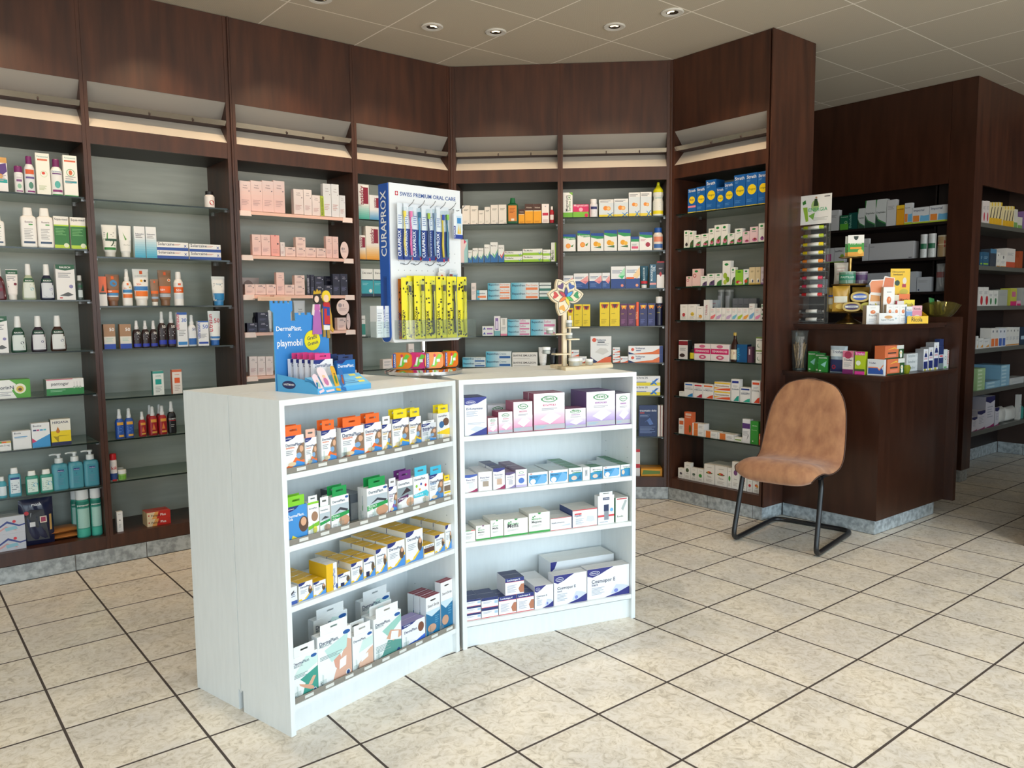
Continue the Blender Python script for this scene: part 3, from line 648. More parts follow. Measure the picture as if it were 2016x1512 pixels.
STY = {
 # far left cabinet
 'hexbox': bx('#f2f0f2', 'white box with purple hexagons and orange dot', ('R', 0, .84, 1, 1, '#d9a45c'), ('P', [(.1, .78), (.9, .84), (.98, .6), (.5, .48), (.05, .55)], '#5c3c88'), ('C', .3, .45, .28, '#f5a21c'), ('R', .05, .26, .95, .36, TL), LN),
 'aero_p': dict(k='aerosol', b='#eceef0', c='#7c2a6c', desc='white spray can with plum purple cap', art=[('R', .2, .42, .8, .5, '#8a5a90'), ('T', 'ANTI-POUX', .22, .78, .56, '#7c2a6c'), ('O', .5, .25, .22, .09, '#8fc2a8'), ('R', .15, .05, .85, .09, '#8c2f7c')]),
 'aero_p2': dict(k='slimcan', b='#e6e9ef', c='#7c2a6c', desc='tall white spray can, purple cap and orange label', art=[('R', .1, .52, .9, .64, '#e0653a'), ('R', .1, .4, .9, .45, '#6a5a9a'), ('O', .55, .22, .22, .09, '#4f8a78'), ('R', .2, .04, .9, .08, '#8c2f7c')]),
 'swirl': bx('#eef0e8', 'tall white box with green swirl and red emblem', ('R', .12, .82, .85, .86, '#d86a4a'), ('T', 'Puressentiel', .1, .9, .9, '#5aa0a8'), ('C', .55, .5, .26, '#bcd8a8'), ('C', .55, .5, .23, '#eef0e8'), ('C', .52, .52, .12, '#d8402c'), ('L', .15, .1, .7, .22, 4, '#b0c090')),
 'aero_p3': dict(k='slimcan', b='#e9ecee', c='#742561', desc='tall white spray can, purple cap and teal swirl', art=[('R', .12, .58, .88, .61, '#6a3a7c'), ('T', 'Puressentiel', .1, .9, .64, '#6a9ac0'), ('O', .5, .3, .24, .1, '#58b3ae'), ('R', .1, .1, .9, .16, '#8c3a7c'), ('R', 0, .0, 1, .04, '#3f9a55')]),
 'bugbox': bx('#f0f1ec', 'tall white box with an orange bug in green circle', ('R', .08, .84, .9, .88, '#d86a4a'), ('T', 'Puressentiel', .1, .9, .92, '#5aa0a8'), ('C', .5, .58, .3, '#6fae7c'), ('C', .5, .58, .25, '#f0f1ec'), ('O', .5, .58, .13, .06, '#cf6a3c'), ('R', .08, .33, .92, .38, '#3a9aa8'), LN, ('R', 0, 0, 1, .03, GR)),
 'eucerin': dict(k='flat', b='#f3f1ee', c='#f0efec', desc='white shampoo bottle with navy band and white cap', art=[('T', 'Eucerin', .27, .75, .62, '#5a2a40'), ('R', .5, .56, .75, .59, '#4aa04a'), ('L', .2, .2, .75, .48, 7, '#b5b3b3'), ('R', .15, .1, .85, .15, '#2d4a6c')]),
 'squa': bx('#efede6', 'white and green box with lime stripe', ('R', 0, 0, 1, .72, '#2f7a38'), ('R', 0, .7, 1, .74, '#b9d93a'), ('T', 'Squa-med', .06, .94, .88, '#3a3a3a'), ('L', .1, .4, .8, .64, 5, '#6fae6c'), ('R', 0, 0, 1, .11, '#b9d93a'), ('C', .78, .1, .17, '#e9efd0')),
 'rausch_r': dict(k='shampoo', b='#5a1c26', c='#eceded', desc='dark red shampoo bottle with white cap', art=[('P', [(.1, .1), (.9, .1), (.8, .56), (.2, .56)], '#e8e3e3'), ('C', .6, .3, .14, '#7a2038')]),
 'rausch_t': dict(k='tube', b='#efe9e6', c='#e4e1dc', desc='white cream tube with dark green top band', art=[('R', .01, .84, .99, .98, '#1e5a3c'), ('T', 'RAUSCH', .2, .8, .87, '#ffffff'), ('C', .74, .52, .13, '#7a2038'), ('P', [(.15, .45), (.9, .34), (.9, .33), (.15, .42)], '#4a4a4a'), LT]),
 'rausch_g': dict(k='shampoo', b='#aeb9a0', c='#eceded', desc='pale green clear shampoo bottle with white cap', art=[('R', .14, .5, .86, .6, '#1e5a3c'), ('T', 'RAUSCH', .24, .76, .52, '#ffffff'), ('R', .1, .06, .9, .48, '#dfe5dc'), ('C', .7, .3, .12, '#5fb8c8'), ('L', .2, .32, .6, .44, 3, '#a8a8a8')]),
 'rausch_n': dict(k='shampoo', b='#1b1f3c', c='#eceded', desc='navy shampoo bottle with white cap', art=[('R', .14, .5, .86, .6, '#1e4a3c'), ('T', 'RAUSCH', .24, .76, .52, '#ffffff'), ('R', .1, .06, .9, .48, '#d5dae2'), ('C', .72, .3, .1, '#9a9ac8'), ('P', [(.25, .12), (.8, .2), (.8, .14), (.4, .08)], '#4a4c50')]),
 'rausch_b': bx('#eeeceb', 'white box with green header and leaf sprig', ('R', 0, .88, 1, 1, '#1e5a3c'), ('P', [(0, .88), (.5, .83), (1, .88)], '#1e5a3c'), ('T', 'RAUSCH', .22, .78, .9, '#ffffff'), LT, ('C', .78, .38, .11, '#8c86b8'), ('P', [(.15, .12), (.6, .22), (.9, .14), (.6, .1)], '#55585a'), ('R', .15, .04, .3, .07, '#c8202c')),
 'rausch_gr': dict(k='shampoo', b='#1f4a38', c='#eceded', desc='dark green shampoo bottle with white cap', art=[('T', 'RAUSCH', .24, .76, .53, '#ffffff'), ('R', .1, .06, .9, .48, '#d8e2df'), ('C', .7, .26, .11, '#2a3a4c'), ('P', [(.2, .14), (.75, .18), (.8, .1)], '#6a7a4c')]),
 'rausch_pu': dict(k='shampoo', b='#2c1f30', c='#eceded', desc='dark plum shampoo bottle with white cap', art=[('R', .14, .5, .86, .6, '#1e4a3c'), ('T', 'RAUSCH', .24, .76, .52, '#ffffff'), ('R', .1, .06, .9, .48, '#dcdde2'), ('C', .7, .28, .09, '#6a6a8c'), ('P', [(.2, .26), (.85, .1), (.85, .12)], '#3a3a3a')]),
 'rausch_br': dict(k='shampoo', b='#3c211a', c='#eceded', desc='brown shampoo bottle with white cap', art=[('R', .14, .5, .86, .6, '#1e4a3c'), ('T', 'RAUSCH', .24, .76, .52, '#ffffff'), ('R', .1, .06, .9, .48, '#dfe2e2'), ('C', .72, .3, .1, '#5a6a8c'), ('P', [(.15, .2), (.85, .12), (.85, .16)], '#6a6a2c')]),
 'minican': dict(k='slimcan', b='#3d4a46', c='#cfd0d0', desc='small dark clear-capped hairspray can', art=[('R', .2, .5, .8, .6, '#1e5a3c'), ('R', .2, .1, .8, .4, '#c5d0d2')]),
 'priorin': bx('#f2f2ee', 'wide white and green box with golden hair emblem', ('P', [(.45, 1), (1, 1), (1, 0), (.62, 0), (.5, .4), (.62, .75)], '#58a83a'), ('C', .72, .5, .16, '#f2eed8'), ('C', .72, .48, .1, '#d8b84a'), ('C', .72, .46, .05, '#6a4a20'), ('T', 'PriorinN', .03, .55, .5, '#2a2f4c'), ('L', .04, .12, .5, .38, 3, '#a8a8b0'), t='#6fb04a', s='#58a83a'),
 'pantogar': bx('#f3f1ef', 'wide box, white above green, with hair root drawing', ('R', 0, 0, 1, .42, '#2f8a48'), ('T', 'pantogar', .13, .6, .62, '#55565c'), ('C', .74, .45, .035, '#b5c8b5'), ('C', .82, .47, .035, '#b5c8b5'), ('C', .9, .45, .035, '#b5c8b5'), ('R', .735, .45, .745, .8, '#c0c0c0'), ('R', .815, .47, .825, .82, '#c0c0c0'), ('R', .895, .45, .905, .8, '#c0c0c0'), ('L', .1, .2, .5, .34, 2, '#9ad0a8'), ('R', 0, .96, .7, 1, '#d83a70'), t='#eceae6', s='#7c8a80'),
 'rainbowbox': bx('#f0efed', 'small white box with rainbow top edge', ('R', 0, .84, .4, 1, '#58a83a'), ('R', .4, .84, .7, 1, '#e8702c'), ('R', .7, .84, 1, 1, '#d8b84a'), ('T', 'Biotin 5 mg', .1, .9, .5, '#555')),
 'biotinw': bx('#ecedee', 'white box with thin blue line', ('T', 'Biotin', .08, .45, .84, '#555a66'), ('R', .08, .66, .8, .7, '#4a9ad0'), ('R', .08, .6, .7, .63, '#b8c8d0')),
 'biotinb': bx('#f0f2f4', 'white box fading to blue with coloured pill row', ('P', [(0, 0), (0, .2), (1, .52), (1, 0)], '#3f9ad8'), ('P', [(0, .2), (0, .4), (.25, .25)], '#d83a70'), ('T', 'Biotine', .08, .55, .85, '#55586a'), ('R', .08, .68, .25, .74, '#3a4a7c'), ('R', .27, .68, .42, .74, '#c04a80'), ('R', .45, .68, .62, .74, '#4a9ad0'), ('R', .65, .68, .8, .74, '#5ac0d0'), t='#e8e6e4'),
 'hirsana': bx('#f0ede2', 'yellow and white box with golden oil drop', ('R', 0, 0, 1, .56, '#f0d51c'), ('R', 0, 0, 1, .13, '#262a5a'), ('T', 'HIRSANA', .1, .9, .84, '#20305c'), ('C', .35, .54, .1, '#c87828'), ('P', [(.25, .56), (.45, .56), (.35, .72)], '#c87828'), ('P', [(.32, .14), (.36, .14), (.38, .34), (.95, .36), (.4, .38), (.3, .34), (.1, .36)], '#a8920c'), t='#eae7d8', s='#58583c'),
 'bluebot': dict(k='round', b='#4fa6b8', c='#eff1f1', desc='small sea-blue hand gel bottle with white cap', art=[('R', .1, .12, .9, .55, '#dfeaf0')]),
 'bluebot2': dict(k='flat', b='#4f9fb4', c='#f0f2f2', desc='blue disinfectant bottle with white cap and label', art=[('R', .12, .12, .88, .62, '#dde8ee'), ('R', .14, .6, .86, .67, '#1e3a7c'), ('L', .2, .15, .8, .5, 5, '#8a9aa8')]),
 'greenbot': dict(k='flat', b='#34907c', c='#f0f2ee', desc='green disinfectant bottle with white square label', art=[('R', .12, .1, .88, .66, '#d8ebe4'), ('C', .72, .4, .18, '#4aa8c8'), ('L', .18, .15, .6, .55, 5, '#9ab8b0')]),
 'kik': dict(k='aerosol', b='#eee8e8', c='#c82028', lab=(.03, .28, '#2a4a8c'), desc='white insect spray can with red cap', art=[('T', 'kik', .15, .95, .42, '#c8202c'), ('P', [(.05, .36), (.95, .3), (.95, .26), (.05, .3)], '#3a8ac0'), ('R', .2, 0, .8, .06, '#c82028')]),
 'jargreen': dict(k='jar', b='#9ac86a', c='#e9ebe8', desc='small lime green ointment jar with white lid', art=[('R', .1, .1, .9, .45, '#6fae3c')]),
 'jarpale': dict(k='jar', b='#c8cf9c', c='#e6e8e2', desc='small pale jar with white lid'),
 'pantasept': dict(k='aerosol', b='#3d9a88', c='#e4e6e8', lab=(.62, .74, '#1f7a6a'), desc='teal disinfectant spray can with white cap', art=[('T', 'pantasept', .08, .92, .65, '#f2f6f4'), ('R', .08, .2, .92, .6, '#a5cfc6'), ('L', .12, .22, .85, .56, 8, '#5f9a90'), ('R', .08, .03, .92, .18, '#45b5a0')]),
 'mask': bx('#c9cbd4', 'grey face mask box with red and blue waves', ('P', [(0, .35), (.4, .75), (.8, .45), (1, .5), (1, .42), (.8, .36), (.4, .62), (0, .25)], '#3a4a8c'), ('P', [(0, .15), (.35, .45), (.7, .2), (.7, .12), (.35, .34), (0, .05)], '#d8a0a0'), ('P', [(.3, .35), (.7, .42), (.75, .22), (.35, .15)], '#8fc0cf'), ('C', .64, .68, .06, '#d8404c'), t='#d5d6dd', s='#b5b7c4', d=.14),
 # sun care cabinet
 'blackjar': dict(k='pills', b='#e8e4e4', c='#1c1a1c', desc='small white bottle with black cap and red mark', art=[('C', .6, .3, .25, '#b8202c')]),
 'tubegreen': dict(k='tube', b='#eef0ec', c='#d6d8d4', desc='white tube with green leaf and dark bands', art=[('P', [(.1, .55), (.4, .78), (.35, .5)], '#3a8a3c'), ('R', .2, .5, .95, .57, '#2f5a48'), ('T', '2', .5, .8, .34, '#3a5a48'), ('R', .12, .22, .85, .3, '#3a8a4c'), LT]),
 'tubeleaf': dict(k='tube', b='#eef0ef', c='#e2e4e2', desc='white tube with one large aloe leaf', art=[('P', [(.3, .8), (.45, .55), (.85, .48), (.5, .62)], '#5aa04c'), ('T', 'Aloe Vera', .3, .8, .38, '#9aa09a')]),
 'solar': bx('#eeF1f3', 'tall white box fading to light blue', *fade(0, .66, '#3fa8d0', '#eeF1f3'.lower(), 9), ('T', 'Solarcaine', .1, .9, .74, '#6a7a9a'), LT, s='#cfe0e6'),
 'solarw': bx('#f2f2f0', 'long white carton with blue stripe', ('R', 0, 0, 1, .36, '#2f55a8'), ('T', 'Solarcaine', .04, .55, .6, '#40445c'), ('L', .55, .6, .75, .8, 2, '#d08a7c'), ('T', 'x', .86, .95, .45, '#2f55a8')),
 'orbox': bx('#eb6a35', 'orange and white box with a small palm', ('R', 0, 0, 1, .42, '#eceae8'), ('R', .1, .4, .9, .46, '#4a5a5c'), ('P', [(.3, .5), (.6, .75), (.7, .5)], '#2f4a38')),
 'tubebrown': dict(k='tube', b='#8f6a52', c='#7c5a46', desc='brown sun cream tube with blue and orange bands', art=[('C', .55, .72, .26, '#3f8ac4'), ('R', .02, .42, .98, .5, '#ee7430'), ('R', .05, .33, .95, .41, '#4a8fc8'), ('R', .08, .28, .92, .33, '#cfd8de'), ('R', .4, .85, .6, .95, '#e86a2c'), ('T', '50+', .15, .4, .44, '#ffffff')]),
 'spraywhite': dict(k='spray', b='#f0efec', c='#f0f0ee', desc='white sun spray with blue and orange bands', art=[('R', .03, .36, .97, .44, '#3f8ac4'), ('R', .03, .22, .97, .32, '#ee7a30'), ('T', '50+', .1, .4, .46, '#e86a2c'), ('R', .4, .56, .6, .62, '#e86a2c'), ('C', .7, .5, .08, '#e8b83c')]),
 'tubewhite': dict(k='tube', b='#f2f0ec', c='#eceae6', desc='large white sun cream tube with animal pictures', art=[('R', .02, .42, .98, .53, '#3f80c4'), ('R', .05, .26, .95, .4, '#ee7c30'), ('T', '50+', .2, .48, .56, '#e86a2c'), ('R', .42, .86, .6, .95, '#e8602c'), ('C', .5, .68, .08, '#f0b020'), ('C', .72, .68, .08, '#2a2420'), ('T', 'LA ROCHE-POSAY', .15, .85, .8, '#8a8a8a')]),
 'tubesm': dict(k='tube', b='#927058', c='#e9e6e1', desc='small brown sun cream tube with orange band', art=[('R', .03, .45, .97, .56, '#e8702c'), ('R', .05, .26, .95, .34, '#9fb4cc'), ('R', .4, .86, .6, .94, '#e8602c')]),
 'tubebr2': dict(k='tube', b='#8d6a50', c='#86634a', desc='large brown sun cream tube with orange middle', art=[('R', .02, .36, .98, .55, '#e8682c'), ('T', '50+', .12, .45, .42, '#ffffff'), ('R', .04, .24, .96, .34, '#b0b8c4'), ('C', .8, .72, .12, '#f0ece0'), ('C', .8, .72, .08, '#e8702c'), ('R', .42, .86, .6, .95, '#e8602c')]),
 'sprayor': dict(k='slimcan', b='#f0efee', c='#f2f2f0', lab=(.38, .55, '#ee6a28'), desc='white sun spray can with orange middle', art=[('T', '50+', .15, .7, .42, '#ffffff'), ('R', .05, .2, .95, .34, '#dfe6ee'), ('R', .35, .6, .65, .66, '#e8602c')]),
 'tubeblue': dict(k='tube', b='#f2f2f0', c='#3a8ac8', desc='white cream tube with blue lower half', art=[('R', .05, .16, .95, .42, '#2f88c4'), ('T', 'Ducray', .3, .7, .72, '#5a9ab8'), LT]),
 'tanbox': bx('#a9805c', 'tan and white box marked 50 with blue base', ('R', 0, .12, 1, .5, '#e0ddd4'), ('R', 0, 0, 1, .2, '#2a4cb0'), ('T', '50', .5, .92, .72, '#ffffff'), ('L', .2, .3, .8, .45, 3, '#b5cfc4')),
 'spraysm': dict(k='spray', b='#2e1c1e', c='#e4e4e6', desc='small dark brown sun spray marked 50', art=[('T', '50', .4, .85, .5, '#f2f0ec'), ('R', .05, .05, .95, .16, '#2a3cb0'), LN]),
 'spraytall': dict(k='spray', b='#2c1b1d', c='#e6e6e8', desc='tall dark brown sun spray marked 50', art=[('T', '50', .4, .85, .54, '#f2f0ec'), ('R', .05, .08, .95, .2, '#2a3cb0'), LN]),
 'ultra': bx('#eef0f4', 'white box with blue top, marked 30', ('R', 0, .93, 1, 1, '#3a6ac0'), ('T', '30', .45, .95, .72, '#2f6ac8'), ('T', 'ultrasun', .5, .95, .2, '#c8304c', 1), ('R', .05, .05, .95, .14, '#3a8ad0'), LN),
 'ultra2': bx('#eef0f4', 'white box with blue stripe, marked 50', ('R', 0, .95, 1, 1, '#3a6ac0'), ('T', '50', .45, .95, .7, '#2f6ac8'), ('R', .05, .08, .95, .16, '#2a4cb0'), ('T', 'ultrasun', .3, .9, .2, '#2a4cb0', 1), LN),
 'spraywb': dict(k='spray', b='#e9ecf1', c='#eceef0', desc='white sun spray with blue base', art=[('R', .05, .05, .95, .25, '#2f6ab8'), ('T', '50', .45, .9, .5, '#4a5a8c')]),
 'tubered': dict(k='tube', b='#eef0f1', c='#2f6ab8', desc='white cream tube with red lettering, marked 50', art=[('T', '50', .45, .9, .66, '#d8404c'), ('T', 'ultrasun', .4, .9, .3, '#d04050', 1), ('R', .1, .2, .9, .26, '#3a7ac0')]),
 'tealbox': bx('#e6ece8', 'small white box with teal square', ('R', 0, .9, 1, 1, '#3a9a90'), ('R', .22, .44, .78, .66, '#1fa398'), ('T', 'revitalip', .25, .75, .78, '#4aa8a0'), ('L', .2, .1, .8, .36, 4, '#a8b0b0'), s='#3a8a80'),
 'oranbox': bx('#eee6e0', 'small white box with orange square', ('R', 0, .9, 1, 1, '#d86a44'), ('R', .22, .44, .78, .66, '#e8622c'), ('T', 'revitalip', .25, .75, .78, '#e8783c'), ('L', .2, .1, .8, .36, 4, '#c0b0a8'), s='#d8704a'),
 'antiblue': dict(k='spray', b='#2a55a8', c='#e9ebee', desc='blue insect repellent spray with white head', art=[('R', .15, .46, .85, .56, '#e0a83c'), ('L', .2, .16, .8, .42, 5, '#5a8ad8'), ('R', .3, .06, .85, .13, '#d8a84a')]),
 'antired': dict(k='spray', b='#a01e28', c='#e9eaec', desc='dark red insect repellent spray with white head', art=[('R', .2, .46, .85, .56, '#d89a3c'), ('P', [(.5, .42), (.3, .2), (.7, .2)], '#d87a3c'), ('R', .3, .08, .85, .14, '#d8a84a')]),
 'nobite': dict(k='spray', b='#191a1e', c='#e6e8ea', desc='black repellent spray under a clear dome', art=[('T', 'NOBITE', .1, .9, .44, '#e8e8e8'), ('R', .1, .4, .9, .42, '#c8303c'), ('L', .3, .2, .7, .3, 2, '#a8a8a8')]),
 'slimw': bx('#f0efed', 'slim white box standing alone', ('C', .5, .58, .12, '#5a5a5c'), ('T', 'Mepha', .3, .7, .86, '#9a9a9a'), ('L', .3, .2, .7, .4, 4, '#b5b5b5')),
 'fenipic': bx('#c8281f', 'long red carton with gold gradient', ('P', [(0, 0), (0, 1), (.35, 1), (.2, 0)], '#e8d4b0'), ('P', [(.2, 0), (.35, 1), (.5, 1), (.4, 0)], '#e8a85c'), ('C', .08, .55, .03, '#d02c20'), ('T', 'Fenipic', .18, .55, .35, '#3a2a24'), ('T', 'Plus', .57, .8, .35, '#ffffff'), t='#cf3426', s='#e0c08c'),
}
def widmer(desc, c='#ecc8c4', top='#e3d3d4', dark=False):
    t = '#5a4a5c' if not dark else '#c8c4d8'
    return bx(c, desc, *fade(.45, 1, c, top, 5), ('T', 'Louis', .34, .66, .84, t), ('T', 'Widmer', .27, .73, .76, t), ('C', .84, .68, .05, '#3a3450' if not dark else '#d8d8e8'), ('L', .15, .2, .8, .4, 4, '#c8a4a4' if not dark else '#6a6a90'), s=c)
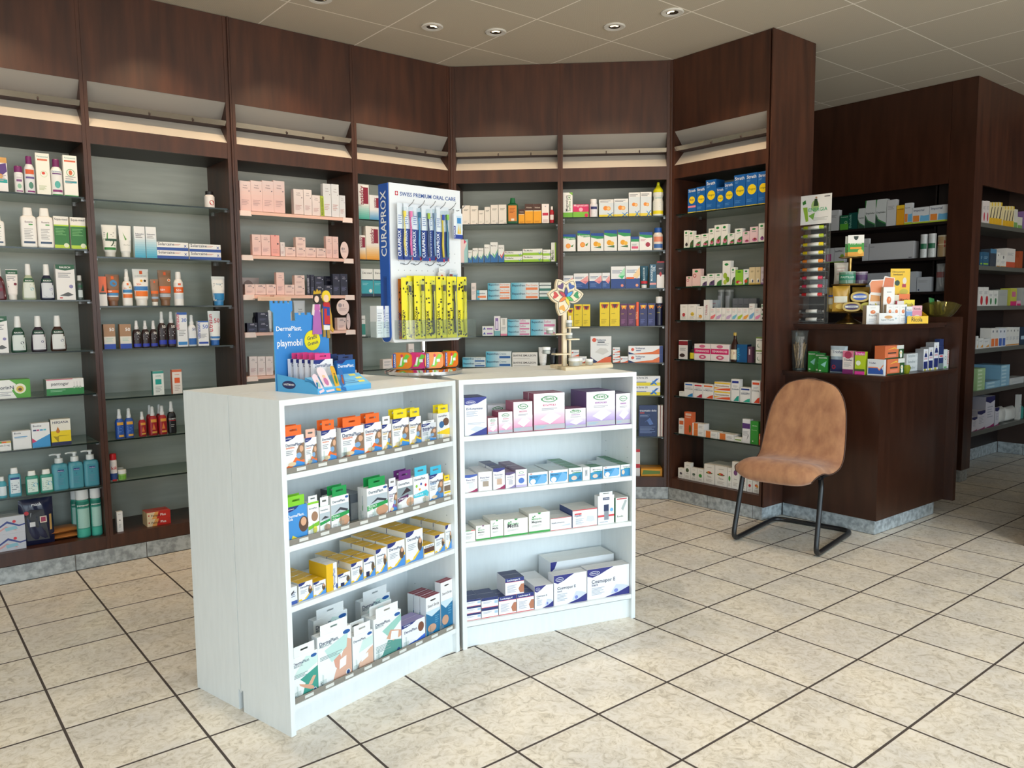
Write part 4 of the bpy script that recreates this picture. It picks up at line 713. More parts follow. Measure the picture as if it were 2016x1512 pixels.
STY.update({
 'wid1': widmer('tall pink box with pale grey upper half'), 'wid2': widmer('pink box with grey emblem', '#efc9c3', '#eccdc8'), 'widsq': widmer('small square pink box', '#edd0c9', '#edd3cd'),
 'widred': bx('#eeaaa2', 'salmon box with a round dark mark', ('C', .8, .6, .1, '#4a4048'), ('R', .45, .95, .55, 1, '#c83040'), ('L', .2, .15, .8, .35, 3, '#d89a94')),
 'widw': widmer('tall white box with grey emblem', '#dfe3ea', '#d3d9e2'), 'widwp': widmer('pinkish white box with emblem', '#e7dcdc', '#e9dfdf'),
 'widd': widmer('dark navy box with white emblem', '#1f2038', '#252640', True), 'widb': widmer('small dark navy box', '#23243c', '#23243c', True),
 'blackb': dict(k='round', b='#17171f', c='#17171f', desc='small black bottle'),
 'widtube': dict(k='tube', b='#e4e6e9', c='#c8ccd0', desc='white face cream tube', art=[('T', 'Louis', .35, .65, .7, '#6a6a7c'), ('T', 'Widmer', .3, .7, .62, '#6a6a7c')]),
 'antit': bx('#eceeed', 'white box with crimson word fading to teal', *fade(0, .45, '#3fa89a', '#eceeed', 8), ('R', .56, .45, .94, .92, '#8a1c38'), ('T', 'antidry', .42, .96, .58, '#8a1c38', 1), ('L', .1, .36, .5, .44, 2, '#a8a8a8')),
 'antib': bx('#eceef1', 'white box with crimson block fading to blue', *fade(0, .4, '#4a9ad0', '#eceef1', 8), ('R', .62, .5, .95, .9, '#8a1c38'), ('T', 'antidry', .5, .9, .6, '#8a1c38', 1)),
 'antio': bx('#f0ece6', 'white box with crimson word fading to orange', *fade(0, .45, '#e89a2c', '#f0ece6', 8), ('R', .6, .5, .95, .92, '#8a1c38'), ('T', 'antidry', .48, .94, .58, '#8a1c38', 1)),
 'dermed': bx('#35a3b4', 'turquoise box with white header', ('R', 0, .62, 1, 1, '#e9ecea'), ('R', 0, 0, 1, .1, '#1c2f4c'), ('R', .04, .58, .96, .62, '#1c2f4c'), ('T', 'Der-med', .12, .9, .82, '#1c2430'), ('C', .78, .2, .14, '#e8f0f0'), ('L', .1, .4, .6, .5, 2, '#8fd0d8'), s='#dfe6e4'),
 'realine': bx('#e6e8e6', 'white and sea-green box', ('R', 0, .08, 1, .6, '#2f8f84'), ('T', 'Realine', .1, .9, .8, '#2a3a3c')),
 'palepack': bx('#e8dedb', 'small pale pink carton', LN, LT),
 # corner cabinets
 'cream': bx('#efe9e1', 'small plain cream box', ('L', .2, .7, .8, .82, 2, '#8a8a80'), ('L', .2, .1, .6, .2, 2, '#c8c4b8'), ('R', .75, .03, .9, .06, '#3a3a3a')),
 'greenbottle': dict(k='greenb', b='#0f5a38', c='#0c6a3c', desc='dark green flat bottle with orange label', art=[('R', .12, .1, .88, .7, '#e08c3a'), ('R', .38, .12, .66, .2, '#f0e8d8'), ('L', .25, .4, .75, .6, 4, '#a85a20')]),
 'yelbr': bx('#f0a81c', 'orange-yellow box with brown top', ('R', 0, .66, 1, 1, '#4c2e24'), ('T', 'Weleda', .15, .85, .78, '#e8dcc8'), ('L', .15, .05, .85, .14, 2, '#b87410'), ('R', 0, .63, 1, .66, '#f6e8c0')),
 'redw': bx('#eee6e4', 'white box with small red cross band', ('T', '+', .4, .6, .82, '#3a4a8c'), ('R', .1, .4, .9, .54, '#c8304c'), ('R', .15, .06, .85, .2, '#d8c4c4')),
 'redwb': dict(k='round', b='#b02030', c='#e9e6e6', desc='small red bottle with white cap', art=[('R', .1, .2, .9, .5, '#e8e0e0')]),
 'teapink': bx('#9fd0d4', 'pink and teal box with zigzag', ('P', [(0, 0), (.5, 0), (.5, .5), (.9, .85), (.5, 1), (0, 1)], '#eedadd'), ('P', [(.5, .8), (.8, .9), (.5, 1)], '#d83a6c')),
 'mert': bx('#eef0ee', 'small white box with blue base and zigzag', ('P', [(0, 0), (0, .42), (.3, .34), (.55, .2), (1, .55), (1, 0)], '#3472b4'), ('P', [(.3, .4), (.55, .2), (1, .58), (1, .66), (.55, .34), (.3, .5)], '#6fc49a'), ('T', 'MerTus', .1, .8, .8, '#2a2f3c')),
 'mertr': bx('#eef0ee', 'small white box with red zigzag', ('P', [(0, 0), (0, .42), (.3, .34), (.55, .2), (1, .55), (1, 0)], '#3472b4'), ('P', [(.3, .4), (.55, .2), (1, .58), (1, .66), (.55, .34), (.3, .5)], '#d84a50'), ('T', 'MerTus', .1, .8, .8, '#2a2f3c')),
 'vitam': bx('#eef0ec', 'long white carton with lime green base', ('R', 0, 0, 1, .4, '#9acb3c'), ('T', 'Vita-Merfen', .04, .5, .62, '#3a4a3c'), ('P', [(.78, .5), (.86, .15), (.97, .75), (.86, .35)], '#4a8ac8'), ('T', '-', .04, .1, .7, '#d83a3c')),
 'vitas': bx('#e9ece6', 'narrow white box with lime side stripe', ('R', .75, 0, 1, 1, '#9acb3c'), ('T', 'Merfen', .1, .6, .5, '#3a4a3c', 1)),
 'bepo': bx('#e6eef0', 'light blue and orange cream carton', *[('R', .07*i, 0, .07*(i+1), 1, '#%02x%02x%02x' % (88+17*i, 182+6*i, 212+3*i)) for i in range(8)], ('T', 'Bepanthen', .04, .5, .56, '#1c2c50'), ('T', 'Plus Creme', .53, .96, .58, '#f0a078'), ('R', .53, .12, .96, .4, '#ee8a58')),
 'bepp': bx('#e6eef0', 'light blue and pink ointment carton', *[('R', .07*i, 0, .07*(i+1), 1, '#%02x%02x%02x' % (88+17*i, 182+6*i, 212+3*i)) for i in range(8)], ('T', 'Bepanthen', .04, .5, .56, '#1c2c50'), ('T', 'Salbe', .53, .8, .58, '#d890b8'), ('R', .53, .12, .96, .4, '#d880ac')),
 'bepb': bx('#d9e6ea', 'light blue cream carton with blue stripe', *[('R', .07*i, 0, .07*(i+1), 1, '#%02x%02x%02x' % (88+17*i, 182+6*i, 212+3*i)) for i in range(8)], ('T', 'Bepanthen', .04, .5, .56, '#1c2c50'), ('T', 'Creme', .53, .8, .58, '#7a9cb0'), ('R', .53, .12, .96, .4, '#2f64a8')),
 'bepsm': bx('#e6eef0', 'small light blue and orange carton', ('R', 0, 0, .28, 1, '#5cb8d4'), ('T', 'Bepanthen', .08, .8, .6, '#1c2c50'), ('R', .1, .2, .9, .42, '#ee8a58')),
 'halox': bx('#e4e8e8', 'small white carton with purple label', ('P', [(.05, .3), (.2, .8), (.3, .3)], '#3a5aa8'), ('R', .4, .3, .9, .6, '#9a6ab8')),
 'tealsm': bx('#dde7e6', 'white and teal strip carton', ('R', 0, 0, 1, .3, '#3a7a70'), ('R', 0, .6, 1, .7, '#3a5a58'), LT),
 'lila': bx('#eceaf0', 'narrow white box with lilac figure', ('R', .2, .3, .7, .9, '#8a70b0'), ('R', .3, .35, .6, .75, '#e0d8ec'), ('R', 0, 0, 1, .25, '#7cb8c0')),
 'pinkbase': bx('#e9e9e6', 'narrow grey-white box with pink base', ('R', 0, 0, 1, .12, '#e08ca8'), ('R', .3, .6, .7, .95, '#c8c8c4'), LN),
 'biafine': bx('#ebe9e4', 'long white carton with bold black capitals', ('T', 'BIAFINE EMULSION', .04, .94, .45, '#1c1c1c'), ('L', .05, .1, .7, .25, 1, '#b8b4ac')),
 'tubew': dict(k='tube', b='#ecebe8', c='#dededb', desc='white hand cream tube with grey emblem', art=[('C', .5, .75, .14, '#a8a8a4'), ('C', .5, .75, .1, '#ecebe8'), LN]),
 'tubek': dict(k='tube', b='#22262e', c='#1c1f25', desc='black cream tube', art=[('C', .5, .75, .12, '#5a6068')]),
 'magn': bx('#eef0ee', 'white box with sideways black word and green base', ('R', 0, 0, 1, .2, '#6fb43a'), ('T', 'Magnesium', .25, .88, .5, '#1c2430', 1), ('T', 'Sandoz 243', .25, .9, .78, '#3a8a4c', 1), ('P', [(.6, 1), (1, 1), (1, .88)], '#7fc04a')),
 'magpink': bx('#d82a68', 'pink box with green lower half', ('R', 0, 0, 1, .42, '#7fc03c'), ('C', .5, .6, .13, '#f0b0c8'), ('T', 'Magnesium', .05, .95, .84, '#f4d0dc'), ('C', .85, .15, .12, '#d8305c')),
 'pillw': dict(k='pills', b='#e9e9ee', c='#f0f0f0', desc='white pill bottle with navy label mark', art=[('R', .15, .44, .9, .58, '#2a2f6c'), ('L', .25, .15, .8, .36, 4, '#b0b0b8')]),
 'orangex': bx('#dfe8ec', 'white box with oranges and blue cross tick', ('R', 0, 0, 1, .13, '#f0d83c'), ('R', 0, .8, 1, 1, '#f0f0ee'), ('C', .45, .5, .16, '#f09030'), ('C', .65, .48, .15, '#f4a850'), ('C', .65, .48, .1, '#f8d090'), ('P', [(.55, .22), (.62, .22), (.98, 0), (.88, 0)], '#3a9ad8'), ('P', [(.9, .24), (.98, .24), (.66, 0), (.56, 0)], '#2a7ac0'), ('L', .08, .82, .8, .94, 2, '#7a808a')),
 'sportb': dict(k='sport', b='#e9ebe4', c='#dcdc20', desc='tall white drink bottle with yellow pointed cap', lab=(.06, .16, '#f0e020'), art=[('T', 'sponser', .2, .8, .52, '#6ab0b0'), ('L', .1, .2, .9, .48, 5, '#a8c8c0')]),
 'burg': bx('#f2f1ee', 'white box with orange fruit and blue-green header', ('R', 0, .82, 1, 1, '#1c4aa0'), ('P', [(0, .78), (.5, .68), (1, .7), (1, .82), (0, .88)], '#2f9a58'), ('T', 'Burgerstein', .12, .95, .72, '#e8f4e8'), ('C', .4, .32, .2, '#ee8a28'), ('C', .4, .32, .15, '#f4aa50'), ('P', [(.6, .3), (.85, .42), (.75, .25)], '#4a8a3c')),
 'burgl': bx('#f2f1ee', 'white box with lemons and blue-green header', ('R', 0, .82, 1, 1, '#1c4aa0'), ('P', [(0, .78), (.5, .68), (1, .7), (1, .82), (0, .88)], '#2f9a58'), ('C', .4, .4, .2, '#f0a818'), ('C', .62, .36, .16, '#f4c040'), ('P', [(.2, .2), (.8, .28), (.8, .16)], '#4a7a4c')),
 'burgr': bx('#f2f1ee', 'white box with raspberry and blue-green header', ('R', 0, .82, 1, 1, '#1c4aa0'), ('P', [(0, .78), (.5, .68), (1, .7), (1, .82), (0, .88)], '#2f9a58'), ('C', .66, .32, .18, '#a82a44'), ('L', .1, .5, .5, .62, 2, '#d88a9a')),
 'burgs': bx('#f2f1ee', 'small white box with pink band, blue-green header', ('R', 0, .82, 1, 1, '#1c4aa0'), ('R', 0, .64, 1, .82, '#2f9a58'), ('R', .1, .14, .9, .3, '#e0527c'), LN),
 'pillb': dict(k='pills', b='#e4dcd4', c='#1f55a8', desc='white pill bottle with blue lid and coloured label', art=[('R', .05, .38, .95, .6, '#e08c70'), ('R', .05, .1, .95, .28, '#3a6ab0'), ('L', .1, .28, .9, .36, 2, '#7a90b8')]),
 'mepn': bx('#eef0f2', 'white and blue box with pink point', ('R', 0, 0, 1, .5, '#2f5498'), ('P', [(.4, .5), (.95, .85), (1, .5), (.8, .3)], '#f0a8a8'), ('P', [(.6, .5), (.8, .32), (1, .5)], '#e8808c'), ('L', .08, .64, .7, .8, 2, '#7080a0'), ('L', .08, .12, .6, .34, 3, '#6f90c8')),
 'mepg': bx('#eef0f2', 'white and blue box with green point', ('R', 0, 0, 1, .44, '#2b4a90'), ('P', [(.5, .55), (.98, .95), (1, .6), (.8, .42)], '#a8e8c0'), ('P', [(.6, .55), (.8, .42), (1, .6)], '#3fc07c'), ('L', .08, .68, .8, .84, 3, '#7080a0'), ('C', .8, .13, .1, '#e8907c')),
 'mepo': bx('#eef0f2', 'white and blue box with orange point', ('R', 0, 0, 1, .44, '#2b4a90'), ('P', [(.5, .55), (.98, .95), (1, .6), (.8, .42)], '#f8d8a8'), ('R', .05, .42, .6, .5, '#e8682c'), ('L', .08, .68, .8, .84, 3, '#7080a0'), ('C', .8, .13, .1, '#e8a07c')),
 'tubedk': dict(k='tube', b='#24566c', c='#eeeeec', desc='dark blue tube with red band and white cap', art=[('R', .02, .2, .98, .32, '#c82a38'), ('T', 'MAGNESIUM', .35, .92, .55, '#c8dce4', 1)]),
 'magoil': bx('#2f6484', 'blue box with sideways white word', ('T', 'MAGNESIUM', .3, .95, .45, '#d8e8f0', 1), ('T', 'OIL', .7, .92, .85, '#d8e8f0', 1), ('R', 0, .14, 1, .22, '#e8a0a0')),
 'blkwh': bx('#e9e6e6', 'tall box, black above white, red emblem', ('R', 0, .5, 1, 1, '#2a2a38'), ('R', 0, .95, 1, 1, '#b02a38'), ('P', [(.3, .52), (.5, .62), (.7, .52), (.5, .42)], '#b8303c'), ('L', .25, .7, .75, .76, 2, '#c8c8d0')),
 'persky': bx('#eed21a', 'yellow box with orange starburst top', ('P', [(.1, .92), (.9, .92), (.72, .74), (.5, .8), (.28, .74)], '#c84a20'), ('P', [(.25, .92), (.75, .92), (.5, .72)], '#5a2a48'), ('T', 'CLASSIC', .15, .55, .52, '#4a3a1c'), ('L', .15, .1, .7, .3, 4, '#b89c18')),
 'perskp': bx('#5c2a58', 'purple box with orange starburst top', ('P', [(.1, .92), (.9, .92), (.72, .74), (.5, .8), (.28, .74)], '#f0902c'), ('P', [(.25, .92), (.75, .92), (.5, .8)], '#f8d048'), ('T', 'HOT', .15, .5, .52, '#f0d048'), ('L', .15, .1, .7, .3, 4, '#a06a98')),
 'perskn': bx('#232c68', 'navy box with orange starburst top', ('P', [(.1, .92), (.9, .92), (.72, .74), (.5, .8), (.28, .74)], '#f0902c'), ('P', [(.25, .92), (.75, .92), (.5, .8)], '#f8d048'), ('T', 'COOL', .15, .55, .52, '#f0d048'), ('L', .15, .1, .7, .3, 4, '#6a74b0')),
 'orslim': bx('#f0582c', 'thin bright orange box', ('T', 'ROLL', .3, .6, .6, '#f8c0a0', 1)),
 'perskc': dict(k='aerosol', b='#16193a', c='#e9e9ea', desc='black-blue spray can with white cap', art=[('P', [(.1, .72), (.9, .72), (.7, .6), (.5, .66), (.3, .6)], '#f0902c'), ('T', 'COOL', .2, .6, .44, '#e8d048')]),
 'volts': bx('#eef0f1', 'tiny white box with orange swoosh', ('P', [(0, 0), (1, 0), (1, .35), (.6, .15)], '#e8663a'), ('C', .15, .6, .1, '#e05a40'), ('T', 'Voltaren', .22, .95, .55, '#2a3a6c')),
 'voltb': bx('#f0f1f1', 'large white box with plaster picture and orange swoosh', ('P', [(0, 0), (1, 0), (1, .3), (.75, .2), (.45, 0), (.3, .06), (0, .22)], '#1f2f66'), ('P', [(.25, 0), (1, 0), (1, .24), (.7, .2)], '#e8663a'), ('P', [(.22, .4), (.45, .56), (.75, .54), (.88, .42), (.6, .3)], '#d8d8d6'), ('C', .18, .86, .1, '#e05a40'), ('T', 'Voltaren', .28, .74, .83, '#2a3a6c'), ('R', .34, .76, .68, .8, '#3a3f50'), ('L', .3, .64, .9, .73, 3, '#b0b2b8'), s='#e8704a'),
 'voltl': bx('#f0f1f2', 'long white carton with orange swoosh and navy end', ('P', [(0, 0), (.9, 0), (.9, .7), (.7, .3)], '#e8743a'), ('R', .9, 0, 1, 1, '#2a3f80'), ('P', [(0, 0), (.2, 0), (0, .3)], '#1f2f66'), ('C', .12, .58, .045, '#e05a40'), ('T', 'Voltaren', .2, .48, .62, '#2a3a6c'), ('R', .22, .4, .36, .5, '#2a4a8c')),
 'yelx': bx('#eeeff0', 'long white carton with yellow base and blue tick', ('R', 0, 0, 1, .34, '#eedc28'), ('P', [(.62, .1), (.72, .1), (.95, .75), (.86, .75)], '#2a6ac0'), ('P', [(.7, .5), (.78, .5), (.9, .1), (.82, .1)], '#3a8ad8'), ('T', 'Diclo forte 2%', .02, .55, .75, '#3a3f50'), ('R', .05, .36, .5, .42, '#4a6ab0')),
 'trauma': bx('#1f3666', 'large navy box with pale athletes drawing', ('T', 'traumatix dolo', .04, .96, .8, '#e9eef6'), ('R', .06, .74, .3, .77, '#d84a3c'), ('L', .06, .62, .6, .7, 3, '#8aa0c8'), ('P', [(.3, .45), (.6, .6), (.8, .4), (.6, .36), (.45, .5)], '#5a7ab8'), ('L', .06, .1, .9, .32, 6, '#7a90bc')),
 'thinw': bx('#e6e2dc', 'thin white book-like box with red spine', ('R', .85, 0, 1, 1, '#b0383c')),
 'redside': bx('#eae6e4', 'white and red box half hidden by bookcase', ('R', 0, .3, 1, .45, '#c82a3c'), ('R', 0, .9, 1, 1, '#c82a3c')),
 'flatyel': bx('#e8a020', 'flat orange pack lying on the bottom', ('P', [(.05, .2), (.9, .3), (.9, .7), (.1, .8)], '#6a8a3c'), d=.14),
})
def av(desc, pic, b='#efefeb', **k):   # herbal boxes: green leaf mark, plant picture on a green arc
    return bx(b, desc, ('O', .5, .86, .24, .06, GR), ('L', .25, .66, .8, .74, 1, '#9a9c98'), ('P', [(.25, 0), (.35, .28), (.65, .42), (1, .48), (1, 0)], pic[0]), *pic[1:], ('R', 0, 0, 1, .03, '#1f7a40'), **k)
def fl_(c, c2='#8c3a20'): return (('O', .62, .2, .3, .1, c), ('O', .64, .25, .14, .07, c2))
def bol(desc, c, word, wc='#3a4a6c'):  # homeopathy boxes: bold name, coloured arc
    return bx('#eceae8', desc, ('R', .1, .82, .9, .92, c[0]), ('T', word, .08, .94, .52, wc), ('P', [(.3, .02), (.96, .02), (.96, .28), (.7, .22)], c[1]), ('L', .2, .62, .8, .72, 2, '#b8b8bc'))
def vog(desc, *pic): return bx('#f3f1ec', desc, ('L', .3, .82, .72, .86, 1, '#8a8a80'), *pic, ('L', .2, .1, .8, .24, 3, '#c4beb4'), ('T', 'Tisane', .3, .7, .34, '#6a6a60'))
def omni(desc, c): return bx('#f0efec', desc, ('T', 'Omida', .12, .6, .8, '#c83a4c'), ('P', [(.05, .08), (.1, .3), (.6, .42), (.95, .5), (.95, .35), (.6, .12)], c), ('L', .12, .62, .7, .72, 2, '#b8b8b8'))
STY.update({
 'strathk': bx('#1762b0', 'blue box with yellow circle and a red bee strip', ('T', 'Strath', .08, .92, .86, '#f0f2f4'), ('C', .5, .53, .36, '#f6d818'), ('T', 'Kids', .26, .74, .5, '#5a3a6c'), ('R', .02, .22, .98, .3, '#e88aa0'), ('R', 0, 0, 1, .04, '#f2dc3c'), s='#12508f', t='#2a72b8'),
 'strath': bx('#1762b0', 'blue box with large yellow circle', ('T', 'Strath', .08, .9, .84, '#f0f2f4'), ('L', .1, .74, .4, .8, 2, '#7ab0e0'), ('C', .54, .5, .38, '#f6d818'), ('T', 'Original', .22, .86, .48, '#4a5a3c'), ('L', .12, .12, .6, .22, 3, '#5a9ad8'), ('R', 0, 0, 1, .03, '#f2dc3c'), s='#12508f', t='#2a72b8'),
 'avd': av('small white herbal box with dark berries', ('#e8e8e2',)+fl_('#3a3034', '#1c1a22')), 'avg': av('white herbal box with dark green leaves', ('#2f5a30',)+fl_('#4a6a3c', '#5a4a30')),
 'ave': av('white herbal box with pink coneflower', ('#2f7a3c',)+fl_('#d87aa0')), 'avel': av('tall white herbal box with pink coneflower', ('#2f7a3c',)+fl_('#d87aa0')),
 'avp': av('pale pink herbal box with flower at edge', ('#ecc8d0',)+fl_('#c05a90'), '#eecfd4'), 'avpu': av('tall white herbal box with purple blossom', ('#eeeeea',)+fl_('#a05a9a', '#6a2a6c')),
 'avr': bx('#ecc9c5', 'pink herbal box with red ring flower', ('O', .5, .86, .22, .06, GR), ('C', .3, .62, .2, '#b83a40'), ('C', .3, .62, .12, '#f0d8d4'), ('R', 0, 0, 1, .03, '#1f7a40')),
 'avpl': av('white herbal box with purple leaves', ('#5a4a6c',)+fl_('#6a5080', '#2f2a40')), 'avgl': av('white herbal box with green leaf', ('#3f7a3c',)),
 'avhop': bx('#efefeb', 'tall white herbal box with green hops', ('O', .5, .85, .26, .05, GR), ('O', .35, .4, .25, .12, '#9ab83c'), ('O', .65, .24, .25, .12, '#7aa02c'), ('O', .35, .14, .22, .1, '#b8c84a'), ('R', 0, 0, 1, .02, '#1f7a40')),
 'avlime': bx('#8cc43a', 'lime green box with red fruit', ('O', .5, .86, .24, .06, '#3a8a2c'), ('O', .4, .2, .3, .1, '#c8283c'), ('O', .65, .14, .25, .08, '#e8c8b0')),
 'avtom': av('white herbal box with red tomato', ('#3f7a3c', ('O', .5, .24, .3, .11, '#d04428'))),
 'emma': bx('#dcc9a0', 'beige box with leaping figure', ('L', .3, .7, .75, .8, 2, '#6a5a3c'), ('O', .5, .25, .2, .1, '#f0ece0'), ('O', .62, .2, .12, .08, '#3a4a6c'), ('R', 0, 0, 1, .08, '#c8a84a')),
 'emml': bx('#d9d0dc', 'lilac box with leaping figure', ('O', .5, .25, .2, .1, '#8a7a9c'), ('R', 0, 0, 1, .1, '#8a6a9c'), LT),
 'omr': vog('white box with red fruit picture', ('O', .5, .34, .2, .12, '#c8303c')), 'omy': vog('white box with yellow lemon picture', ('O', .55, .38, .22, .12, '#e8c83c')), 'omh': vog('white box with honey picture', ('O', .6, .26, .25, .14, '#e8a83c')),
 'omt': bx('#ebeae8', 'tall white box with fine red name', ('T', 'Omida', .25, .75, .6, '#a84a5c', 1), ('L', .2, .1, .4, .5, 6, '#c8c8c8')), 'omb': bx('#cdd6de', 'pale blue-grey box standing behind', ('T', 'Omida', .1, .7, .8, '#c04a5c'), ('R', .1, .6, .5, .66, '#3a5a8c')),
 'o1': omni('white box with coral wave', '#e87a80'), 'o2': omni('white box with lilac wave', '#c8a8d0'), 'o3': bx('#efedea', 'plain white box edge', LN), 'o4': omni('white box with light blue wave', '#7ac0d8'),
 'o5': omni('white box with lime wave', '#b0cc3c'), 'o6': omni('white box with orange wave', '#f0a848'), 'o7': omni('white box with blue wave', '#78b0dc'), 'o8': omni('white box with pink wave', '#e88ab8'),
 'panda': bx('#eef0ee', 'tiny white box with black and green drawing', ('C', .5, .3, .25, '#2a2a3a'), ('R', .1, .7, .9, .85, '#4a9a6c')),
 'sleeve': dict(k='canister', b='#c9cbc8', c='#d5d7d6', clear=1, desc='clear plastic cup sleeve behind the wave boxes', art=[('R', .2, .1, .8, .8, '#d5d2d8')]), 'greyb': bx('#8f9096', 'grey box standing behind the wave boxes', ('T', 'Omida', .15, .8, .7, '#5a5a66')),
 'black1': bx('#e6e3e2', 'tall black and white box with red header', ('R', 0, .75, 1, .97, '#8a2430'), ('L', .15, .45, .8, .6, 3, '#8a8a8a'), ('O', .4, .2, .3, .1, '#3a2a26'), s='#1d1e22'),
 'vial': dict(k='round', b='#1e1a18', c='#17181a', lab=(.05, .5, '#e6d828'), desc='small dark bottle with yellow label'),
 'feman': bx('#eee4e4', 'wide white carton with magenta band and blossoms', ('R', 0, .4, 1, .72, '#d01c68'), ('T', 'FEMANNOSE', .08, .92, .5, '#f8e8f0'), ('O', .5, .86, .18, .1, '#d06a8c'), ('O', .52, .2, .22, .13, '#d05a80'), ('O', .52, .2, .1, .05, '#f0d8e0')),
 'juice': dict(k='juice', b='#30150f', c='#c8a848', desc='dark juice bottle with gold cap and fruit label', art=[('R', .05, .08, .95, .42, '#e8dcc0'), ('O', .5, .3, .3, .06, '#a82a2c')]),
 'oxyd': bx('#17568a', 'petrol blue box with sideways word', ('T', 'oxyalo', .1, .8, .24, '#4ab0d8', 1), s='#101c3a'), 'plum': bx('#5a3a4c', 'narrow plum box', ('R', .3, .5, .6, .85, '#d8c8d0')), 'greys': bx('#8a868c', 'small grey sachet box'),
 'greenw': bx('#e9e9e3', 'white box with olive green top and moon mark', ('R', 0, .9, 1, 1, '#6a8a2c'), ('T', 'calm wing', .1, .9, .72, '#4a4a4c'), ('C', .35, .35, .22, '#8aa08c'), ('C', .42, .38, .18, '#e9e9e3')),
 'white_s': bx('#eceae6', 'tiny plain white box', LT),
 'cocc': bol('white box, blue arc and blue header bar', ('#2a6ac0', '#2f8ac8'), 'COCCULINE'), 'home': bol('white box, crimson arc and header bar', ('#c8283c', '#b82840'), 'HOMEOGENE'), 'homx': bol('white box, orange arc and header bar', ('#e86a28', '#e05028'), 'HOMEOVOX'),
 'medicr': bx('#f0ecE4', 'wide white carton with yellow and orange waves', ('P', [(0, .8), (1, .8), (1, .95), (0, .98)], '#f0c83c'), ('P', [(0, .1), (.5, .3), (1, .4), (1, .1)], '#e8542c'), ('P', [(0, .2), (.4, .35), (0, .4)], '#f0b03c'), ('T', 'Homeoplasmine', .08, .92, .5, '#8a5a4a')),
 'quiet': bol('tall white box with navy header and teal arc', ('#1f2f8c', '#2aa090'), 'Quietude'), 'sedat': bol('white box with navy header and teal arc, lower one', ('#1f3a8c', '#2aa890'), 'SédatifPC'), 'stodal': bol('tall white box with red-orange header and arc', ('#e05028', '#d84020'), 'STODAL', '#3a3a3c'), 'stod2': bx('#7a3a28', 'narrow rust red box', ('R', .1, .1, .9, .6, '#e0d8d0')),
 'arn': bx('#eeecea', 'small white box with orange panel', ('R', .1, .6, .9, .85, '#d86a3c'), LN), 'weled': bx('#dd6a40', 'tall orange-red box with olive bottle picture', ('R', .15, .84, .9, .94, '#e8c8b8'), ('O', .75, .26, .14, .18, '#5a5a20'), ('T', 'WELEDA', .1, .85, .74, '#f0e0d0')),
 'traum': bx('#f0eeec', 'white ointment carton with orange square', ('R', .12, 0, .48, 1, '#e07a38'), ('L', .55, .3, .9, .7, 3, '#b8b8b8')), 'flatg': bx('#f0f0ea', 'flat white carton with green print', ('R', .1, .3, .9, .6, '#8aa85c')),
 'purph': bx('#eeedf0', 'tall white box with purple header and grey curl', ('R', 0, .6, 1, .82, '#5a3a7c'), ('P', [(.6, .12), (.85, .3), (.75, .42), (.7, .3)], '#9a9aa0'), LN), 'greent': bx('#3a9a3c', 'tall green box with small white print', ('T', 'WELEDA', .2, .85, .78, '#e0f0d8'), ('T', 'Hustensirup', .15, .8, .6, '#c8e8c0'), ('C', .3, .12, .08, '#e0e8d8')), 'orsm': bx('#d8603c', 'small orange box at shelf end', ('R', .1, .5, .9, .8, '#e8b8a0')),
 'v1': vog('tiny white box with dark berries', ('O', .5, .5, .22, .1, '#3a3040')), 'v2': vog('taller white box with dark leaves', ('O', .5, .55, .25, .12, '#4a5a3c')), 'v3': vog('white box with grey-green herbs', ('O', .5, .5, .25, .1, '#5a6a5c')), 'v4': vog('white box with bright green leaf', ('O', .5, .48, .25, .13, '#3a9a3c')),
 'v5': vog('large white tea box with fruit and herbs', ('O', .5, .56, .32, .05, '#5a7a3c'), ('O', .45, .6, .14, .06, '#d88a3c'), ('O', .58, .58, .12, .05, '#c83a3c')), 'v6': vog('tall white box with violet blossom', ('O', .5, .6, .25, .1, '#7a4a80')), 'v7': vog('white box with red berries', ('O', .5, .52, .26, .12, '#c8283c')), 'v8': vog('white box with peach', ('O', .5, .55, .2, .1, '#d8502c'), ('O', .62, .5, .16, .09, '#e8a03c')),
 # behind counter
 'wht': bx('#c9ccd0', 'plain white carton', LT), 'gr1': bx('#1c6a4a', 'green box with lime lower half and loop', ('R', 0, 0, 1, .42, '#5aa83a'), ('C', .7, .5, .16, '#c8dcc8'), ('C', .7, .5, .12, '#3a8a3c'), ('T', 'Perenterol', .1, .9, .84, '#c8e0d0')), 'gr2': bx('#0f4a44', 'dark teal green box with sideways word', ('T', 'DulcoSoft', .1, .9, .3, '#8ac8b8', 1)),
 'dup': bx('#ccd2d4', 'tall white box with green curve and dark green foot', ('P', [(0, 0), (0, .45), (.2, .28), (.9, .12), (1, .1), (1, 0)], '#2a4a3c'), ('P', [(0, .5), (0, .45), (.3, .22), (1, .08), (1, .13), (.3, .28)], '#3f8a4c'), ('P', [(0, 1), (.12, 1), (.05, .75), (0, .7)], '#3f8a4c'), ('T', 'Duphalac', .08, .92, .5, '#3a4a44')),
 'gut': bx('#e0a020', 'amber yellow box', ('T', 'Gutalax', .1, .9, .78, '#4a2a1c'), ('R', 0, .82, 1, 1, '#e8c030')), 'imp': bx('#d0d4da', 'white box, orange block, blue wave and lime foot', ('R', .05, .12, .42, .5, '#e08838'), ('P', [(.45, .12), (1, .12), (1, .5), (.7, .46), (.5, .5)], '#6ab0dc'), ('R', 0, 0, 1, .1, '#b8cc3a'), ('T', 'Importal', .08, .7, .76, '#3a4468')),
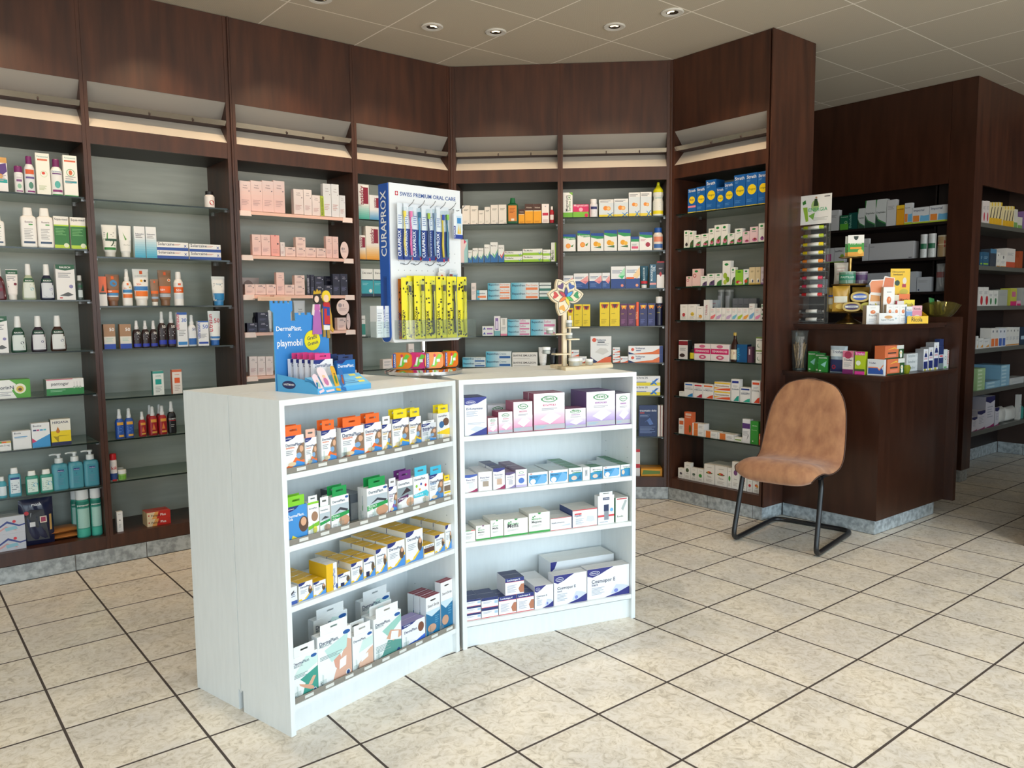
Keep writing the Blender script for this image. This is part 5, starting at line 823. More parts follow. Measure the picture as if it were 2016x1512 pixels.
 'magen': bx('#c9ccd2', 'white carton with magenta cross shape', ('R', .15, .1, .7, .6, '#b81c80'), ('R', .3, .15, .4, .55, '#e0c8dc'), ('R', 0, 0, 1, .06, '#8ab83a')), 'loxi': bx('#c9ccd0', 'white carton with lime disc', ('C', .8, .4, .2, '#8ab83a'), ('T', 'laxiPEG', .08, .8, .7, '#4a4c54'), ('R', 0, 0, 1, .06, '#8ab83a')),
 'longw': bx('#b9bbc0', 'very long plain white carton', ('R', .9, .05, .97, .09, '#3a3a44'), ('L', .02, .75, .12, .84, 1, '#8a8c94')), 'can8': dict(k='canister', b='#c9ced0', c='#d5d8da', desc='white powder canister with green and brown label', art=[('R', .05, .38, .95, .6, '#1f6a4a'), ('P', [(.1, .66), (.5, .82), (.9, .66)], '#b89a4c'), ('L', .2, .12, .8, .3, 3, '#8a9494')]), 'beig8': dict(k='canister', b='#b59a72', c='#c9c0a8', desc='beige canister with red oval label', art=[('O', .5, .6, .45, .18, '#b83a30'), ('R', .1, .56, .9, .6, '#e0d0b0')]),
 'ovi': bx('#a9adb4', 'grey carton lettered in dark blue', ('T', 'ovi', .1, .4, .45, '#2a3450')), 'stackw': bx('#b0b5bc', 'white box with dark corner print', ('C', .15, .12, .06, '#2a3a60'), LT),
 'foilbag': dict(k='bag', b='#8c8f92', desc='grey plastic pouch hanging in the shelving', art=[('R', .1, .5, .9, .7, '#7a4a4a')]),
 # counter
 'prop': bx('#f3f2f0', 'white box with orange honeycomb nugget', ('L', .3, .84, .7, .88, 1, '#9a9a98'), ('O', .5, .64, .2, .1, '#e07a40'), ('O', .55, .67, .08, .04, '#f0a870'), ('T', 'Propolis', .2, .8, .42, '#6a6a70'), ('L', .2, .1, .8, .3, 4, '#c8c8cc'), s='#b8a890'),
 'propw': bx('#f3f3f2', 'low wide white box with ginger slices picture', ('O', .5, .62, .22, .14, '#d8a060'), ('T', 'Ingwer Propolis', .12, .8, .32, '#7a8a8c'), ('C', .9, .5, .04, '#9ac0d0')),
 'vicks': bx('#3f9a3c', 'green and white box with orange foot and shield', ('R', 0, .62, 1, 1, '#f0f0ec'), ('P', [(.35, .95), (.65, .95), (.62, .82), (.5, .75), (.38, .82)], '#2a3a34'), ('T', 'ProPolis', .15, .85, .56, '#f0f4e8'), ('R', .15, .34, .85, .44, '#e8a02c'), ('R', 0, 0, 1, .2, '#e8a83c'), ('C', .78, .22, .16, '#f4d060')),
 'nico': bx('#2f8f3a', 'green box with light fan shape', ('R', 0, .82, 1, 1, '#1f7a34'), ('T', 'nicorette', .06, .9, .84, '#e8f0e8'), ('P', [(.25, .45), (.85, .68), (.7, .3)], '#8fd0c8'), ('R', .1, .04, .3, .12, '#e0ecd8'), s='#1a5a2c'),
 'triop': dict(k='bag', b='#a8bccb', desc='silver pouch with dark blue lower half', art=[('R', .06, .05, .94, .5, '#2a3460'), ('R', .06, .62, .94, .86, '#dfe6ea'), ('T', 'Triofan', .2, .8, .74, '#2a3a6c'), ('C', .3, .22, .12, '#b02a40')]),
 'trio2': bx('#e6dcd8', 'white and pink box with purple foot', ('R', 0, .72, 1, 1, '#d87a98'), ('O', .5, .82, .35, .16, '#a83a5c'), ('T', 'Triofan', .12, .9, .56, '#3a3a50'), ('R', 0, 0, 1, .2, '#7a2468'), LN, s='#c8b8a8'), 'trio3': bx('#b4cc28', 'lime box with magenta top and foot', ('R', 0, .84, 1, 1, '#d8309a'), ('T', 'Triofan', .04, .96, .86, '#f8e8f0'), ('C', .35, .5, .24, '#e8f0d8'), ('R', 0, .14, 1, .24, '#4a5a2c'), ('R', 0, 0, 1, .14, '#e040a0')),
 'tin': bx('#dfe4ea', 'white tin with blue and orange zigzag', ('P', [(.05, .08), (.95, .08), (.95, .3), (.85, .5), (.72, .35), (.6, .5), (.05, .5)], '#2f5ab0'), ('P', [(.05, .52), (.6, .52), (.72, .38), (.95, .7), (.95, .6), (.72, .3), (.6, .46), (.05, .46)], '#f0905c'), ('T', 'Triofan', .08, .5, .72, '#2a3a6c'), name='pastille_tin'),
 'zeller': bx('#e07a50', 'orange box with daisies and flame sweep', ('R', 0, 0, 1, .1, '#2f4a30'), ('R', .72, .1, 1, .95, '#2f5a30'), ('P', [(.1, .68), (.5, .88), (.68, .7), (.5, .78)], '#f8c050'), ('R', .16, .4, .6, .5, '#4a4038'), ('C', .85, .42, .07, '#f0f0ec'), ('C', .86, .2, .06, '#f0f0ec'), ('C', .85, .42, .03, '#e8c030'), ('R', .16, .16, .6, .32, '#ee8c70'), ('R', .62, .72, 1, 1, '#e0e2dc'), s='#c8683c'),
 'stackg': bx('#dcdfe0', 'white carton with green right end', ('R', .88, 0, 1, 1, '#2a9a44'), ('T', 'Betadine 1 2 4', .1, .8, .4, '#9aa4a8')),
 'dul': bx('#e8e9ee', 'tall white and navy box with monk figure', ('R', .08, .08, .92, .42, '#22306c'), ('P', [(.15, .62), (.35, .8), (.65, .8), (.85, .62)], '#22306c'), ('C', .5, .85, .11, '#c8b8a8'), ('R', 0, .5, 1, .6, '#d8e0ea'), ('T', 'SANO', .15, .85, .51, '#d8303c'), ('O', .4, .04, .25, .04, '#c8c038'), s='#8a8c90'), 'duln': bx('#26386c', 'tall navy box with red and white band', ('R', 0, .5, 1, .64, '#e0e4ec'), ('R', .15, .54, .85, .6, '#d8303c'), ('R', 0, 0, 1, .25, '#7a8a8c')), 'demop': bx('#dde2e2', 'white box with dark ring', ('C', .5, .55, .26, '#4a5a60'), ('C', .5, .55, .19, '#dde2e2'), ('R', .1, .02, .9, .1, '#6ab86c')), 'toma': bx('#e6e2e0', 'thin white box with red sideways letters', ('T', 'TONSAN', .2, .95, .8, '#c8303c', 1)),
 # far right shelving
 'rv': bx('#dcd4d2', 'white box with red bottle picture', ('O', .5, .3, .2, .2, '#b83a50'), LT), 'yel9': bx('#e6d8a8', 'yellow and white box with black curve', ('R', 0, 0, 1, .3, '#e0b028'), ('P', [(.2, .3), (.7, .8), (.9, .8), (.5, .3)], '#3a3a3c'), ('R', .6, .85, 1, 1, '#e8c83c')), 'wg': bx('#d8d8cc', 'narrow white and green box', ('R', 0, 0, 1, .3, '#7aa85c')), 'pur9': bx('#8a6aa0', 'purple box cut by the frame edge'), 'blu9': bx('#2f5a78', 'dark blue-green box', ('R', .1, .1, .9, .2, '#8ab83a'), ('L', .2, .5, .8, .7, 2, '#8ab0c8')), 'blk9': bx('#3a4450', 'grey-black box with blue header', ('R', 0, .75, 1, 1, '#4a7a9c')), 'wr9': bx('#d9d5d0', 'white box with orange-red foot', ('R', 0, 0, 1, .3, '#c8583c'), LT), 'or9': bx('#a8502c', 'rust orange slim box'), 'red9': bx('#d6d4d0', 'white box with red figure', ('O', .7, .3, .25, .25, '#b02a34'), LT), 'leaf9': bx('#d8d8d2', 'white box with green leaf', ('O', .5, .3, .2, .22, '#3a7a4c'), LT), 'gy9': bx('#a4a8a2', 'grey box', LT), 'ysm9': bx('#d8c83a', 'tiny yellow box'), 'mg9': bx('#b8b84a', 'lime and magenta box', ('R', 0, 0, 1, .25, '#c8306c'), ('R', .2, .5, .8, .8, '#c86a8c')), 'pk9': bx('#d8a8b8', 'small pink and white box', ('R', 0, 0, 1, .4, '#c82a6c')),
 'os9': bx('#dcd8d2', 'white box with orange figure', ('R', .1, .05, .9, .45, '#e0743a'), ('C', .5, .82, .14, '#4a5a6c')), 'bs9': bx('#d8dae0', 'white box with blue figure', ('R', .1, .05, .9, .45, '#4a68b0'), ('C', .5, .82, .14, '#4a5a6c')), 'ws9': bx('#dedcd6', 'white box with small drop mark', ('C', .5, .82, .12, '#6a6a6c'), LN, ('R', 0, .02, 1, .08, '#c88a3c')), 'dk9': bx('#26384c', 'dark navy pack cut by the frame edge', ('R', .2, .3, .8, .5, '#a8c0d0')), 'ora9': bx('#d8d6d2', 'white box with orange arc', ('P', [(.3, .1), (.9, .1), (.9, .4)], '#d8963c'), LT), 'grn9': bx('#a8c890', 'light green carton', ('R', .1, .2, .6, .6, '#d0e0c0')), 'lbl9': bx('#8fb8cc', 'light blue carton', ('R', .1, .3, .6, .7, '#c0d8e0'), s='#7aa5bd', t='#86aec4'), 'wsm9': bx('#c8c8c6', 'flat white carton', LT), 'mol9': bx('#d4d0da', 'white box with navy crest and magenta foot', ('P', [(0, 1), (0, .86), (.5, .78), (1, .86), (1, 1)], '#2a2a5c'), ('P', [(0, 0), (1, 0), (1, .1), (.6, .04)], '#a02a6c'), ('L', .2, .3, .8, .7, 5, '#a8a8b8'), s='#a8a5b0'), 'wrap9': dict(k='bag', b='#cfcdc8', desc='soft white plastic wrapped pack'), 'drop9': bx('#d0ceca', 'tall white box with dark drop', ('C', .6, .6, .1, '#3a3a40'), LN), 'tealb': dict(k='round', b='#3a8a80', c='#d8dad8', desc='teal bottle cut by the frame edge'),
 # white bookcases
 'dps': dict(deal('#ee6f2d', ('sensitive', '#e8763a')), b='#f2f1f0', s='#e6e4e2') if False else bx('#f2f1f0', 'white plaster box with orange hang tab', *deal('#ee6f2d', ('sensitive', '#e8763a')), tab='#ee6a24', tabf=1, t='#ee7a3a', rb=1, d=.022),
 'dpss': bx('#f2f1f0', 'narrow plaster box, pale card tab, orange wave', *deal('#ee6f2d', ('sensitive', '#e8763a')), tab='#e8b8a4', tabf=1, t='#ee7a3a', d=.022),
 'dpu': bx('#f2f1f0', 'white plaster box with yellow hang tab', *deal('#f0c818', ('universal', '#d8b020')), tab='#f0d820', tabf=1, t='#e8cc30', rb=1, d=.022),
 'dpun': bx('#f2f1f0', 'narrow plaster box, white tab, yellow top', *deal('#f0c818', ('textil', '#d8b020')), tab='#eeeeec', tabf=1, t='#e8c828', d=.022),
 'dpn': bx('#dcdfe4', 'plastic-sleeved plaster box with two people', *deal('#8fa5c0', ('sos', '#6a6a8c')), tab='#eeeef0', tabf=1, d=.022, tabh=.01),
 'dptx': bx('#e9e8e6', 'white plaster box with yellow textile band', ('P', [(0, .35), (1, .45), (1, .2), (0, .3)], '#f0cc20'), ('O', .7, .68, .25, .14, '#6a4a38'), ('O', .35, .6, .2, .12, '#3a6a9c'), ('T', 'DermaPlast.', .1, .8, .87, '#5a5a78'), ('R', .3, .84, 1, 1, '#f0d828') if False else HT, ('O', .7, .15, .25, .08, '#e8d8b8'), tab='#f0d820', tabf=1, rb=1, d=.022),
 'kids': bx('#3f8fd4', 'bright blue children plaster box, lime hang tab', ('O', .82, .45, .24, .22, '#5a4034'), ('O', .82, .52, .14, .12, SK), ('T', 'DermaPlast.', .06, .86, .7, '#ffffff'), ('T', 'kids', .08, .3, .62, '#ffffff'), HN, HT, ('P', [(.2, .12), (.5, .02), (.56, .08), (.26, .2)], '#e8d83a'), ('C', .14, .07, .06, '#1c2d6d'), tab='#82cc2a', tabf=1, rb=1, d=.022),
 'kidsn': bx('#f0efed', 'narrow plaster box with child and lime stripe', ('R', 0, .94, 1, 1, '#8acc30'), ('T', 'DermaPlast.', .1, .85, .8, '#4a5a78'), ('O', .6, .58, .3, .14, '#a07a60'), ('P', [(0, .32), (1, .42), (1, .3), (0, .22)], '#7ac030'), ('O', .6, .2, .2, .1, '#e8d83a'), tab='#eceeea', tabf=1, tabh=.02, d=.022),
 'prot': bx('#f0f0ee', 'white sports plaster box with green hang tab', ('O', .72, .25, .3, .16, '#c89878'), ('R', 0, .48, 1, .76, '#b8c4cc'), ('P', [(.15, .5), (.5, .66), (.95, .56), (.9, .5), (.5, .58)], '#3a3a44'), ('P', [(0, .3), (0, .46), (1, .52), (1, .42)], '#1f9a4c'), ('T', 'DermaPlast.', .08, .8, .82, '#4a6078'), ('T', 'PROTECT', .06, .46, .4, '#ffffff'), ('T', 'PLUS', .06, .26, .33, '#ffffff'), ('O', .88, .93, .1, .035, '#2a5aa0'), ('L', .07, .04, .3, .2, 4, '#a8a8a8'), tab='#13964a', tabf=1, rb=1, d=.022),
 'protn': bx('#f0f0ee', 'narrow sports plaster box with green stripe', ('R', 0, .48, 1, .76, '#b8c4cc'), ('P', [(.1, .52), (.5, .64), (.95, .56)], '#3a3a44'), ('P', [(0, .32), (0, .44), (1, .5), (1, .42)], '#1f9a4c'), ('T', 'DermaPlast.', .08, .85, .84, '#4a6078'), ('O', .7, .22, .3, .12, '#c89878'), tab='#eceeee', tabf=1, tabh=.03, d=.022, t='#2fae5a'),
 'comf': bx('#efeeee', 'white plaster box with purple band and tab', ('R', 0, .46, 1, .76, '#8a9aa0'), ('P', [(.2, .5), (.6, .74), (.9, .6), (.5, .56)], '#3a2a34'), ('P', [(0, .3), (0, .44), (.7, .52), (.7, .42)], '#5a2a5c'), ('T', 'COMFORT', .05, .6, .38, '#ffffff'), ('T', 'DermaPlast.', .06, .8, .84, '#4a6078'), ('O', .8, .26, .25, .14, '#d8a888'), tab='#6a2a78', tabf=1, rb=1, d=.022),
 'purpn': bx('#eeecee', 'narrow plaster box with purple top', *deal('#8a5aa8', ('stop', '#7a4a90')), tab='#e8e6ea', tabf=1, tabh=.03, t='#8a4a9c', d=.022),
 'aqua': bx('#efeff0', 'white plaster box with turquoise fruit pictures', ('C', .2, .68, .07, '#8ac83a'), ('C', .5, .72, .06, '#2a4aa0'), ('C', .8, .66, .07, '#d8303c'), ('C', .4, .56, .06, '#f09a3c'), ('P', [(0, .32), (0, .42), (.85, .5), (1, .4), (.9, .2), (.8, .32)], '#4ac4d8'), ('T', 'AQUA PLUS', .05, .62, .37, '#ffffff'), ('T', 'DermaPlast.', .06, .8, .86, '#4a6078'), ('O', .8, .2, .2, .1, '#d8c8b8'), tab='#49c0de', tabf=1, d=.022),
 'aquab': bx('#efeff0', 'white wound box with turquoise hang tab', *deal('#3a8ad0', ('hydro', '#4a8ac0')), tab='#3fb8da', tabf=1, d=.022, t='#3fa8d0'),
 'yels': bx('#efeeec', 'small plaster box with yellow hang tab', ('T', 'DermaPlast.', .08, .9, .84, '#4a6078'), ('R', .05, .45, .95, .75, '#7a6a5c'), ('R', .05, .32, .95, .42, '#f0cc20'), ('O', .6, .18, .2, .08, '#e8d0a8'), tab='#f0cc2a', tabf=1, rb=1, d=.022, tabh=.022),
 'yt': bx('#eef0f2', 'yellow-topped bandage box', ('P', [(0, 0), (.5, .1), (1, .4), (1, 0)], '#4a90d8'), ('P', [(0, .12), (.5, .16), (1, .5), (1, .42), (.5, .06), (0, .02)], '#f0c830'), ('O', .82, .5, .14, .22, '#5a4a3c'), ('O', .84, .62, .08, .09, SK), ('T', 'DermaPlast', .1, .85, .7, '#33456e'), ('L', .12, .38, .6, .6, 4, '#a8aeb8'), ('O', .3, .18, .14, .12, '#f2f2f2'), ('P', [(0, 1), (0, .84), (.2, .84), (.4, .9), (.5, 1)], NV), t='#e6b81c', s='#e6e4dc', rb=2, d=.062),
 'ytn': bx('#eef0f2', 'yellow-topped box with dark blue bandage', ('P', [(0, 0), (.5, .1), (1, .4), (1, 0)], '#4a90d8'), ('P', [(0, .12), (.5, .16), (1, .5), (1, .42), (.5, .06), (0, .02)], '#f0c830'), ('O', .82, .5, .14, .22, '#5a4a3c'), ('T', 'DermaPlast', .1, .85, .7, '#33456e'), ('R', .2, .06, .5, .32, '#1c2850'), ('P', [(0, 1), (0, .84), (.2, .84), (.4, .9), (.5, 1)], NV), t='#e6b81c', s='#e6e4dc', rb=1, d=.062),
 'ytp': bx('#eef0f2', 'low yellow-topped box with photo strip', ('R', 0, .35, 1, .75, '#5a3a30'), ('R', 0, .25, 1, .35, '#f0c830'), ('T', 'DermaPlast', .1, .9, .8, '#33456e'), t='#e6b81c', s='#e6e4dc', d=.062),
 'ytw': bx('#e8b81e', 'box on its side with yellow face and code', ('R', .64, 0, 1, 1, '#e9ecf0'), ('T', 'DermaPlast', .1, .8, .82, '#2a4a8c', 1), ('O', .95, .12, .08, .1, '#2a4a9c'), t='#e9ebee', s='#e6b81c', d=.09),
 'bndw': bx('#e9ebee', 'white bandage box with blue foot in corner', ('R', 0, 0, 1, .2, '#3a5aa8'), ('L', .2, .4, .8, .7, 3, '#7a8aa8'), ('P', [(0, .6), (.6, .8), (.6, .7), (0, .45)], '#3a3a44'), d=.05),
 'med': bx('#f0f2f1', 'large white dressing box with teal design', ('P', [(.35, 0), (.5, .32), (.3, .45), (1, .62), (1, 0)], '#3f9a8a'), ('P', [(.55, .95), (1, .86), (1, .7), (.2, .5), (.1, .6)], '#cfe6e0'), ('P', [(.25, .36), (.6, .26), (.8, .18), (.85, .1), (.7, .12), (.5, .2), (.3, .3)], '#d8a488'), ('P', [(.6, .25), (.8, .42), (.92, .4), (.75, .22)], '#dcae92'), ('T', 'DermaPlast.', .06, .68, .82, '#1f3a60'), ('T', 'MEDICAL', .06, .42, .765, '#8a9aa0'), ('O', .85, .9, .12, .04, '#1f5aa0'), ('L', .06, .5, .6, .6, 3, '#8aa0a0'), ('T', '5', .08, .14, .04, '#3a4a5c'), ('C', .86, .08, .07, '#e9ecee'), ('C', .86, .08, .05, '#2a4a80'), tab='#eef0ef', tabf=1, d=.03, s='#e2e5e6'),
 'medb': bx('#f0f2f1', 'large dressing box with bare shoulder picture', ('P', [(.4, 0), (.5, .2), (.75, .55), (.8, .8), (1, .72), (1, 0)], '#dcae98'), ('P', [(.5, .3), (.45, .48), (.65, .55), (.7, .35), (.6, .22)], '#d8a08c'), ('P', [(.62, .22), (.82, .26), (.84, .44), (.64, .4)], '#f2efec'), ('P', [(.2, .7), (.9, .88), (.85, .6), (.4, .42)], '#bfe0da'), ('T', 'DermaPlast.', .06, .62, .82, '#1f3a60'), ('T', 'MEDICAL', .06, .42, .775, '#8a9aa0'), ('O', .86, .9, .11, .04, '#1f5aa0'), ('L', .06, .52, .7, .6, 3, '#8aa0a0'), ('T', '5', .06, .12, .04, '#3a4a5c'), ('C', .88, .1, .07, '#e9ecee'), ('C', .88, .1, .05, '#2a4a80'), tab='#eef0ef', tabf=1, d=.03, s='#e2e5e6'),
 'medh': bx('#f0f2f1', 'small dressing box with hand and plaster picture', ('P', [(.1, 0), (.3, .22), (.8, .5), (1, .55), (1, 0)], '#e2b8a0'), ('P', [(.4, .22), (.75, .3), (.75, .42), (.42, .36)], '#f2efec'), ('T', 'DermaPlast.', .06, .66, .82, '#1f3a60'), ('O', .84, .92, .12, .04, '#1f5aa0'), ('P', [(.5, .8), (1, .84), (1, .6), (.3, .5)], '#cfe6e0'), ('T', '5', .2, .3, .04, '#3a4a5c'), tab='#eef0ef', tabf=1, d=.03, s='#e2e5e6', rb=1),
 'mede': bx('#f0f2f1', 'large dressing box with bandaged elbow picture', ('P', [(0, 0), (.3, .12), (.5, .4), (1, .3), (1, 0)], '#5a9a90'), ('P', [(.3, .66), (.5, .5), (.4, .42), (1, .75), (1, .9)], '#9accc0'), ('P', [(.45, .45), (.6, .62), (1, .52), (1, .38), (.7, .34)], '#d8a488'), ('P', [(.58, .38), (.64, .58), (.9, .52), (.86, .34)], '#eef0f0'), ('T', 'DermaPlast.', .06, .6, .82, '#1f3a60'), ('T', 'MEDICAL', .06, .36, .775, '#8a9aa0'), ('O', .86, .92, .11, .04, '#1f5aa0'), ('L', .06, .2, .6, .36, 5, '#9ab0b0'), ('C', .88, .08, .06, '#2a4a80'), tab='#eef0ef', tabf=1, d=.03, s='#e2e5e6', rb=1),
 'medp': bx('#eeeff2', 'white compress box with lilac top and family', ('P', [(0, 0), (.3, .14), (.6, .18), (1, .3), (1, 0)], '#3a6ad0'), ('P', [(.45, .3), (.75, .42), (.95, .3), (.6, .16)], '#f4f4f4'), ('O', .82, .66, .13, .2, '#7a4a38'), ('T', 'DermaPlast.', .1, .66, .62, '#2a3f6c'), HN, HT, t='#9a90c0', s='#8a84b8', d=.07),
 'steri': bx('#1d6f9c', 'teal blue wound strip box with white top', ('R', 0, .62, 1, 1, '#eeeef0'), ('P', [(0, .62), (.4, .5), (1, .6), (1, .66), (0, .66)], '#c8dde8'), ('O', .5, .9, .2, .02, '#3a3a3c'), ('T', 'Steri-Strip', .12, .92, .74, '#2a2a30'), ('O', .4, .22, .3, .1, '#c89a80'), ('L', .6, .3, .9, .5, 4, '#5a9ac0'), t='#8a2a3c', s='#dfe3e6', d=.03, rb=2), 'steri1': bx('#1d6f9c', 'taller teal wound strip box with white top', ('R', 0, .58, 1, 1, '#eeeef0'), ('P', [(0, .58), (.4, .46), (1, .56), (1, .62), (0, .62)], '#c8dde8'), ('O', .5, .92, .2, .015, '#3a3a3c'), ('T', 'Steri-Strip', .12, .92, .74, '#2a2a30'), ('O', .35, .22, .28, .1, '#c89a80'), ('L', .6, .3, .9, .5, 4, '#5a9ac0'), t='#8a2a3c', s='#dfe3e6', d=.03),
 'esk': bx('#eceef4', 'tall white box with navy crest and compress picture', ('P', [(0, 1), (0, .82), (.2, .8), (.6, .84), (1, .96), (1, 1)], '#27348c'), ('O', .28, .87, .22, .045, '#e8eaf4'), ('O', .28, .87, .2, .037, '#27348c'), ('T', 'HARTMANN', .13, .43, .86, '#ffffff'), ('T', 'ES-Kompressen', .08, .82, .68, '#2f3c74'), ('P', [(.25, .16), (.5, .24), (.95, .18), (.55, .08)], '#cfd8f0'), ('P', [(.15, 0), (.5, .08), (.85, .16), (1, .2), (1, 0)], '#27348c'), ('L', .08, .5, .6, .64, 5, '#b0b4c8'), ('L', .14, .28, .9, .34, 2, '#b8bccc'), t='#3a4480', d=.1),
})
def fade(y0, y1, a, b, n=8):
    f = lambda h: [int(h[i:i+2], 16) for i in (1, 3, 5)]
    A, B = f(a), f(b)
    return [('R', 0, y0+(y1-y0)*i/n, 1, y0+(y1-y0)*(i+1)/n, '#%02x%02x%02x' % tuple(int(A[k]+(B[k]-A[k])*(i+.5)/n) for k in range(3))) for i in range(n)]
def flawa(desc, c, word, w_=1, **k):
    return bx('#f2eef1', desc, *fade(.15, .55, c[0], '#f2eef1', 10), ('O', .5, .84, .25, .09, GR), ('O', .5, .84, .22, .07, '#f4f2f3'), ('P', [(.24, .88), (.28, .84), (.24, .8)], GR), ('P', [(.76, .88), (.72, .84), (.76, .8)], GR), ('T', 'flawa', .34, .66, .815, '#2f8a3c'), ('R', .3, .655, .7, .7, c[2]), ('T', word, .32, .68, .66, '#f4eef2'), ('L', .25, .53, .75, .6, 2, '#a8a4ac'), ('P', [(.2, .3), (.55, .5), (.88, .36), (.52, .16)], '#f6f6f6'), ('R', 0, 0, 1, .15, '#b9b9c2'), ('R', 0, .0, 1, .018, c[3]), ('L', .06, .06, .4, .12, 2, '#7fc0d8'), **k)
PK = ('#e6a0c4', '#eebfd6', '#d06a8c', '#b03a60'); VI = ('#b8a0d8', '#cfc0e4', '#a05aa8', '#8a4ab0')
def bnd(desc, c, word, **k): return bx('#f0eff1', desc, ('P', [(0, 1), (0, .85), (.4, .82), (1, .92), (1, 1)], c[0]), ('T', word, .12, .8, .66, '#4a4a7c'), ('L', .15, .5, .8, .6, 2, '#b0b0b8'), ('R', .32, .22, .75, .5, c[1]), ('P', [(.2, 0), (.6, .06), (1, .2), (1, 0)], c[2]), **k)
def moln(desc, word, c='#3a9a4c', **k): return bx('#f1f1ec', desc, ('R', 0, 0, 1, .1, '#3fa04c'), ('P', [(.42, 1), (.46, .92), (.54, .92), (.58, 1)], c), ('C', .2, .8, .035, '#3a9a4c'), ('C', .28, .84, .03, '#2f8a44'), ('T', 'Mölnlycke', .14, .6, .66, '#5aa86a'), ('T', word, .14, .6, .5, '#4a4a50'), ('L', .14, .3, .6, .4, 2, '#b8b8b4'), t='#e9e6dc', s='#dcd8cc', **k)
def micp(desc, **k): return bx('#2a90bc', desc, ('P', [(0, .55), (1, .65), (1, 1), (0, 1)], '#e9eef0'), ('T', 'Micropore', .2, .92, .72, '#3a3a48'), ('R', .25, .6, .9, .66, '#3a8a5c'), ('O', .4, .25, .22, .16, '#e0c8b8'), ('P', [(.6, .1), (.9, .5), (.95, .1)], '#1f6a9c'), t='#2f7a4c', s='#dfe3e0', **k)
def cosmo(desc, **k): return bx('#eff0f4', desc, ('P', [(0, 1), (0, .78), (.12, .72), (.3, .8), (.45, .9), (.62, 1)], '#2c2f7c'), ('O', .17, .86, .12, .07, '#eff0f4'), ('O', .17, .86, .11, .055, '#2c2f7c'), ('T', 'HARTMANN', .09, .25, .845, '#ffffff'), ('T', 'Cosmopor E', .1, .66, .52, '#23284c'), ('T', 'Steril', .1, .24, .43, '#5a5a78'), ('L', .1, .12, .4, .38, 6, '#b0b4c4'), ('P', [(.55, .1), (.68, .38), (.86, .34), (.98, .28), (.8, .08)], '#d0d8ee'), ('O', .68, .18, .05, .06, '#7a88d0'), ('P', [(.4, 0), (.75, .12), (1, .26), (1, 0)], '#2c2f7c'), t='#e2e0e0', s='#dcdce2', **k)
def leuk(desc, **k): return bx('#f2eff1', desc, ('R', 0, .78, 1, 1, '#24337c'), ('R', 0, .76, 1, .78, '#d8303c'), ('T', 'Leukotape K', .1, .8, .84, '#ffffff'), ('L', .1, .15, .6, .6, 7, '#b4b4c4'), ('P', [(.78, .1), (.7, .35), (.85, .6), (1, .6), (1, .1)], '#b8785c'), ('R', 0, 0, 1, .03, '#d8303c'), t='#232c5c', s='#d8d4d8', **k)
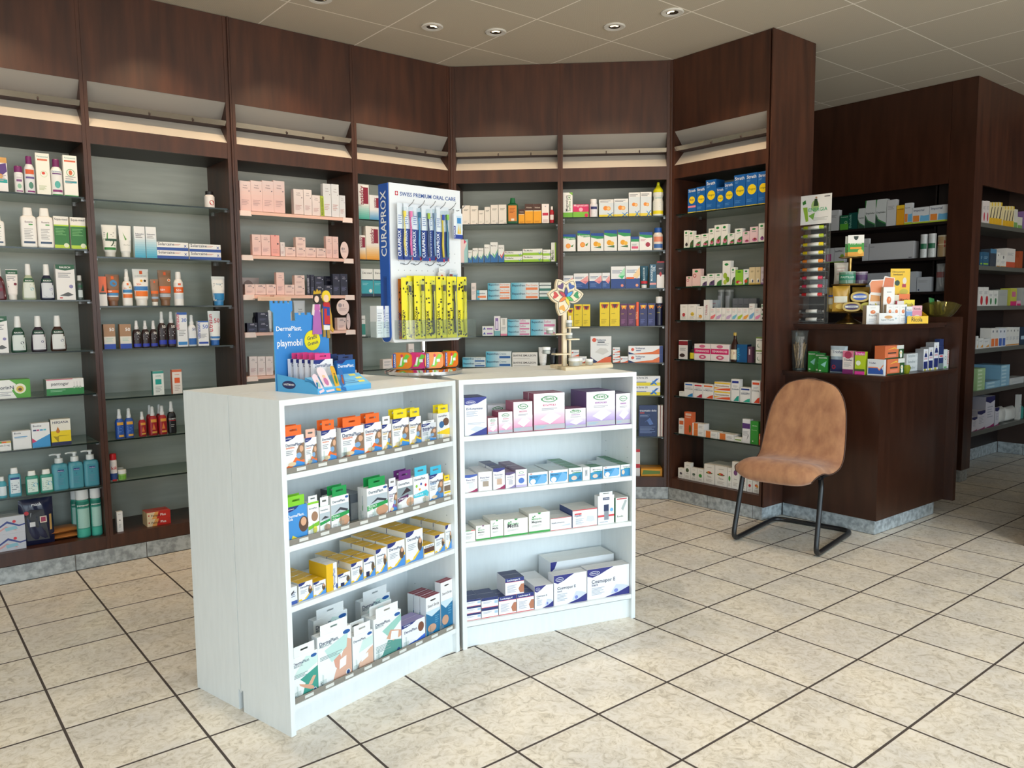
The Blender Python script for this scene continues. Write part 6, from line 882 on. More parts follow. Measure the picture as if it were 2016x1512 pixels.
STY.update({
 'fl_b': flawa('white box with violet top standing behind', VI, 'CALMA'), 'fl1': flawa('smallest white and pink compress box', PK, 'COMPRESSE', t='#b8506c', s='#a84a64', d=.06), 'fl2': flawa('small white and pink compress box', PK, 'COMPRESSE', t='#b8506c', s='#a84a64', d=.07), 'fl3': flawa('tall white and pink compress box', PK, 'COMPRESSE', t='#b8506c', s='#b8607c', d=.08),
 'fl4': flawa('largest white and pink compress box', PK, 'GAZIN', t='#b8506c', s='#a04a64', d=.05, rb=1), 'fl5': flawa('small white and violet compress box', VI, 'SOLVALINE', t='#a0507c', s='#8a5080', d=.08), 'fl6': flawa('largest white and violet compress box', VI, 'SOLVALINE N', t='#7a5a90', s='#6f4f86', d=.14), 'fl7': flawa('tall narrow white and violet compress box', VI, 'SOLVALINE', t='#9a90a8', s='#a090b0', d=.12),
 'rh1': bnd('white bandage box with window and navy wave', ('#3a5ab0', '#dfe4e6', '#a02a5c'), 'Rhena Ideal', t='#e6e4e4', d=.11), 'rh2': bnd('white bandage box with beige window', ('#f0eff1', '#a89888', '#f0eff1'), 'Rhena Ideal', t='#d9d6d8', d=.12), 'rh3': bnd('tall white bandage box with skin window, crimson foot', ('#2c3484', '#cfae98', '#9a2458'), 'Rhena Ideal', t='#2c2f60', d=.08, rb=1),
 'co1': bnd('lilac-grey box with silver roll picture', ('#5a4a7c', '#c8c8d0', '#8a80b0'), 'COHESIVE', t='#6a4468', s='#8a7a98', d=.1), 'co2': bx('#eeedf2', 'white box with blue bandage roll, plum top', ('O', .5, .82, .2, .06, '#3f9a4c'), ('O', .5, .82, .16, .04, '#f2f2f4'), ('R', .2, .64, .8, .7, '#b8a0c8'), ('O', .5, .36, .26, .16, '#4a78c8'), ('R', 0, 0, 1, .12, '#c4b8dc'), t='#6a4468', s='#a898b0', d=.09, rb=2),
 'mic': micp('white and blue tape box with dark green top', d=.05, rb=3), 'mics': micp('white and blue tape box with green top', d=.06), 'trans': bx('#2a8cc0', 'blue tape box with round skin picture', ('P', [(0, .6), (1, .68), (1, 1), (0, 1)], '#e9eef0'), ('T', 'Transpore', .2, .94, .76, '#3a3a48'), ('R', .3, .64, .9, .7, '#3a8a5c'), ('O', .25, .35, .16, .2, '#e8d0b8'), t='#2f7a4c', s='#dfe3e0', d=.05, rb=3), 'thinbox': bx('#e9ecec', 'narrow white box with sideways black print', ('R', .3, .3, .7, .8, '#c8ccd0'), ('T', 'TAPE', .35, .75, .6, '#3a3a44', 1), d=.06),
 'disp': bx('#3f9ad0', 'blue tape dispenser in a rounded clear frame', ('R', .0, .8, 1, 1, '#eef2f4'), ('P', [(.35, 0), (.7, .8), (1, .6), (1, 0)], '#6fb0e8'), ('O', .25, .3, .14, .2, '#f0f0f0'), ('T', 'Micropore', .12, .5, .62, '#2a3a5c'), ('T', '3M', .1, .2, .85, '#c83a3c'), ('R', 0, 0, .05, .8, '#f2f4f5'), ('R', .95, 0, 1, .8, '#f2f4f5'), ('R', 0, 0, 1, .1, '#f2f4f5'), ('P', [(.05, .1), (.16, .1), (.05, .25)], '#f2f4f5'), ('P', [(.84, .1), (.95, .1), (.95, .25)], '#f2f4f5'), t='#c5d2d6', s='#d5dde0', name='tape_dispenser', cat='tape dispenser'),
 'lohm': bx('#f2f2ee', 'small low white box with green and red line', ('R', 0, .94, .6, 1, '#3a9a4c'), ('R', .6, .94, 1, 1, '#d83a3c'), LT, ('L', .1, .2, .7, .5, 4, '#b8b8b8'), t='#e4e2da', d=.09), 'mo1': moln('small white box, green foot and purple notch', 'Mepitac', '#7a2a6c', d=.09), 'mo2': moln('tall white box with green foot, dressing picture', 'Melfa', d=.09), 'mo3': moln('wide white box with green foot and notch', 'Melfa', d=.09), 'mo4': moln('largest white box with green foot and notch', 'Mepore', d=.1),
 'hyp1': bx('#f0efef', 'low wide white carton edged in red', ('R', 0, .96, 1, 1, '#d8303c'), ('R', 0, 0, 1, .03, '#d8303c'), ('T', 'Hypafix transparent', .05, .66, .56, '#3a4a6c'), ('P', [(.4, .3), (.9, .45), (.95, .3)], '#d0d8e0'), t='#dcdad6', d=.12), 'hyp2': bx('#f0f0f1', 'larger white box with red top edge, roll picture', ('R', 0, .95, 1, 1, '#d8303c'), ('R', 0, 0, 1, .02, '#d8303c'), ('R', .08, .72, .36, .8, '#d8404c'), ('T', 'Hypafix', .08, .36, .62, '#2a3a7c'), ('P', [(.55, .3), (.6, .6), (.85, .56), (.9, .3), (.75, .24)], '#d8dce0'), ('L', .12, .15, .45, .5, 6, '#b0b8c8'), t='#e6e2da', s='#3a4a80', d=.12),
 'blist': bx('#eef0f3', 'white blister card with silver spray bottle', ('R', .3, .84, .7, .93, '#20305c'), ('T', 'HARTMANN', .33, .67, .87, '#e8ecf4'), ('R', 0, .25, 1, .32, '#d84a50'), ('R', .38, .14, .66, .45, '#8a929c'), ('R', .36, .45, .66, .68, '#1f2f58'), ('C', .84, .48, .1, '#6ab0e0'), ('T', 'VERBANDPATRONE', .08, .6, .06, '#6a7a9c'), tab='#e9edf0', tabf=1, tabh=.015, d=.03), 'lohr': bx('#eef1ec', 'tall white box with grey gauze and red top line', ('R', .1, .93, .9, .97, '#c8303c'), ('P', [(.45, .55), (.75, .9), (.9, .85), (.6, .45)], '#b0b8b8'), ('T', 'Rondo', .12, .6, .2, '#5a6a5c'), t='#e2e0d8', s='#2a7a4c', d=.12),
 'lst': bx('#efeff2', 'small white box with navy top band', ('R', 0, .72, 1, 1, '#27336c'), ('R', 0, 0, 1, .05, '#d8303c'), ('L', .1, .4, .6, .6, 2, '#b0b0c0'), ('R', .78, .35, .98, .6, '#a8c8e0'), t='#20285a', s='#c8c8d0', d=.1), 'leu': leuk('white tape box with blue band and bare shoulder', d=.09),
 'cos1': cosmo('narrow white dressing box with navy crest', d=.18), 'cos2': cosmo('white dressing box with navy crest, squarish', d=.055), 'cos3': cosmo('widest white dressing box with navy crest', d=.06), 'cosl': bx('#e6e8ea', 'long plain white dressing box lying behind', ('T', 'Cosmopor E', .1, .45, .3, '#23284c'), ('C', .75, .5, .02, '#2c2f7c'), ('P', [(0, 1), (0, .7), (.06, .8), (.1, 1)], '#2c2f7c'), t='#ecebe6', d=.12),
})
def style(n): return STY[n]
# ------------------------------------------------------------------ white bookcases
CH = 1.063
FLC = Frame(-0.837, 0.862, math.atan2(0.172, 0.766)); FRC = Frame(-0.0555, 1.033, math.atan2(-0.2185, 0.7595))
CW = 0.785; CD = 0.272; ST = 0.018
def bookcase(F, y0, shelves, flip, label, front=True):
    o = F.world(0 if not flip else CW, y0); r = empty('bookcase', o+(0,), F.a+(pi if flip else 0)); tag(r, label, 'bookcase', 'white bookcases')
    def side(x0, n):
        m = MB(); pts = [(0, 0), (0, CH), (CD, CH), (CD, 0.062), (CD-0.004, 0.070), (CD-0.012, 0.073), (CD-0.012, 0.0)]
        m.add([(x0, y, z) for y, z in pts]+[(x0+ST, y, z) for y, z in pts], [tuple(range(7)), tuple(range(13, 6, -1))]+[(i, i+7, (i+1) % 7+7, (i+1) % 7) for i in range(7)][::-1], WHITE)
        o_ = m.build('side_panel', r)
        if not flip and n:
            d = MB()
            for zz in [z0+0.045*k for z0 in (0.14, 0.45, 0.65, 0.88) for k in range(3)]:
                for yy in (0.04, CD-0.05):
                    d.add([(x0-0.0004, yy+0.0022*cos(a*pi/3), zz+0.0022*sin(a*pi/3)) for a in range(6)], [tuple(range(6))], P('#8a9494'))
            d.build('peg_hole', o_)
        return o_
    side(0, 0); side(CW-ST, 1)
    m = MB(); m.box(ST, CW-ST, 0, CD, CH-0.018, CH, WHITE); m.build('top_board', r)
    m = MB(); m.box(ST, CW-ST, CD-0.006, CD-0.002, 0.08, CH-0.018, WHITE); m.build('back_panel', r)
    m = MB(); m.box(ST, CW-ST, 0.02, 0.036, 0.0, 0.079, WHITE); m.build('plinth_board', r)
    for z in shelves:
        m = MB(); m.box(ST+0.0004, CW-ST-0.0004, 0.002, CD-0.008, z-0.018, z, WHITE); m.build('shelf', r)
    return r
LZ = [0.833, 0.608, 0.415, 0.097]; RZ = [0.844, 0.622, 0.426, 0.107]
bookcase(FLC, 0, LZ, False, 'white bookcase full of plaster boxes, its plain side towards the camera')
bookcase(FRC, 0, RZ, False, 'white bookcase with compress and dressing boxes, the wooden flower on top')
bookcase(FLC, 2*CD+0.003, LZ, True, 'white bookcase turned backwards behind the one with plaster boxes')
bookcase(FRC, 2*CD+0.003, RZ, True, 'white bookcase turned backwards behind the one with compress boxes')

# clear organiser trays that hold the hanging boxes
def organiser(z, divs, label):
    o = FLC.world(ST+0.004, 0.006); r = empty('organiser_tray', o+(z,), FLC.a); tag(r, label, 'tray', 'clear organiser trays in the bookcase')
    W = CW-2*ST-0.008
    m = MB(); m.box(0, W, 0.004, 0.24, 0.0004, 0.003, P('#8d8678', .4)); m.build('base', r)
    m = MB(); m.box(0, W, 0.0, 0.0025, 0.0004, 0.018, P('#8a857c', .25)); m.build('front_rail', r)
    for u in divs:
        m = MB(); m.box(W*u, W*u+.0015, .0028, .0085, .003, .05, CLEAR); m.box(W*u-.012, W*u+.012, .0028, .004, .018, .034, CLEAR); m.build('divider', r)
    for u in [i/9.0+0.05 for i in range(9)]:
        m = MB(); m.box(W*u, W*u+0.034, -0.0015, -0.0003, 0.004, 0.014, P('#d9d9d4')); m.build('price_label', r)
organiser(LZ[0], [.13, .2, .31, .32, .47, .58, .645, .76, .835, .92], 'clear tray under the orange and yellow tabbed boxes')
organiser(LZ[1], [.13, .2, .28, .395, .48, .63, .71, .81, .91], 'clear tray under the sports plaster boxes, second shelf')
organiser(LZ[3], [.02, .155, .345, .48, .66, .83, .91], 'clear tray under the large dressing boxes, lowest shelf')

# ------------------------------------------------------------------ upholstered cantilever chair
def chair():
    ang = radians(-90+4)           # faces the far-left, back against the counter
    r = empty('chair', (2.245, 1.02, 0), 0); tag(r, 'worn tan upholstered chair on a black bent tube sled frame', 'chair')
    fab = noise_mat('worn_velour', '#9c6c50', '#b98863', 20, (1, 1, .5), 0.85, 10, bump=.3, lo=.32, hi=.68, spec=.15)
    nb = fab.node_tree; bs = nb.nodes['Principled BSDF']; bs.inputs['Sheen Weight'].default_value = 0.25
    blk = P('#1b1b1d', 0.35)
    # side profile (x forward is negative, z), from the front lip round to the top of the back
    prof = [(-.262, .380), (-.288, .403), (-.286, .432), (-.252, .456), (-.18, .460), (-.1, .44), (-.02, .432), (.06, .436), (.115, .462), (.15, .51), (.175, .58), (.2, .66), (.225, .74), (.248, .815), (.262, .872), (.268, .905)]
    hw = [.200, .212, .220, .232, .241, .245, .246, .244, .242, .240, .236, .228, .215, .185, .13, .02]
    def at(v):
        t = v*(len(prof)-1); i = min(int(t), len(prof)-2); f = t-i
        def cr(a, b, c, d): return 0.5*((2*b)+(-a+c)*f+(2*a-5*b+4*c-d)*f*f+(-a+3*b-3*c+d)*f**3)
        g = lambda L_, k: (L_[max(k-1, 0)], L_[k], L_[k+1], L_[min(k+2, len(L_)-1)])
        return cr(*g([p[0] for p in prof], i)), cr(*g([p[1] for p in prof], i)), max(0.012, cr(*g(hw, i)))
    def P_(th):
        def f(u, v):
            x, z, w_ = at(v); x2, z2, _ = at(min(1, v+.01)); x1, z1, _ = at(max(0, v-.01))
            dx, dz = x2-x1, z2-z1; L_ = math.hypot(dx, dz) or 1; nx, nz = -dz/L_, dx/L_
            s = 2*u-1; a = abs(s); edge = (1-a**6); q = th*edge*min(1, 14*(1-v)+.12)*min(1, v*8+.3)
            lift = a**4*(-.020+.04*min(1, max(0, (v-.3)/.3)))     # sides curl towards the sitter
            return (x+nx*(q+lift), s*w_*1.0, z+nz*(q+lift))
        return f
    m = MB(); m.grid(P_(0.034), 25, 61, fab); m.grid(P_(-0.006), 25, 61, fab, flip=True); m.build('seat_cushion', r)
    m = MB(); m.grid(P_(-0.007), 25, 61, blk, flip=True); m.grid(P_(-0.018), 25, 61, blk, flip=True)
    e_ = []
    def rim(k):
        pts = []
        f = P_(-0.004)
        for i in range(61): pts.append(f(0.0, i/60))
        for i in range(60, -1, -1): pts.append(f(1.0, i/60))
        return pts
    m.tube(rim(0), 0.0035, P('#4a342c', .7), 8, closed=True); m.build('seat_shell', r)
    # frame: one bent tube, open at the front uprights
    R_ = .0138; hwid = .232
    path = []
    def arc(c, p, q, n=7):   # fillet at c between p and q
        V = mathutils.Vector; c, p, q = V(c), V(p), V(q)
        return [tuple((1-t)**2*p+2*t*(1-t)*c+t*t*q) for t in [i/(n-1) for i in range(n)]]
    zf = R_+.0005
    path += [(-.155, -hwid+.02, .418), (-.17, -hwid+.01, .36)]
    path += arc((-.26, -hwid, zf), (-.245, -hwid, .07), (-.20, -hwid, zf))
    path += arc((.335, -hwid, zf), (.26, -hwid, zf), (.335, -hwid+.075, zf))
    path += arc((.335, hwid, zf), (.335, hwid-.075, zf), (.26, hwid, zf))
    path += arc((-.26, hwid, zf), (-.20, hwid, zf), (-.245, hwid, .07))
    path += [(-.17, hwid-.01, .36), (-.155, hwid-.02, .418)]
    m = MB(); m.tube(path, R_, blk, 10); m.build('sled_frame', r)
    m = MB()
    m.box(-.19, .1, -hwid+.012, -hwid+.05, .407, .421, blk); m.box(-.19, .1, hwid-.05, hwid-.012, .407, .421, blk); m.box(-.17, -.13, -hwid+.03, hwid-.03, .407, .417, blk)
    m.build('seat_bracket', r)
    r.rotation_euler = (0, 0, radians(10))
chair()
Z2_ = (3.517, 0, 270); Z3_ = (3.361, 0, 680); Z4_ = (3.4375, 440, 320); Z5_ = (3.6, 690, 340); Z6_ = (3.781, 900, 340); Z7_ = (4.447, 1240, 300); Z8_ = (4.087, 1240, 620)
B1_ = (5.039, 1540, 360); B2_ = (5.305, 1540, 620); B3_ = (2.7, 1880, 340); B4_ = (3.6, 530, 780); B5_ = (4.446, 530, 1120); B6_ = (5.305, 890, 720); B7_ = (4.724, 890, 960); F_ = (1, 0, 0)
def S(*k, **o): return k+(o,)
G1 = 'packs on the wall cabinet shelves'
def row(st, xs, top, **o): return [(st, a, b, top, o) for a, b in zip(xs, xs[1:])]
c1, c2, c3, c4, c5, c6, c7 = ('shampoo cabinet', 'sun lotion cabinet', 'pink-shelf cabinet', 'cabinet behind toothbrushes', 'cream carton cabinet', 'orange-print cabinet', 'blue-box cabinet')
T_ = ['top shelf', 'second shelf', 'third shelf', 'fourth shelf', 'fifth shelf', 'sixth shelf', 'seventh shelf']
def cab(F, zs, i, zm, c, items, back=0.035, **k): shelf(F, zs[i], zm, back, T_[i]+', '+c, items, group='packs in the '+c, **k)
def base(F, zm, c, items, z=ZB, back=0.04): shelf(F, z, zm, back, 'bottom board, '+c, items, group='packs in the '+c)
cab(FL, Z1, 0, Z2_, c1, [('hexbox', -22, 52, 140), ('aero_p', 100, 165, 198), ('aero_p2', 170, 245, 130), ('swirl', 250, 347, 112), ('aero_p3', 354, 438, 150), ('bugbox', 440, 537, 128)])
cab(FL, Z1, 1, Z2_, c1, [('eucerin', -76, 35, 530), ('eucerin', 142, 256, 487), ('eucerin', 258, 372, 492), ('squa', 374, 478, 549), ('squa', 488, 596, 556)])
cab(FL, Z1, 2, Z2_, c1, [('rausch_r', -62, 44, 890), ('rausch_t', 30, 130, 915, {'d': .03}), ('rausch_g', 150, 250, 877), ('rausch_n', 275, 380, 880), ('rausch_b', 388, 520, 883), ('minican', 530, 582, 957)])
cab(FL, Z1, 3, Z2_, c1, [('rausch_b', -60, 55, 1240), ('rausch_gr', 72, 185, 1240), ('rausch_pu', 213, 325, 1238), ('rausch_br', 348, 460, 1236)])
cab(FL, Z1, 4, Z3_, c1, [('priorin', -50, 203, 228), ('pantogar', 306, 556, 222)])
cab(FL, Z1, 5, Z3_, c1, [('rainbowbox', -30, 75, 638), ('biotinw', 85, 208, 566), ('biotinb', 210, 332, 513), ('hirsana', 337, 470, 488)])
cab(FL, Z1, 6, Z3_, c1, [('bluebot', -16, 50, 872), ('bluebot2', 57, 143, 812), ('greenbot', 170, 261, 832), ('greenbot', 265, 357, 822)])
base(FL, Z3_, c1, [('mask', -30, 170, 1132, {'n': 2}), ('pantasept', 508, 603, 950), ('pantasept', 603, 692, 938, {'sb': .0}), ('pantasept', 474, 548, 952, {'sb': .10})])
cab(FL, Z2, 0, F_, c2, [('blackjar', 405, 425, 376)])
cab(FL, Z2, 1, Z2_, c2, [('tubegreen', 712, 822, 605), ('tubeleaf', 830, 920, 612), ('solar', 930, 1006, 618), ('solar', 1010, 1084, 622)])
cab(FL, Z2, 1, F_, c2, [('solarw', 309, 371, 477, {'n': 2, 'd': .05}), ('solarw', 373, 435, 481, {'n': 2, 'd': .05})])
cab(FL, Z2, 2, Z2_, c2, [('orbox', 682, 740, 965), ('tubebrown', 734, 838, 950), ('spraywhite', 850, 920, 913), ('tubewhite', 930, 1045, 912), ('tubesm', 1047, 1106, 983), ('tubebr2', 1097, 1198, 920)])
cab(FL, Z2, 2, F_, c2, [('sprayor', 344, 363, 535), ('tubeblue', 420, 447, 544)])
cab(FL, Z2, 3, Z2_, c2, [('tanbox', 718, 800, 1295), ('tanbox', 830, 910, 1295), ('spraysm', 922, 982, 1270), ('spraysm', 984, 1040, 1270), ('spraysm', 1042, 1096, 1270), ('spraytall', 1098, 1158, 1208), ('spraytall', 1162, 1222, 1208)])
cab(FL, Z2, 3, F_, c2, [('ultra', 349, 369, 615), ('spraywb', 371, 388, 620), ('ultra2', 390, 411, 632), ('tubered', 413, 438, 612)])
cab(FL, Z2, 4, Z3_, c2, [('tealbox', 1012, 1085, 170), ('oranbox', 1140, 1205, 160)])
cab(FL, Z2, 5, Z3_, c2, [('antiblue', 765, 827, 423), ('antiblue', 829, 890, 418), ('antired', 920, 972, 440), ('antired', 986, 1046, 406), ('antired', 1050, 1110, 400), ('nobite', 1112, 1170, 372)])
cab(FL, Z2, 5, Z3_, c2, [('antired', 972, 1020, 396, {'sb': .08}), ('antired', 1036, 1084, 392, {'sb': .08})])
cab(FL, Z2, 6, Z3_, c2, [('kik', 730, 780, 718), ('jargreen', 785, 843, 825), ('jarpale', 776, 824, 808, {'sb': .075})])
base(FL, Z3_, c2, [('slimw', 773, 815, 1100), ('fenipic', 972, 1130, 1098, {'n': 2, 'd': .045, 'rb': 1, 'rot': .0})])
cab(FL, Z3, 0, Z4_, c3, row('wid1', [110, 186, 263, 340, 415], 125)+[('widwp', 475, 541, 181), ('widwp', 543, 598, 184), ('widwp', 600, 657, 222), ('widw', 674, 728, 144), ('widw', 730, 782, 148), ('widw', 784, 825, 223)])
cab(FL, Z3, 1, Z4_, c3, [('wid2', 194, 254, 487), ('wid2', 256, 318, 490), ('widred', 321, 380, 492), ('widwp', 385, 416, 540), ('widsq', 418, 488, 572), ('widsq', 490, 556, 506, {'n': 2}), ('widsq', 558, 626, 576), ('widsq', 628, 693, 580), ('wid2', 694, 735, 499), ('wid2', 737, 778, 502)])
cab(FL, Z3, 2, Z4_, c3, [('widsq', 145, 213, 824), ('widsq', 214, 287, 824), ('widsq', 289, 356, 824), ('wid2', 358, 412, 744), ('widsq', 414, 481, 827), ('widsq', 482, 550, 763, {'n': 2}), ('widd', 590, 615, 760), ('widb', 618, 680, 770, {'n': 2}), ('widb', 682, 738, 830), ('widd', 740, 789, 754), ('widd', 791, 840, 754)])
cab(FL, Z3, 2, Z4_, c3, [('widb', 684, 738, 770, {'sb': .07})])
cab(FL, Z3, 3, Z4_, c3, [('widb', 160, 231, 1086), ('widb', 233, 305, 1014, {'n': 2}), ('widtube', 306, 332, 1000), ('widtube', 432, 470, 946), ('widtube', 490, 570, 934), ('widsq', 770, 830, 1050)])
cab(FL, Z3, 3, Z4_, c3, [('blackb', 200, 228, 1015, {'sb': .08})])
cab(FL, Z3, 4, Z4_, c3, [('widwp', 175, 230, 1312), ('widwp', 232, 284, 1312), ('widwp', 286, 336, 1312)])
cab(FL, Z4, 0, Z4_, c4, [('antit', 893, 985, 148), ('antib', 988, 1060, 222, {'rb': 1})])
cab(FL, Z4, 1, Z4_, c4, [('antio', 905, 962, 492), ('antio', 964, 1052, 432)])
cab(FL, Z4, 2, Z4_, c4, [('dermed', 905, 927, 722, {'L': 'turquoise and white box sliver beside the post'}), ('dermed', 932, 1012, 720), ('dermed', 1016, 1096, 722)])
cab(FL, Z4, 3, Z4_, c4, [('realine', 922, 960, 1036)])
cab(FL, Z4, 4, Z5_, c4, [('palepack', 230, 300, 1322), ('palepack', 412, 452, 1212)])
cab(FD, Z5, 0, Z6_, c5, [('cream', 38, 96, 244), ('cream', 98, 156, 246), ('cream', 158, 202, 280), ('cream', 204, 247, 255), ('cream', 250, 306, 240), ('cream', 308, 367, 238), ('greenbottle', 370, 453, 185), ('yelbr', 457, 502, 272), ('yelbr', 504, 565, 232), ('yelbr', 567, 627, 232), ('redw', 630, 684, 232), ('redwb', 688, 722, 250)])
cab(FD, Z5, 1, Z6_, c5, [('teapink', 24, 80, 497), ('mert', 83, 113, 577), ('mert', 115, 155, 562), ('mert', 157, 197, 562), ('mert', 202, 245, 535), ('mert', 247, 303, 518), ('mertr', 307, 350, 538), ('vitam', 351, 486, 584, {'n': 2, 'd': .05}), ('vitam', 488, 635, 566, {'n': 2, 'd': .05}), ('vitam', 638, 696, 573, {'n': 2, 'd': .05}), ('vitas', 700, 737, 520)])
cab(FD, Z5, 2, Z6_, c5, [('palepack', 105, 141, 820), ('bepsm', 144, 224, 875), ('bepo', 228, 397, 822, {'n': 3, 'd': .05}), ('bepo', 402, 608, 818, {'n': 2, 'd': .05}), ('tealsm', 612, 700, 818, {'n': 2, 'd': .05})])
cab(FD, Z5, 3, Z6_, c5, [('halox', 187, 272, 1142, {'n': 2}), ('lila', 275, 321, 1068), ('pinkbase', 323, 372, 1082), ('bepp', 375, 545, 1092, {'n': 3, 'd': .05}), ('bepp', 548, 735, 1092, {'n': 2, 'd': .05})])
cab(FD, Z5, 4, Z6_, c5, [('bepb', 40, 212, 1375, {'n': 2, 'd': .05}), ('bepb', 214, 404, 1330, {'n': 2, 'd': .05}), ('biafine', 410, 598, 1338, {'n': 2, 'd': .05}), ('tubew', 605, 670, 1300), ('tubek', 684, 742, 1305)])
cab(FD, Z6, 0, Z6_, c6, [('magn', 779, 860, 148), ('magpink', 862, 980, 236), ('pillw', 985, 1048, 195), ('orangex', 1056, 1165, 200, {'d': .06}), ('orangex', 1167, 1274, 194, {'d': .06}), ('orangex', 1277, 1361, 147, {'d': .06}), ('orangex', 1363, 1447, 143, {'d': .06}), ('sportb', 1460, 1540, 68)])
cab(FD, Z6, 1, Z6_, c6, [('burg', 788, 882, 459), ('burg', 895, 991, 432), ('burgl', 995, 1091, 451), ('burgl', 1094, 1190, 428), ('burgl', 1196, 1291, 424), ('burgs', 1293, 1354, 476), ('burgr', 1356, 1453, 442), ('pillb', 1462, 1536, 408)])
cab(FD, Z6, 2, Z6_, c6, [('mepn', 780, 865, 765), ('mepn', 868, 978, 750), ('mepn', 983, 1077, 747), ('mepn', 1079, 1138, 745), ('mepg', 1145, 1250, 698), ('mepo', 1253, 1361, 693), ('tubedk', 1364, 1425, 693), ('magoil', 1433, 1482, 682), ('blkwh', 1486, 1543, 660)])
cab(FD, Z6, 3, Z6_, c6, [('persky', 818, 867, 1008), ('persky', 870, 930, 980), ('persky', 932, 991, 980), ('persky', 1062, 1134, 965), ('persky', 1137, 1210, 963), ('perskp', 1213, 1269, 975), ('perskp', 1271, 1330, 975), ('orslim', 1333, 1352, 962), ('perskn', 1356, 1415, 972), ('perskn', 1417, 1474, 972), ('perskc', 1477, 1533, 922)])
cab(FD, Z6, 4, Z6_, c6, [('volts', 850, 908, 1320, {'n': 2}), ('volts', 910, 965, 1368), ('voltb', 992, 1148, 1218, {'d': .05}), ('volts', 1158, 1212, 1300, {'n': 3}), ('volts', 1215, 1272, 1368), ('voltl', 1275, 1532, 1290, {'n': 2, 'd': .045})])
cab(FD, Z6, 5, Z8_, c6, [('yelx', 20, 245, 493, {'n': 2, 'd': .05})])
cab(FD, Z6, 6, Z8_, c6, [('trauma', 72, 220, 727, {'d': .03}), ('thinw', 224, 246, 727, {'d': .04}), ('thinw', 248, 268, 727, {'d': .04})])
base(FD, Z8_, c6, [('redside', 40, 82, 1082), ('flatyel', 90, 262, 1238)])
cab(FRt, Z7, 0, Z7_, c7, [('strathk', 508, 580, 318), ('strath', 582, 660, 300), ('strath', 664, 755, 240, {'d': .09}), ('strath', 757, 824, 306), ('strath', 826, 908, 260), ('strath', 911, 1012, 196), ('strath', 1014, 1116, 180), ('strath', 1118, 1216, 166)])
cab(FRt, Z7, 1, Z7_, c7, [('avd', 473, 512, 683), ('avg', 514, 558, 688), ('ave', 560, 620, 722), ('ave', 624, 686, 712), ('ave', 688, 737, 666), ('avel', 739, 797, 636), ('avel', 799, 855, 629), ('ave', 857, 915, 709), ('ave', 918, 985, 666), ('avp', 987, 1048, 692), ('avp', 1050, 1121, 651), ('avpu', 1126, 1180, 621)])
cab(FRt, Z7, 2, Z7_, c7, [('avr', 492, 544, 1086), ('avr', 547, 617, 1020), ('avpl', 619, 675, 1082), ('avpl', 677, 742, 1062), ('avgl', 744, 805, 1059), ('avhop', 811, 880, 949), ('avg', 883, 922, 1006), ('avlime', 924, 990, 1028), ('avtom', 993, 1041, 1022), ('emma', 1043, 1096, 1006), ('emma', 1098, 1144, 1004), ('emml', 1146, 1198, 1003)])
cab(FRt, Z7, 3, Z7_, c7, [('omr', 440, 505, 1331), ('omy', 509, 580, 1330), ('omh', 583, 642, 1348), ('omt', 646, 700, 1291), ('o1', 703, 752, 1361), ('o2', 754, 804, 1361), ('o3', 806, 839, 1361), ('o2', 841, 892, 1361), ('o4', 894, 939, 1361), ('o5', 941, 989, 1361), ('o6', 991, 1041, 1361), ('o7', 1043, 1092, 1324), ('o8', 1094, 1146, 1362), ('panda', 1148, 1182, 1328, {'n': 2})])
cab(FRt, Z7, 3, Z7_, c7, [('omb', 708, 768, 1292, {'sb': .09}), ('sleeve', 752, 808, 1202, {'sb': .2, 'd': .06}), ('sleeve', 818, 880, 1202, {'sb': .2, 'd': .06})]+row('greyb', [898, 946, 994, 1042, 1108], 1278, sb=.13))
cab(FRt, Z7, 4, Z8_, c7, [('black1', 393, 466, 205), ('feman', 518, 648, 234, {'d': .07}), ('feman', 652, 796, 238, {'d': .07}), ('juice', 798, 858, 143), ('oxyd', 860, 944, 238), ('plum', 947, 982, 256), ('greenw', 1014, 1080, 180, {'n': 2})])
cab(FRt, Z7, 4, Z8_, c7, [('vial', 472, 516, 250, {'sb': .01})])
cab(FRt, Z7, 5, Z8_, c7, [('white_s', 397, 436, 616), ('cocc', 438, 510, 546), ('home', 513, 585, 554), ('homx', 587, 673, 560), ('medicr', 679, 808, 542, {'n': 2}), ('quiet', 815, 881, 517), ('sedat', 886, 970, 584), ('stodal', 978, 1048, 529), ('stod2', 1050, 1072, 545)])
cab(FRt, Z7, 6, Z8_, c7, [('arn', 393, 436, 833), ('weled', 438, 500, 782), ('traum', 502, 596, 874, {'n': 2}), ('traum', 598, 705, 937), ('traum', 707, 838, 958), ('flatg', 840, 902, 986), ('purph', 905, 967, 838), ('greent', 971, 1034, 857), ('orsm', 1037, 1067, 958)])
base(FRt, Z8_, c7, [('v1', 388, 434, 1233), ('v2', 437, 488, 1189), ('v3', 490, 539, 1231), ('v4', 541, 594, 1239), ('v5', 597, 682, 1203, {'rb': 2}), ('v5', 685, 782, 1217, {'rb': 2}), ('v4', 785, 818, 1232), ('v6', 820, 881, 1183), ('v7', 884, 940, 1252), ('v7', 944, 984, 1325), ('v8', 987, 1048, 1324)], z=0.156)
E8 = 'shelf behind counter'; g8 = 'packs on the shelving behind the counter'
shelf(F8, 1.953, B1_, .03, 'upper '+E8, [('wht', 462, 560, 272), ('gr1', 497, 571, 328, {'sb': -.0}) if False else ('gr1', 573, 657, 322), ('gr2', 660, 745, 296), ('dup', 750, 820, 254), ('dup', 822, 925, 174), ('dup', 927, 1033, 163), ('wht', 1037, 1130, 168), ('gut', 1133, 1210, 222), ('imp', 1213, 1288, 200), ('imp', 1290, 1457, 242), ('imp', 1461, 1645, 220, {'d': .06})], group=g8)
